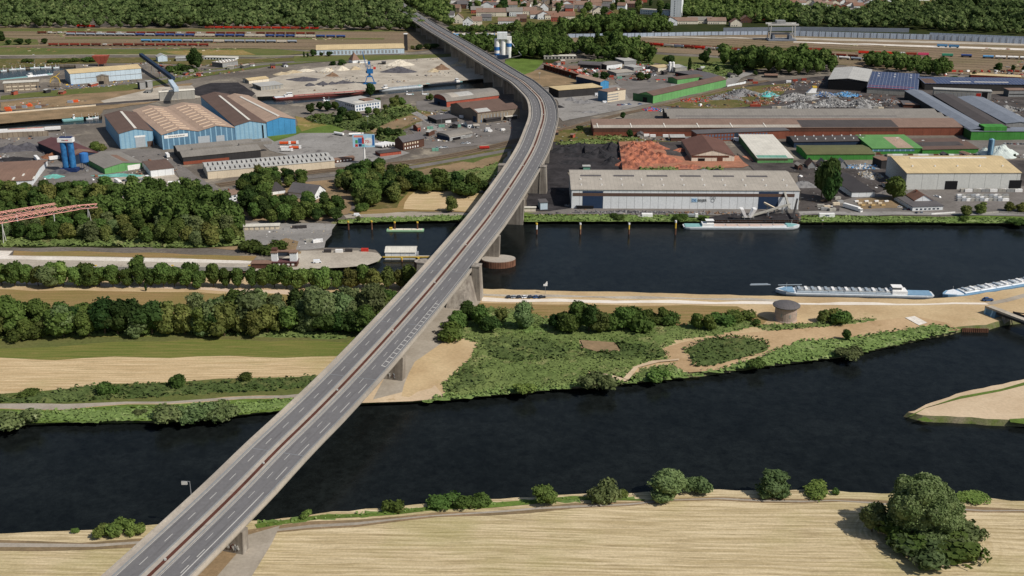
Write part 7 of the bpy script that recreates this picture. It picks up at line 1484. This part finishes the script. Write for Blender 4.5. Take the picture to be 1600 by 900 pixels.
# ------------------------------------------------------------ heaps and loose stock
def heap(label, px, rx, ry, h, m, name='gravel_heap', cat='heap', ridge=0.0, seed=1, rough_=.12, rz=0, flat=.0, pts=(18,9)):
    p = G(*px); o = thing(name, label, cat, (p.x,p.y,0), rz); na, nl = pts[0]*2, pts[1]; g = random.Random(seed); V = []; F = []
    ph = [g.uniform(0,6.28) for _ in range(4)]
    for j in range(nl+1):
        f = j/nl
        for i in range(na):
            a = 6.2832*i/na; e = 1+rough_*(math.sin(3*a+ph[0])+.6*math.sin(5*a+ph[1])); x = math.cos(a)*rx*f*e; y = math.sin(a)*ry*f*e
            if ridge: x = x+ridge*(math.cos(a)*(.5 if f > 0 else 0)*min(1,f*3))
            zz = h*max(0, min(1-flat, (1-f)))/(1-flat); zz *= 1+rough_*math.sin(x*.7+ph[2])*math.sin(y*.8+ph[3])+g.uniform(-.06,.06)*(f<.95)
            V.append((x,y,zz if f < 1 else -.05))
    for j in range(nl):
        for i in range(na): F.append((j*na+i,(j+1)*na+i,(j+1)*na+(i+1)%na,j*na+(i+1)%na))
    q = MB(); q.add(V,F); q.build('heap_body', MM[m], o); return o
for nm, a, b_ in (('h_dark',(96,94,98),(74,72,76)),('h_grey',(140,138,136),(112,110,110)),('h_white',(222,212,192),(196,184,164)),('h_tan',(196,180,150),(170,152,124)),('h_brown',(140,114,92),(112,90,74)),('h_black',(60,58,60),(40,40,42)),('h_orange',(190,120,92),(118,78,68)),('h_salt',(206,214,206),(184,192,186)),('h_rust',(150,104,78),(112,76,58)),('h_scrap',(168,166,162),(100,98,96)),('h_pale',(204,202,198),(150,148,146)),('h_teal',(120,180,168),(90,150,140))):
    BM(nm, a, b_, s1=.25, s2=1.6, amt=.22, rough=.95)
H_ = [('wide dark gravel heap in the middle of the gravel yard',(475,125),22,14,4,'h_dark'),('dark conical heap, leftmost of four by the quay',(484,134),7,6,4.2,'h_dark'),('dark conical heap, second of four by the quay',(504,132.5),9,7,4.4,'h_dark'),('dark conical heap, third of four by the quay',(519,131.5),7,6,3.6,'h_dark'),('long dark heap, right of the four by the quay',(537,130),13,7,3.6,'h_dark'),('pale brown cone behind the dark heaps',(520,119),9,7,5,'h_brown'),('white sand cone, left of the back row',(511,111),10,8,4.5,'h_white'),('white sand cone, middle of the back row',(535,109.5),9,8,6,'h_white'),('white sand cone, right of the back row',(555,108.5),8,8,5,'h_tan'),('big flat-topped white sand heap near the bridge',(624,101),20,18,7,'h_white'),('broad dark grey heap below the big white sand heap',(624,112),24,16,7,'h_dark'),('grey-brown cone in the concrete bay near the bridge',(690,108),11,12,7,'h_brown'),('pale cone left of the concrete bay',(678,112),9,9,5,'h_tan'),
 ('low tan heap in the first bunker of the left row',(440,116),12,9,3,'h_tan'),('low tan heap in the second bunker of the left row',(458,113.5),13,9,3.4,'h_tan'),('low pale heap in the third bunker of the left row',(478,111),12,9,3.2,'h_white'),('small pale heap at the bridge side of the gravel yard',(725,98),14,9,3,'h_tan'),('pale heap beneath the bridge by the quay',(712,103),10,8,3,'h_tan'),
 ('broad dark gravel heap left of the brown sand','' or (17,235),17,10,6,'h_dark'),('second dark gravel heap touching the first, silo yard',(44,233),18,10,6.5,'h_dark'),('black coal bank in front of the gravel heaps',(22,250),20,9,3,'h_black'),('orange-brown sand pile behind the white truck',(80,235),11,8,5,'h_brown'),('rust-brown sand pile with truck on its slope',(83,246),12,8,4.5,'h_rust'),('turquoise heap at the foot of the twin silos',(84,277),9,6,3,'h_teal'),('long turquoise strip heap under the green shed',(188,275),24,4,2.4,'h_teal'),('dark heap behind the turquoise one',(94,270),10,7,4,'h_dark'),
 ('pale conical heap on the depot yard by the bridge bend',(893,157),8,8,4.5,'h_grey'),('small pale cone, second on the depot yard',(907,161),8,7,4.5,'h_grey'),('grey gravel spill on the depot yard',(920,160.5),8,7,3.5,'h_grey'),('black angular heap beside the bridge edge',(873,168),7,6,3,'h_black'),('flat grey heap lower on the depot yard',(922,176),11,6,2.5,'h_grey'),
 ('large pale salt heap under white sheeting beside the steel silo',(1563,242),17,14,10,'h_salt'),('left shoulder of the pale sheeted heap',(1538,242),7,8,7.5,'h_salt'),('grey domed heap between warehouse and tall conifer',(1255,291),13,9,5,'h_grey'),
 ('dark grey mound behind the canal warehouse',(1100,269),10,5,3,'h_grey'),('black mound behind the canal warehouse',(1120,268.5),9,5,3,'h_black')]
for i,(lb,px,rx,ry,h,m) in enumerate(H_): heap(lb, px, rx, ry, h, m, seed=i)
for i,(x,y,rx,ry,h,lb) in enumerate(((880,236,14,13,5,'black coal mound nearest the bridge'),(905,232,16,13,5.5,'black coal mound at the back of the coal yard'),(935,244,17,15,7,'large black coal mound in the middle of the coal yard'),(955,232,9,12,6.5,'black coal mound against the partition wall, back'),(957,256,10,12,7,'black coal mound against the partition wall, front'),(900,255,18,8,3,'low black coal spread beside the green cabin'),(868,300,9,10,3,'dark mound left of the long white warehouse'),(893,245,9,6,3,'small black coal mound with white chalk marks'))): heap(lb,(x,y),rx,ry,h,'h_black','coal_heap',seed=40+i,rough_=.2)
for i,(x,y,rx,ry,h,lb) in enumerate(((990,236,16,16,9,'orange clay heap beside the coal wall, upper part'),(1005,248,22,15,10,'large orange clay heap, central ridge'),(990,260,17,10,7,'orange clay heap, lower left flank'),(1030,252,18,13,8,'orange clay heap, right flank'),(1012,232,18,9,7.5,'orange clay heap along the back edge'),(1062,262,9,6,3,'small bright orange clay mound right of the big heap'),(1082,262,9,6,3,'small orange clay mound before the brown hall'),(1064,236,8,6,3,'small orange mound behind the brown hall corner'))): heap(lb,(x,y),rx,ry,h,'h_orange','clay_heap',seed=60+i,rough_=.22)
def scrap(label, px, rx, ry, h, cols, n, seed, s=1.0):
    o = heap(label, px, rx, ry, h, cols[0], 'scrap_heap', seed=seed, rough_=.2); g = random.Random(seed); q = MB()
    for i in range(n):
        a = g.uniform(0,6.28); f = math.sqrt(g.uniform(0,1))*.95; x, y, z = math.cos(a)*rx*f, math.sin(a)*ry*f, h*(1-f)
        c = Vector((x,y,z)); u = Vector((g.gauss(0,1),g.gauss(0,1),g.gauss(0,.6))).normalized(); l = s*g.uniform(.5,1.7); v = u.orthogonal().normalized(); w2 = u.cross(v); t = s*g.uniform(.15,.6)
        q.hexa([tuple(c-u*l+v*t+w2*t),tuple(c+u*l+v*t+w2*t),tuple(c+u*l-v*t+w2*t),tuple(c-u*l-v*t+w2*t)],[tuple(c-u*l+v*t-w2*t),tuple(c+u*l+v*t-w2*t),tuple(c+u*l-v*t-w2*t),tuple(c-u*l-v*t-w2*t)], g.randrange(len(cols)))
    so_ = q.build('loose_scrap', [MM[c] for c in cols], o); so_['kind'] = 'stuff'
for i,(x,y,rx,ry,h,cols,n,lb) in enumerate(((1242,155,24,16,7,('h_scrap','h_pale','h_grey'),520,'bright white-grey scrap heap, left of the scrap yard'),(1252,168,18,10,6,('h_scrap','h_grey','h_pale'),300,'pale scrap heap against the sawtooth roofs, left'),(1300,165,22,15,9,('h_scrap','h_pale','h_grey'),520,'high pale scrap heap in the centre of the scrap yard'),(1345,166,24,15,9,('h_scrap','h_grey','h_pale'),560,'high grey scrap heap, right of the scrap yard'),(1285,150,20,9,5,('h_scrap','blue_paint','wag_grey'),300,'bluish scrap heap under the yellow lifting frame'),(1320,150,20,9,5,('wag_sky','h_scrap','w_bluegrey'),300,'blue and grey car bodies heaped near the open hall'),(1130,154,22,12,5,('h_grey','h_rust','h_scrap'),300,'mixed rusty and grey scrap heap by the siding'),(1160,148,22,16,7,('h_grey','h_dark','h_scrap'),260,'dark grey scrap slope in the upper scrap yard'),(1085,158,18,12,3,('h_rust','h_scrap','red_paint'),260,'low rusty scrap scatter beside the light green hall'),(1190,162,14,9,4,('h_rust','h_brown','h_scrap'),180,'brown scrap heap between container rows'),(1215,140,20,10,4,('h_rust','h_dark','h_tan'),220,'brown scrap heap below the small shelter'),(1390,160,14,8,4,('h_grey','h_dark','h_rust'),160,'dark scrap heap before the diagonal hall'),(1200,150,14,9,5,('teal_paint','h_pale','h_grey'),160,'greenish-white scrap mound in the scrap yard'),(1572,172,22,10,5,('h_scrap','h_grey','h_dark'),260,'grey scrap heap at the far right yard'),(1018,172,10,6,3,('red_paint','h_scrap','blue_paint'),140,'red and blue wrecked cars by the siding'),(1040,174,8,6,3,('h_scrap','blue_paint','h_pale'),120,'white and blue wrecked cars by the siding'),(1350,262,22,8,2.5,('h_pale','h_scrap','wag_sky'),300,'white bagged goods stacked behind the flat black roof'),(1360,275,10,14,3,('h_pale','h_tan','h_scrap'),220,'white and tan sacks beside the flat black roof'),(895,322,8,4,1,('h_grey','h_dark'),50,'rubble strip at the foot of the white warehouse, left'),(1100,334,30,3,1.2,('h_grey','h_brown'),160,'rubble strip at the foot of the white warehouse, middle'),(980,333,45,3,1.2,('h_grey','h_dark'),200,'grey rubble strip along the white warehouse front'))): scrap(lb,(x,y),rx,ry,h,cols,n,90+i)
# yellow lifting frame
o = box_thing('scrap_shear','yellow and white sloping scrap shear above the white heap','machine',(1268,150),14,6,4,'w_conc'); MB().hexa([(-6,-3,4),(4,-3,4),(4,3,4),(-6,3,4)],[(0,-2,10),(5,-2,9),(5,2,9),(0,2,10)]).build('feed_ramp', MM['wht'], o); MB().box(0,5,-2.2,2.2,9.5,11.5).build('head', MM['yellow_paint'], o)
# red rack
A = G(852,108); B = G(920,128); d = Vector((B.x-A.x,B.y-A.y)); L = d.length; o = thing('steel_rack','long raised rack of red-painted steel beams beside the bridge bend','rack',(A.x,A.y,0),math.atan2(d.y,d.x)); MB().box(0,L,-5,5,6.6,7.4).build('rack_deck', MM['r_rust'], o)
for i in range(14): x = L*(i+.5)/14; MB().box(x-.5,x+.5,-4.6,4.6,0,6.6).build('support_frame', MM['w_brown'], o)
g = random.Random(3)
for i in range(26): x = L*i/26+g.uniform(0,3); y = g.uniform(-4,3); MB().box(x,x+L/26*g.uniform(.7,1.3),y,y+g.uniform(.8,2),7.4,7.4+g.uniform(.4,1.3)).build('steel_bundle', MM[g.choice(['red_paint','salmon','red_paint','orange_paint'])], o)
# orange hopper and yellow crane by the pale blue warehouse
p = G(160,103); o = thing('loading_hopper','rust-orange funnel-shaped loading hopper behind the pale blue warehouse','hopper',(p.x,p.y,0)); MB().hexa([(-4,-4,3),(4,-4,3),(4,4,3),(-4,4,3)],[(-11,-6,14),(9,-6,14),(9,8,14),(-11,8,14)]).build('funnel', MM['orange_paint'] if 0 else MM['w_red'], o); [MB().bar((x,y,0),(x,y,5),.5).build('leg', MM['r_rust'], o) for x in (-4,4) for y in (-4,4)]
p = G(87,135); o = thing('crawler_crane','dark yellow arched bucket crane left of the pale blue warehouse','crane',(p.x,p.y,0)); MB().box(-6,6,-3,3,.5,4.5).build('crane_base', MM['w_stone'], o)
q = MB(); [q.bar((6*math.cos(a),0,4+8*math.sin(a)),(6*math.cos(a+.35),0,4+8*math.sin(a+.35)),.55) for a in [.35*i for i in range(9)]]; q.build('arch', MM['yellow_paint'], o); q = MB(); q.bar((0,0,11),(6,2,16),.4); q.bar((-5,0,6),(6,2,16),.3); q.build('jib', MM['yellow_paint'], o)
# containers and stacked stock in the yards
CC = ['wag_red','wag_sky','wht','wag_green','r_rust','w_conc','blue_paint','orange_paint']
def stock(desc, pts, cols, group, sx=1.0):
    for i,(x,y,a) in enumerate(pts): veh('container', cols[i%len(cols)], (x,y), a, f'{nth(i+1)} {desc}', group, s=sx)
stock('container or crate from the left in the scrap yard row',[(1176,167,0),(1184,167,0),(1170,163,0),(1180,163,.05),(1210,170,0),(1216,170,0),(1225,170,0),(1232,129,0),(1242,127.5,0),(1256,126,0),(1262,129,.1),(1180,131,.1),(1368,170,0),(1376,171,0)],['wag_red','wag_red','r_rust','wag_red','w_conc','w_beige','w_conc','wht'],'containers in the scrap yard')
stock('precast block stack from the left before the sand-roofed warehouse',[(1506+6.5*i,300+.3*(i%2),0) for i in range(14)],['w_conc','wht','w_grey'],'precast blocks, back row')
stock('slab stack from the left in the field right of the red-roofed house',[(1500+7*i,308+3.3*j,.1) for j in range(3) for i in range(11)],['wht','w_conc','w_grey','car_silver'],'slab field',.9)
stock('white pallet from the left beside the tall lorry',[(1338+5.2*i,316+3*(i%3),.3) for i in range(10)],['wht','w_beige','tan_paint'],'pallets beside the lorry',.55)
stock('pale block from the left near the tall conifer',[(1282,324,0),(1292,326,.2),(1288,329,0),(1300,330,.3),(1306,321,.2),(1312,318,.5),(1308,312,.4)],['w_conc','w_beige','w_grey'],'blocks near the conifer',.9)
stock('crate from the left on the pale street beside the yard wall',[(1322+7*i,241.5,0) for i in range(8)]+[(1390+8*i,244.5,0) for i in range(16)],['wht','w_conc','w_brown','wag_pale','wht'],'crates below the green walls',.8)
stock('sheet stack from the left on the orange plate yard',[(12,171,0),(20,170,0),(30,169.5,0),(38,169,0),(14,174,0),(46,166.5,0),(60,169,0),(66,167,0),(110,161,0),(118,160,.1)],['orange_paint','wag_grey','r_rust','wag_grey','orange_paint'],'plate stacks, left')
stock('bin on the lock yard from the left',[(462,357,.1),(468,357,.1),(474,356.5,.1),(484,378,.2),(494,379,.5),(499,378,.1),(570,392.8,0),(530,394.5,0),(512,394.5,0),(545,393.5,0)],['r_vdark','r_vdark','r_vdark','w_conc','wht','wht','red_paint','wht'],'bins on the lock yard',.8)
stock('small crate from the left around the barrel hall and dusty yard',[(700,192,.3),(690,199,.2),(672,202,.2),(655,196,.1),(748,191,0),(722,184,.1),(715,199,.3),(680,236,.2)],['wht','w_teal','w_teal','w_conc','wag_sky'],'crates on the dusty yard')
stock('white block from the left in the strip yard beyond the bridge',[(715+9*i,55.5,0) for i in range(10)],['wag_sky','wht','w_beige','wht','w_conc'],'blocks beyond the bridge',1.1)
stock('vehicle-sized crate from the left behind the brick hall',[(1040,214,0),(1052,218,.4),(1075,219,0),(1060,216,.2),(1010,213,.1),(1020,214,0)],['wht','wht','car_silver','red_paint'],'crates behind the coal yard',.9)
stock('red and grey machine part from the left above the cream-roofed shed',[(1490+11*i,112.5+.3*(i%2),.3*i) for i in range(11)],['red_paint','wag_red','wht','w_brown'],'machine parts, right',.9)
stock('crate from the left among the small workshops',[(882,116,0),(893,121,.1),(905,112,.1),(915,116,.3),(990,121,0),(1003,115,.2),(1012,112,.4),(955,121,.1),(968,123,.1),(1098,107,0),(1060,119,0),(1160,113,.1),(1014,118,0)],['wag_red','w_teal','wht','wag_red','r_rust','wht','wht'],'crates among the workshops')
# chalk writing strokes on the coal
wr = MB(); g = random.Random(9); 
for (x0,x1,y,amp) in ((880,900,238.5,1.6),(909,926,238.8,.7)):
    x = x0
    while x < x1:
        a, b_ = G(x, y+g.uniform(-amp,amp)), G(x+g.uniform(1.2,2.6), y+g.uniform(-amp,amp)); wr.bar((a.x,a.y,6.1),(b_.x,b_.y,6.1),.28); x += 1.0
# lamp masts in the yards
for i,(x,y,h,lb) in enumerate(((690,196,12,'white-headed lamp mast before the dark barrel hall end'),(1400,232,10,'lamp mast before the green ribbed wall, left'),(1440,236,10,'lamp mast before the green ribbed wall, middle'),(1503,236,10,'lamp mast before the green ribbed wall, right'),(55,104,16,'tall thin mast on the marina bank'),(1020,62,12,'signal mast in the right freight yard, left'),(1045,66,12,'signal mast in the right freight yard, right'),(575,200,12,'thin mast behind the billboard'),(812,128,8,'small dark mast on the field beside the bridge'),(843,124,8,'stubby mast right of the bridge rail'))):
    p = G(x,y); o = thing('lamp_mast', lb, 'mast', (p.x,p.y,0), 0, 'yard masts'); MB().tube((0,0,0),(0,0,h),.2,.12,6).build('mast', MM['steelgrey'], o); MB().box(-1.2,1.2,-.3,.3,h-.2,h+.3).build('lamp_head', MM['wht'], o)
dupl = {k:v for k,v in LAB.items() if len(v) > 1}
print('DUP', {k:len(v) for k,v in dupl.items()})
for k_, pr in list(VP.items())+list(WPR.items()):
    if pr.name not in PROTO_USED: print('unused', pr.name)
for k_, v_ in LAB.items():
    if not 4 <= len(k_.split()) <= 16: print('LEN', len(k_.split()), k_)
# ------------------------------------------------------------ grit: loose rubble in the yards, more sheds
def rubble(name, poly, n, cols, label, seed, s=(.4,1.6), hz=1.0):
    P = [tuple(G(x,y).xy) for x,y in poly]; xs = [q[0] for q in P]; ys = [q[1] for q in P]; g = random.Random(seed); q = MB(); c = 0; t = 0
    cl_ = [(g.uniform(min(xs),max(xs)), g.uniform(min(ys),max(ys)), g.uniform(6,22)) for _ in range(max(6,n//22))]
    while c < n and t < n*30:
        t += 1; k = g.choice(cl_); x, y = g.gauss(k[0],k[2]), g.gauss(k[1],k[2]*.8)
        if not inpoly(x,y,P): continue
        c += 1; a = g.uniform(0,3.14); u, v = s[0]+(s[1]-s[0])*g.random()**2.2, s[0]+(s[1]-s[0])*g.random()**2.2; h = hz*g.uniform(.3,1.4)*min(u,v); ca, sa = math.cos(a), math.sin(a)
        b4 = [(x+ca*p*u-sa*r*v, y+sa*p*u+ca*r*v, 0) for p, r in ((-1,-1),(1,-1),(1,1),(-1,1))]; f = g.uniform(.5,1)
        q.hexa(b4, [(x+(p[0]-x)*f, y+(p[1]-y)*f, h*g.uniform(.7,1.3)) for p in b4], g.randrange(len(cols)))
    o = q.build(name, [MM[c_] for c_ in cols]); tag(o, label, 'rubble', None, 'stuff')
MIX = ['h_dark','h_grey','h_brown','h_black','h_rust','h_tan','w_dark','h_scrap','wht','r_slate']
rubble('rubble', [(-20,215),(110,205),(165,262),(160,292),(-20,296)], 420, MIX, 'loose stock, dirt and debris over the silo yard on the left', 1)
rubble('rubble', [(600,196),(660,172),(800,180),(800,228),(700,236),(620,236),(560,214)], 480, MIX, 'loose debris over the dusty yard inside the bridge bend', 2)
rubble('rubble', [(395,130),(560,98),(735,89),(760,110),(570,138),(440,146)], 380, ['h_dark','h_grey','h_tan','h_black','h_brown'], 'stones, planks and dark clutter over the gravel yard', 3)
rubble('rubble', [(870,100),(1010,98),(1030,124),(1100,116),(1020,130),(940,124),(880,118)], 520, MIX+['wag_red','red_paint'], 'clutter between the small workshops', 4, s=(.6,2.4), hz=1.2)
rubble('rubble', [(1045,168),(1140,138),(1290,124),(1300,145),(1400,150),(1410,170)], 900, MIX+['h_rust','w_brown','wag_red'], 'scattered metal scrap over the scrap yard floor', 5, s=(.5,2.2), hz=1.1)
rubble('rubble', [(1490,112),(1600,110),(1620,120),(1450,118)], 160, MIX+['wag_red'], 'junk along the freight lines at the far right', 6, s=(.6,2.2))
rubble('rubble', [(1500,152),(1620,152),(1620,190),(1560,188)], 260, MIX, 'debris on the far right yard behind the halls', 7, s=(.6,2.2))
rubble('rubble', [(1240,262),(1380,250),(1400,300),(1310,330),(1256,330)], 380, MIX, 'clutter around the tall conifer and flat black roof', 8, s=(.3,1.4))
rubble('rubble', [(1370,242),(1620,242),(1620,247),(1400,247)], 220, ['wht','h_scrap','h_grey','w_brown','h_dark'], 'clutter strip between green walls and the sand-yellow roof', 9, s=(.5,1.8))
rubble('rubble', [(868,195),(925,196),(925,215),(1060,216),(1070,224),(870,224)], 260, MIX, 'clutter in front of the long brick hall', 10, s=(.3,1.5))
rubble('rubble', [(890,328),(1110,329),(1110,338),(820,336)], 300, ['h_grey','h_dark','h_brown','h_tan','r_slate'], 'rubble along the canal road under the white warehouse', 11, s=(.25,1.1))
rubble('rubble', [(1150,333),(1250,334),(1250,348),(1108,348)], 200, ['h_dark','h_rust','h_black','h_grey'], 'dark clutter on the loading quay', 12, s=(.25,1.1))
rubble('rubble', [(0,98),(250,92),(245,100),(120,104),(0,104)], 120, MIX, 'scattered junk on the scrubby bank of the marina', 13, s=(.5,1.6))
rubble('rubble', [(225,96),(380,92),(380,112),(280,124),(250,116)], 300, MIX+['wag_red'], 'clutter round the small houses behind the conveyor', 14, s=(.5,1.8))
rubble('rubble', [(75,128),(112,132),(222,124),(222,132),(80,142)], 200, MIX+['yellow_paint','blue_paint'], 'clutter along the pale blue warehouse foot', 15, s=(.5,1.6))
rubble('rubble', [(0,160),(160,150),(150,162),(0,174)], 160, MIX+['orange_paint'], 'plates and scrap on the orange plate yard', 16, s=(.5,1.8), hz=.5)
rubble('rubble', [(375,350),(522,350),(505,388),(440,388)], 130, ['h_grey','h_tan','wht','h_dark'], 'small clutter on the lock yard', 17, s=(.2,.8))
rubble('rubble', [(160,236),(250,236),(320,290),(280,300),(200,280)], 200, MIX, 'clutter between green shed and hangars', 18, s=(.3,1.3))
rubble('rubble', [(700,51),(900,53),(900,58),(712,57)], 220, ['wht','wag_sky','h_tan','h_grey','w_conc'], 'pale stock strip beyond the bridge', 19, s=(.8,2.6), hz=1.2)
rubble('rubble', [(900,60),(1620,78),(1620,120),(1440,108),(1200,90),(1000,78)], 500, ['h_rust','h_tan','h_brown','brush_green','h_grey'], 'weeds and ballast clumps in the right freight yard', 20, s=(.8,3.2), hz=.4)
rubble('rubble', [(0,46),(650,48),(640,80),(0,80)], 500, ['h_brown','brush_green','brush_bright','h_tan','h_rust'], 'weeds and ballast clumps in the left freight yard', 21, s=(.8,3.4), hz=.35)
g = random.Random(42)
SH = [(868,103),(880,101),(893,118),(905,119),(915,121.5),(925,117),(945,117),(958,113),(1005,109),(1015,108),(1000,118),(1022,119),(1035,117),(1080,116),(1095,112),(1145,122),(1130,127),(1172,127),(655,206),(668,213),(710,201),(735,200),(745,201),(300,115),(288,118),(255,113),(310,120),(232,146),(70,146),(95,148),(395,104),(378,107),(360,109),(427,107),(447,105),(600,101),(20,149),(140,136),(1268,262),(1250,266),(1478,247),(1390,296),(1515,247),(870,212),(893,216),(1000,216),(1500,178),(1520,184),(1590,186)]
for i,(x,y) in enumerate(sorted(SH)):
    c1 = g.choice([('w_grey','grey'),('w_white','white'),('w_brickdk','brick'),('w_conc','concrete'),('w_dark','dark-walled'),('w_red','reddish')]); c2 = g.choice([('r_slate','slate grey'),('r_rust','rusty'),('r_beige','beige'),('r_ltgrey','light grey'),('r_dark','dark'),('r_tile','brown')])
    sc = g.uniform(4,9)
    bld('yard_hut', f'{nth(i+1)} small hut from the left, {c1[1]} with {c2[1]} roof', 'hut', (x-sc*.5,y),(x+sc*.5,y-g.uniform(-.5,.6)*(1 if y > 100 else .4)), dep=g.uniform(6,14), h=g.uniform(2.6,5), rh=g.choice([0.8,1.4,.6]), style='gable', axis=g.choice('xy'), wall=c1[0], roof=c2[0], group='small huts in the yards', ops=[('door','F',1,2.6,2.1,'door_dark')])
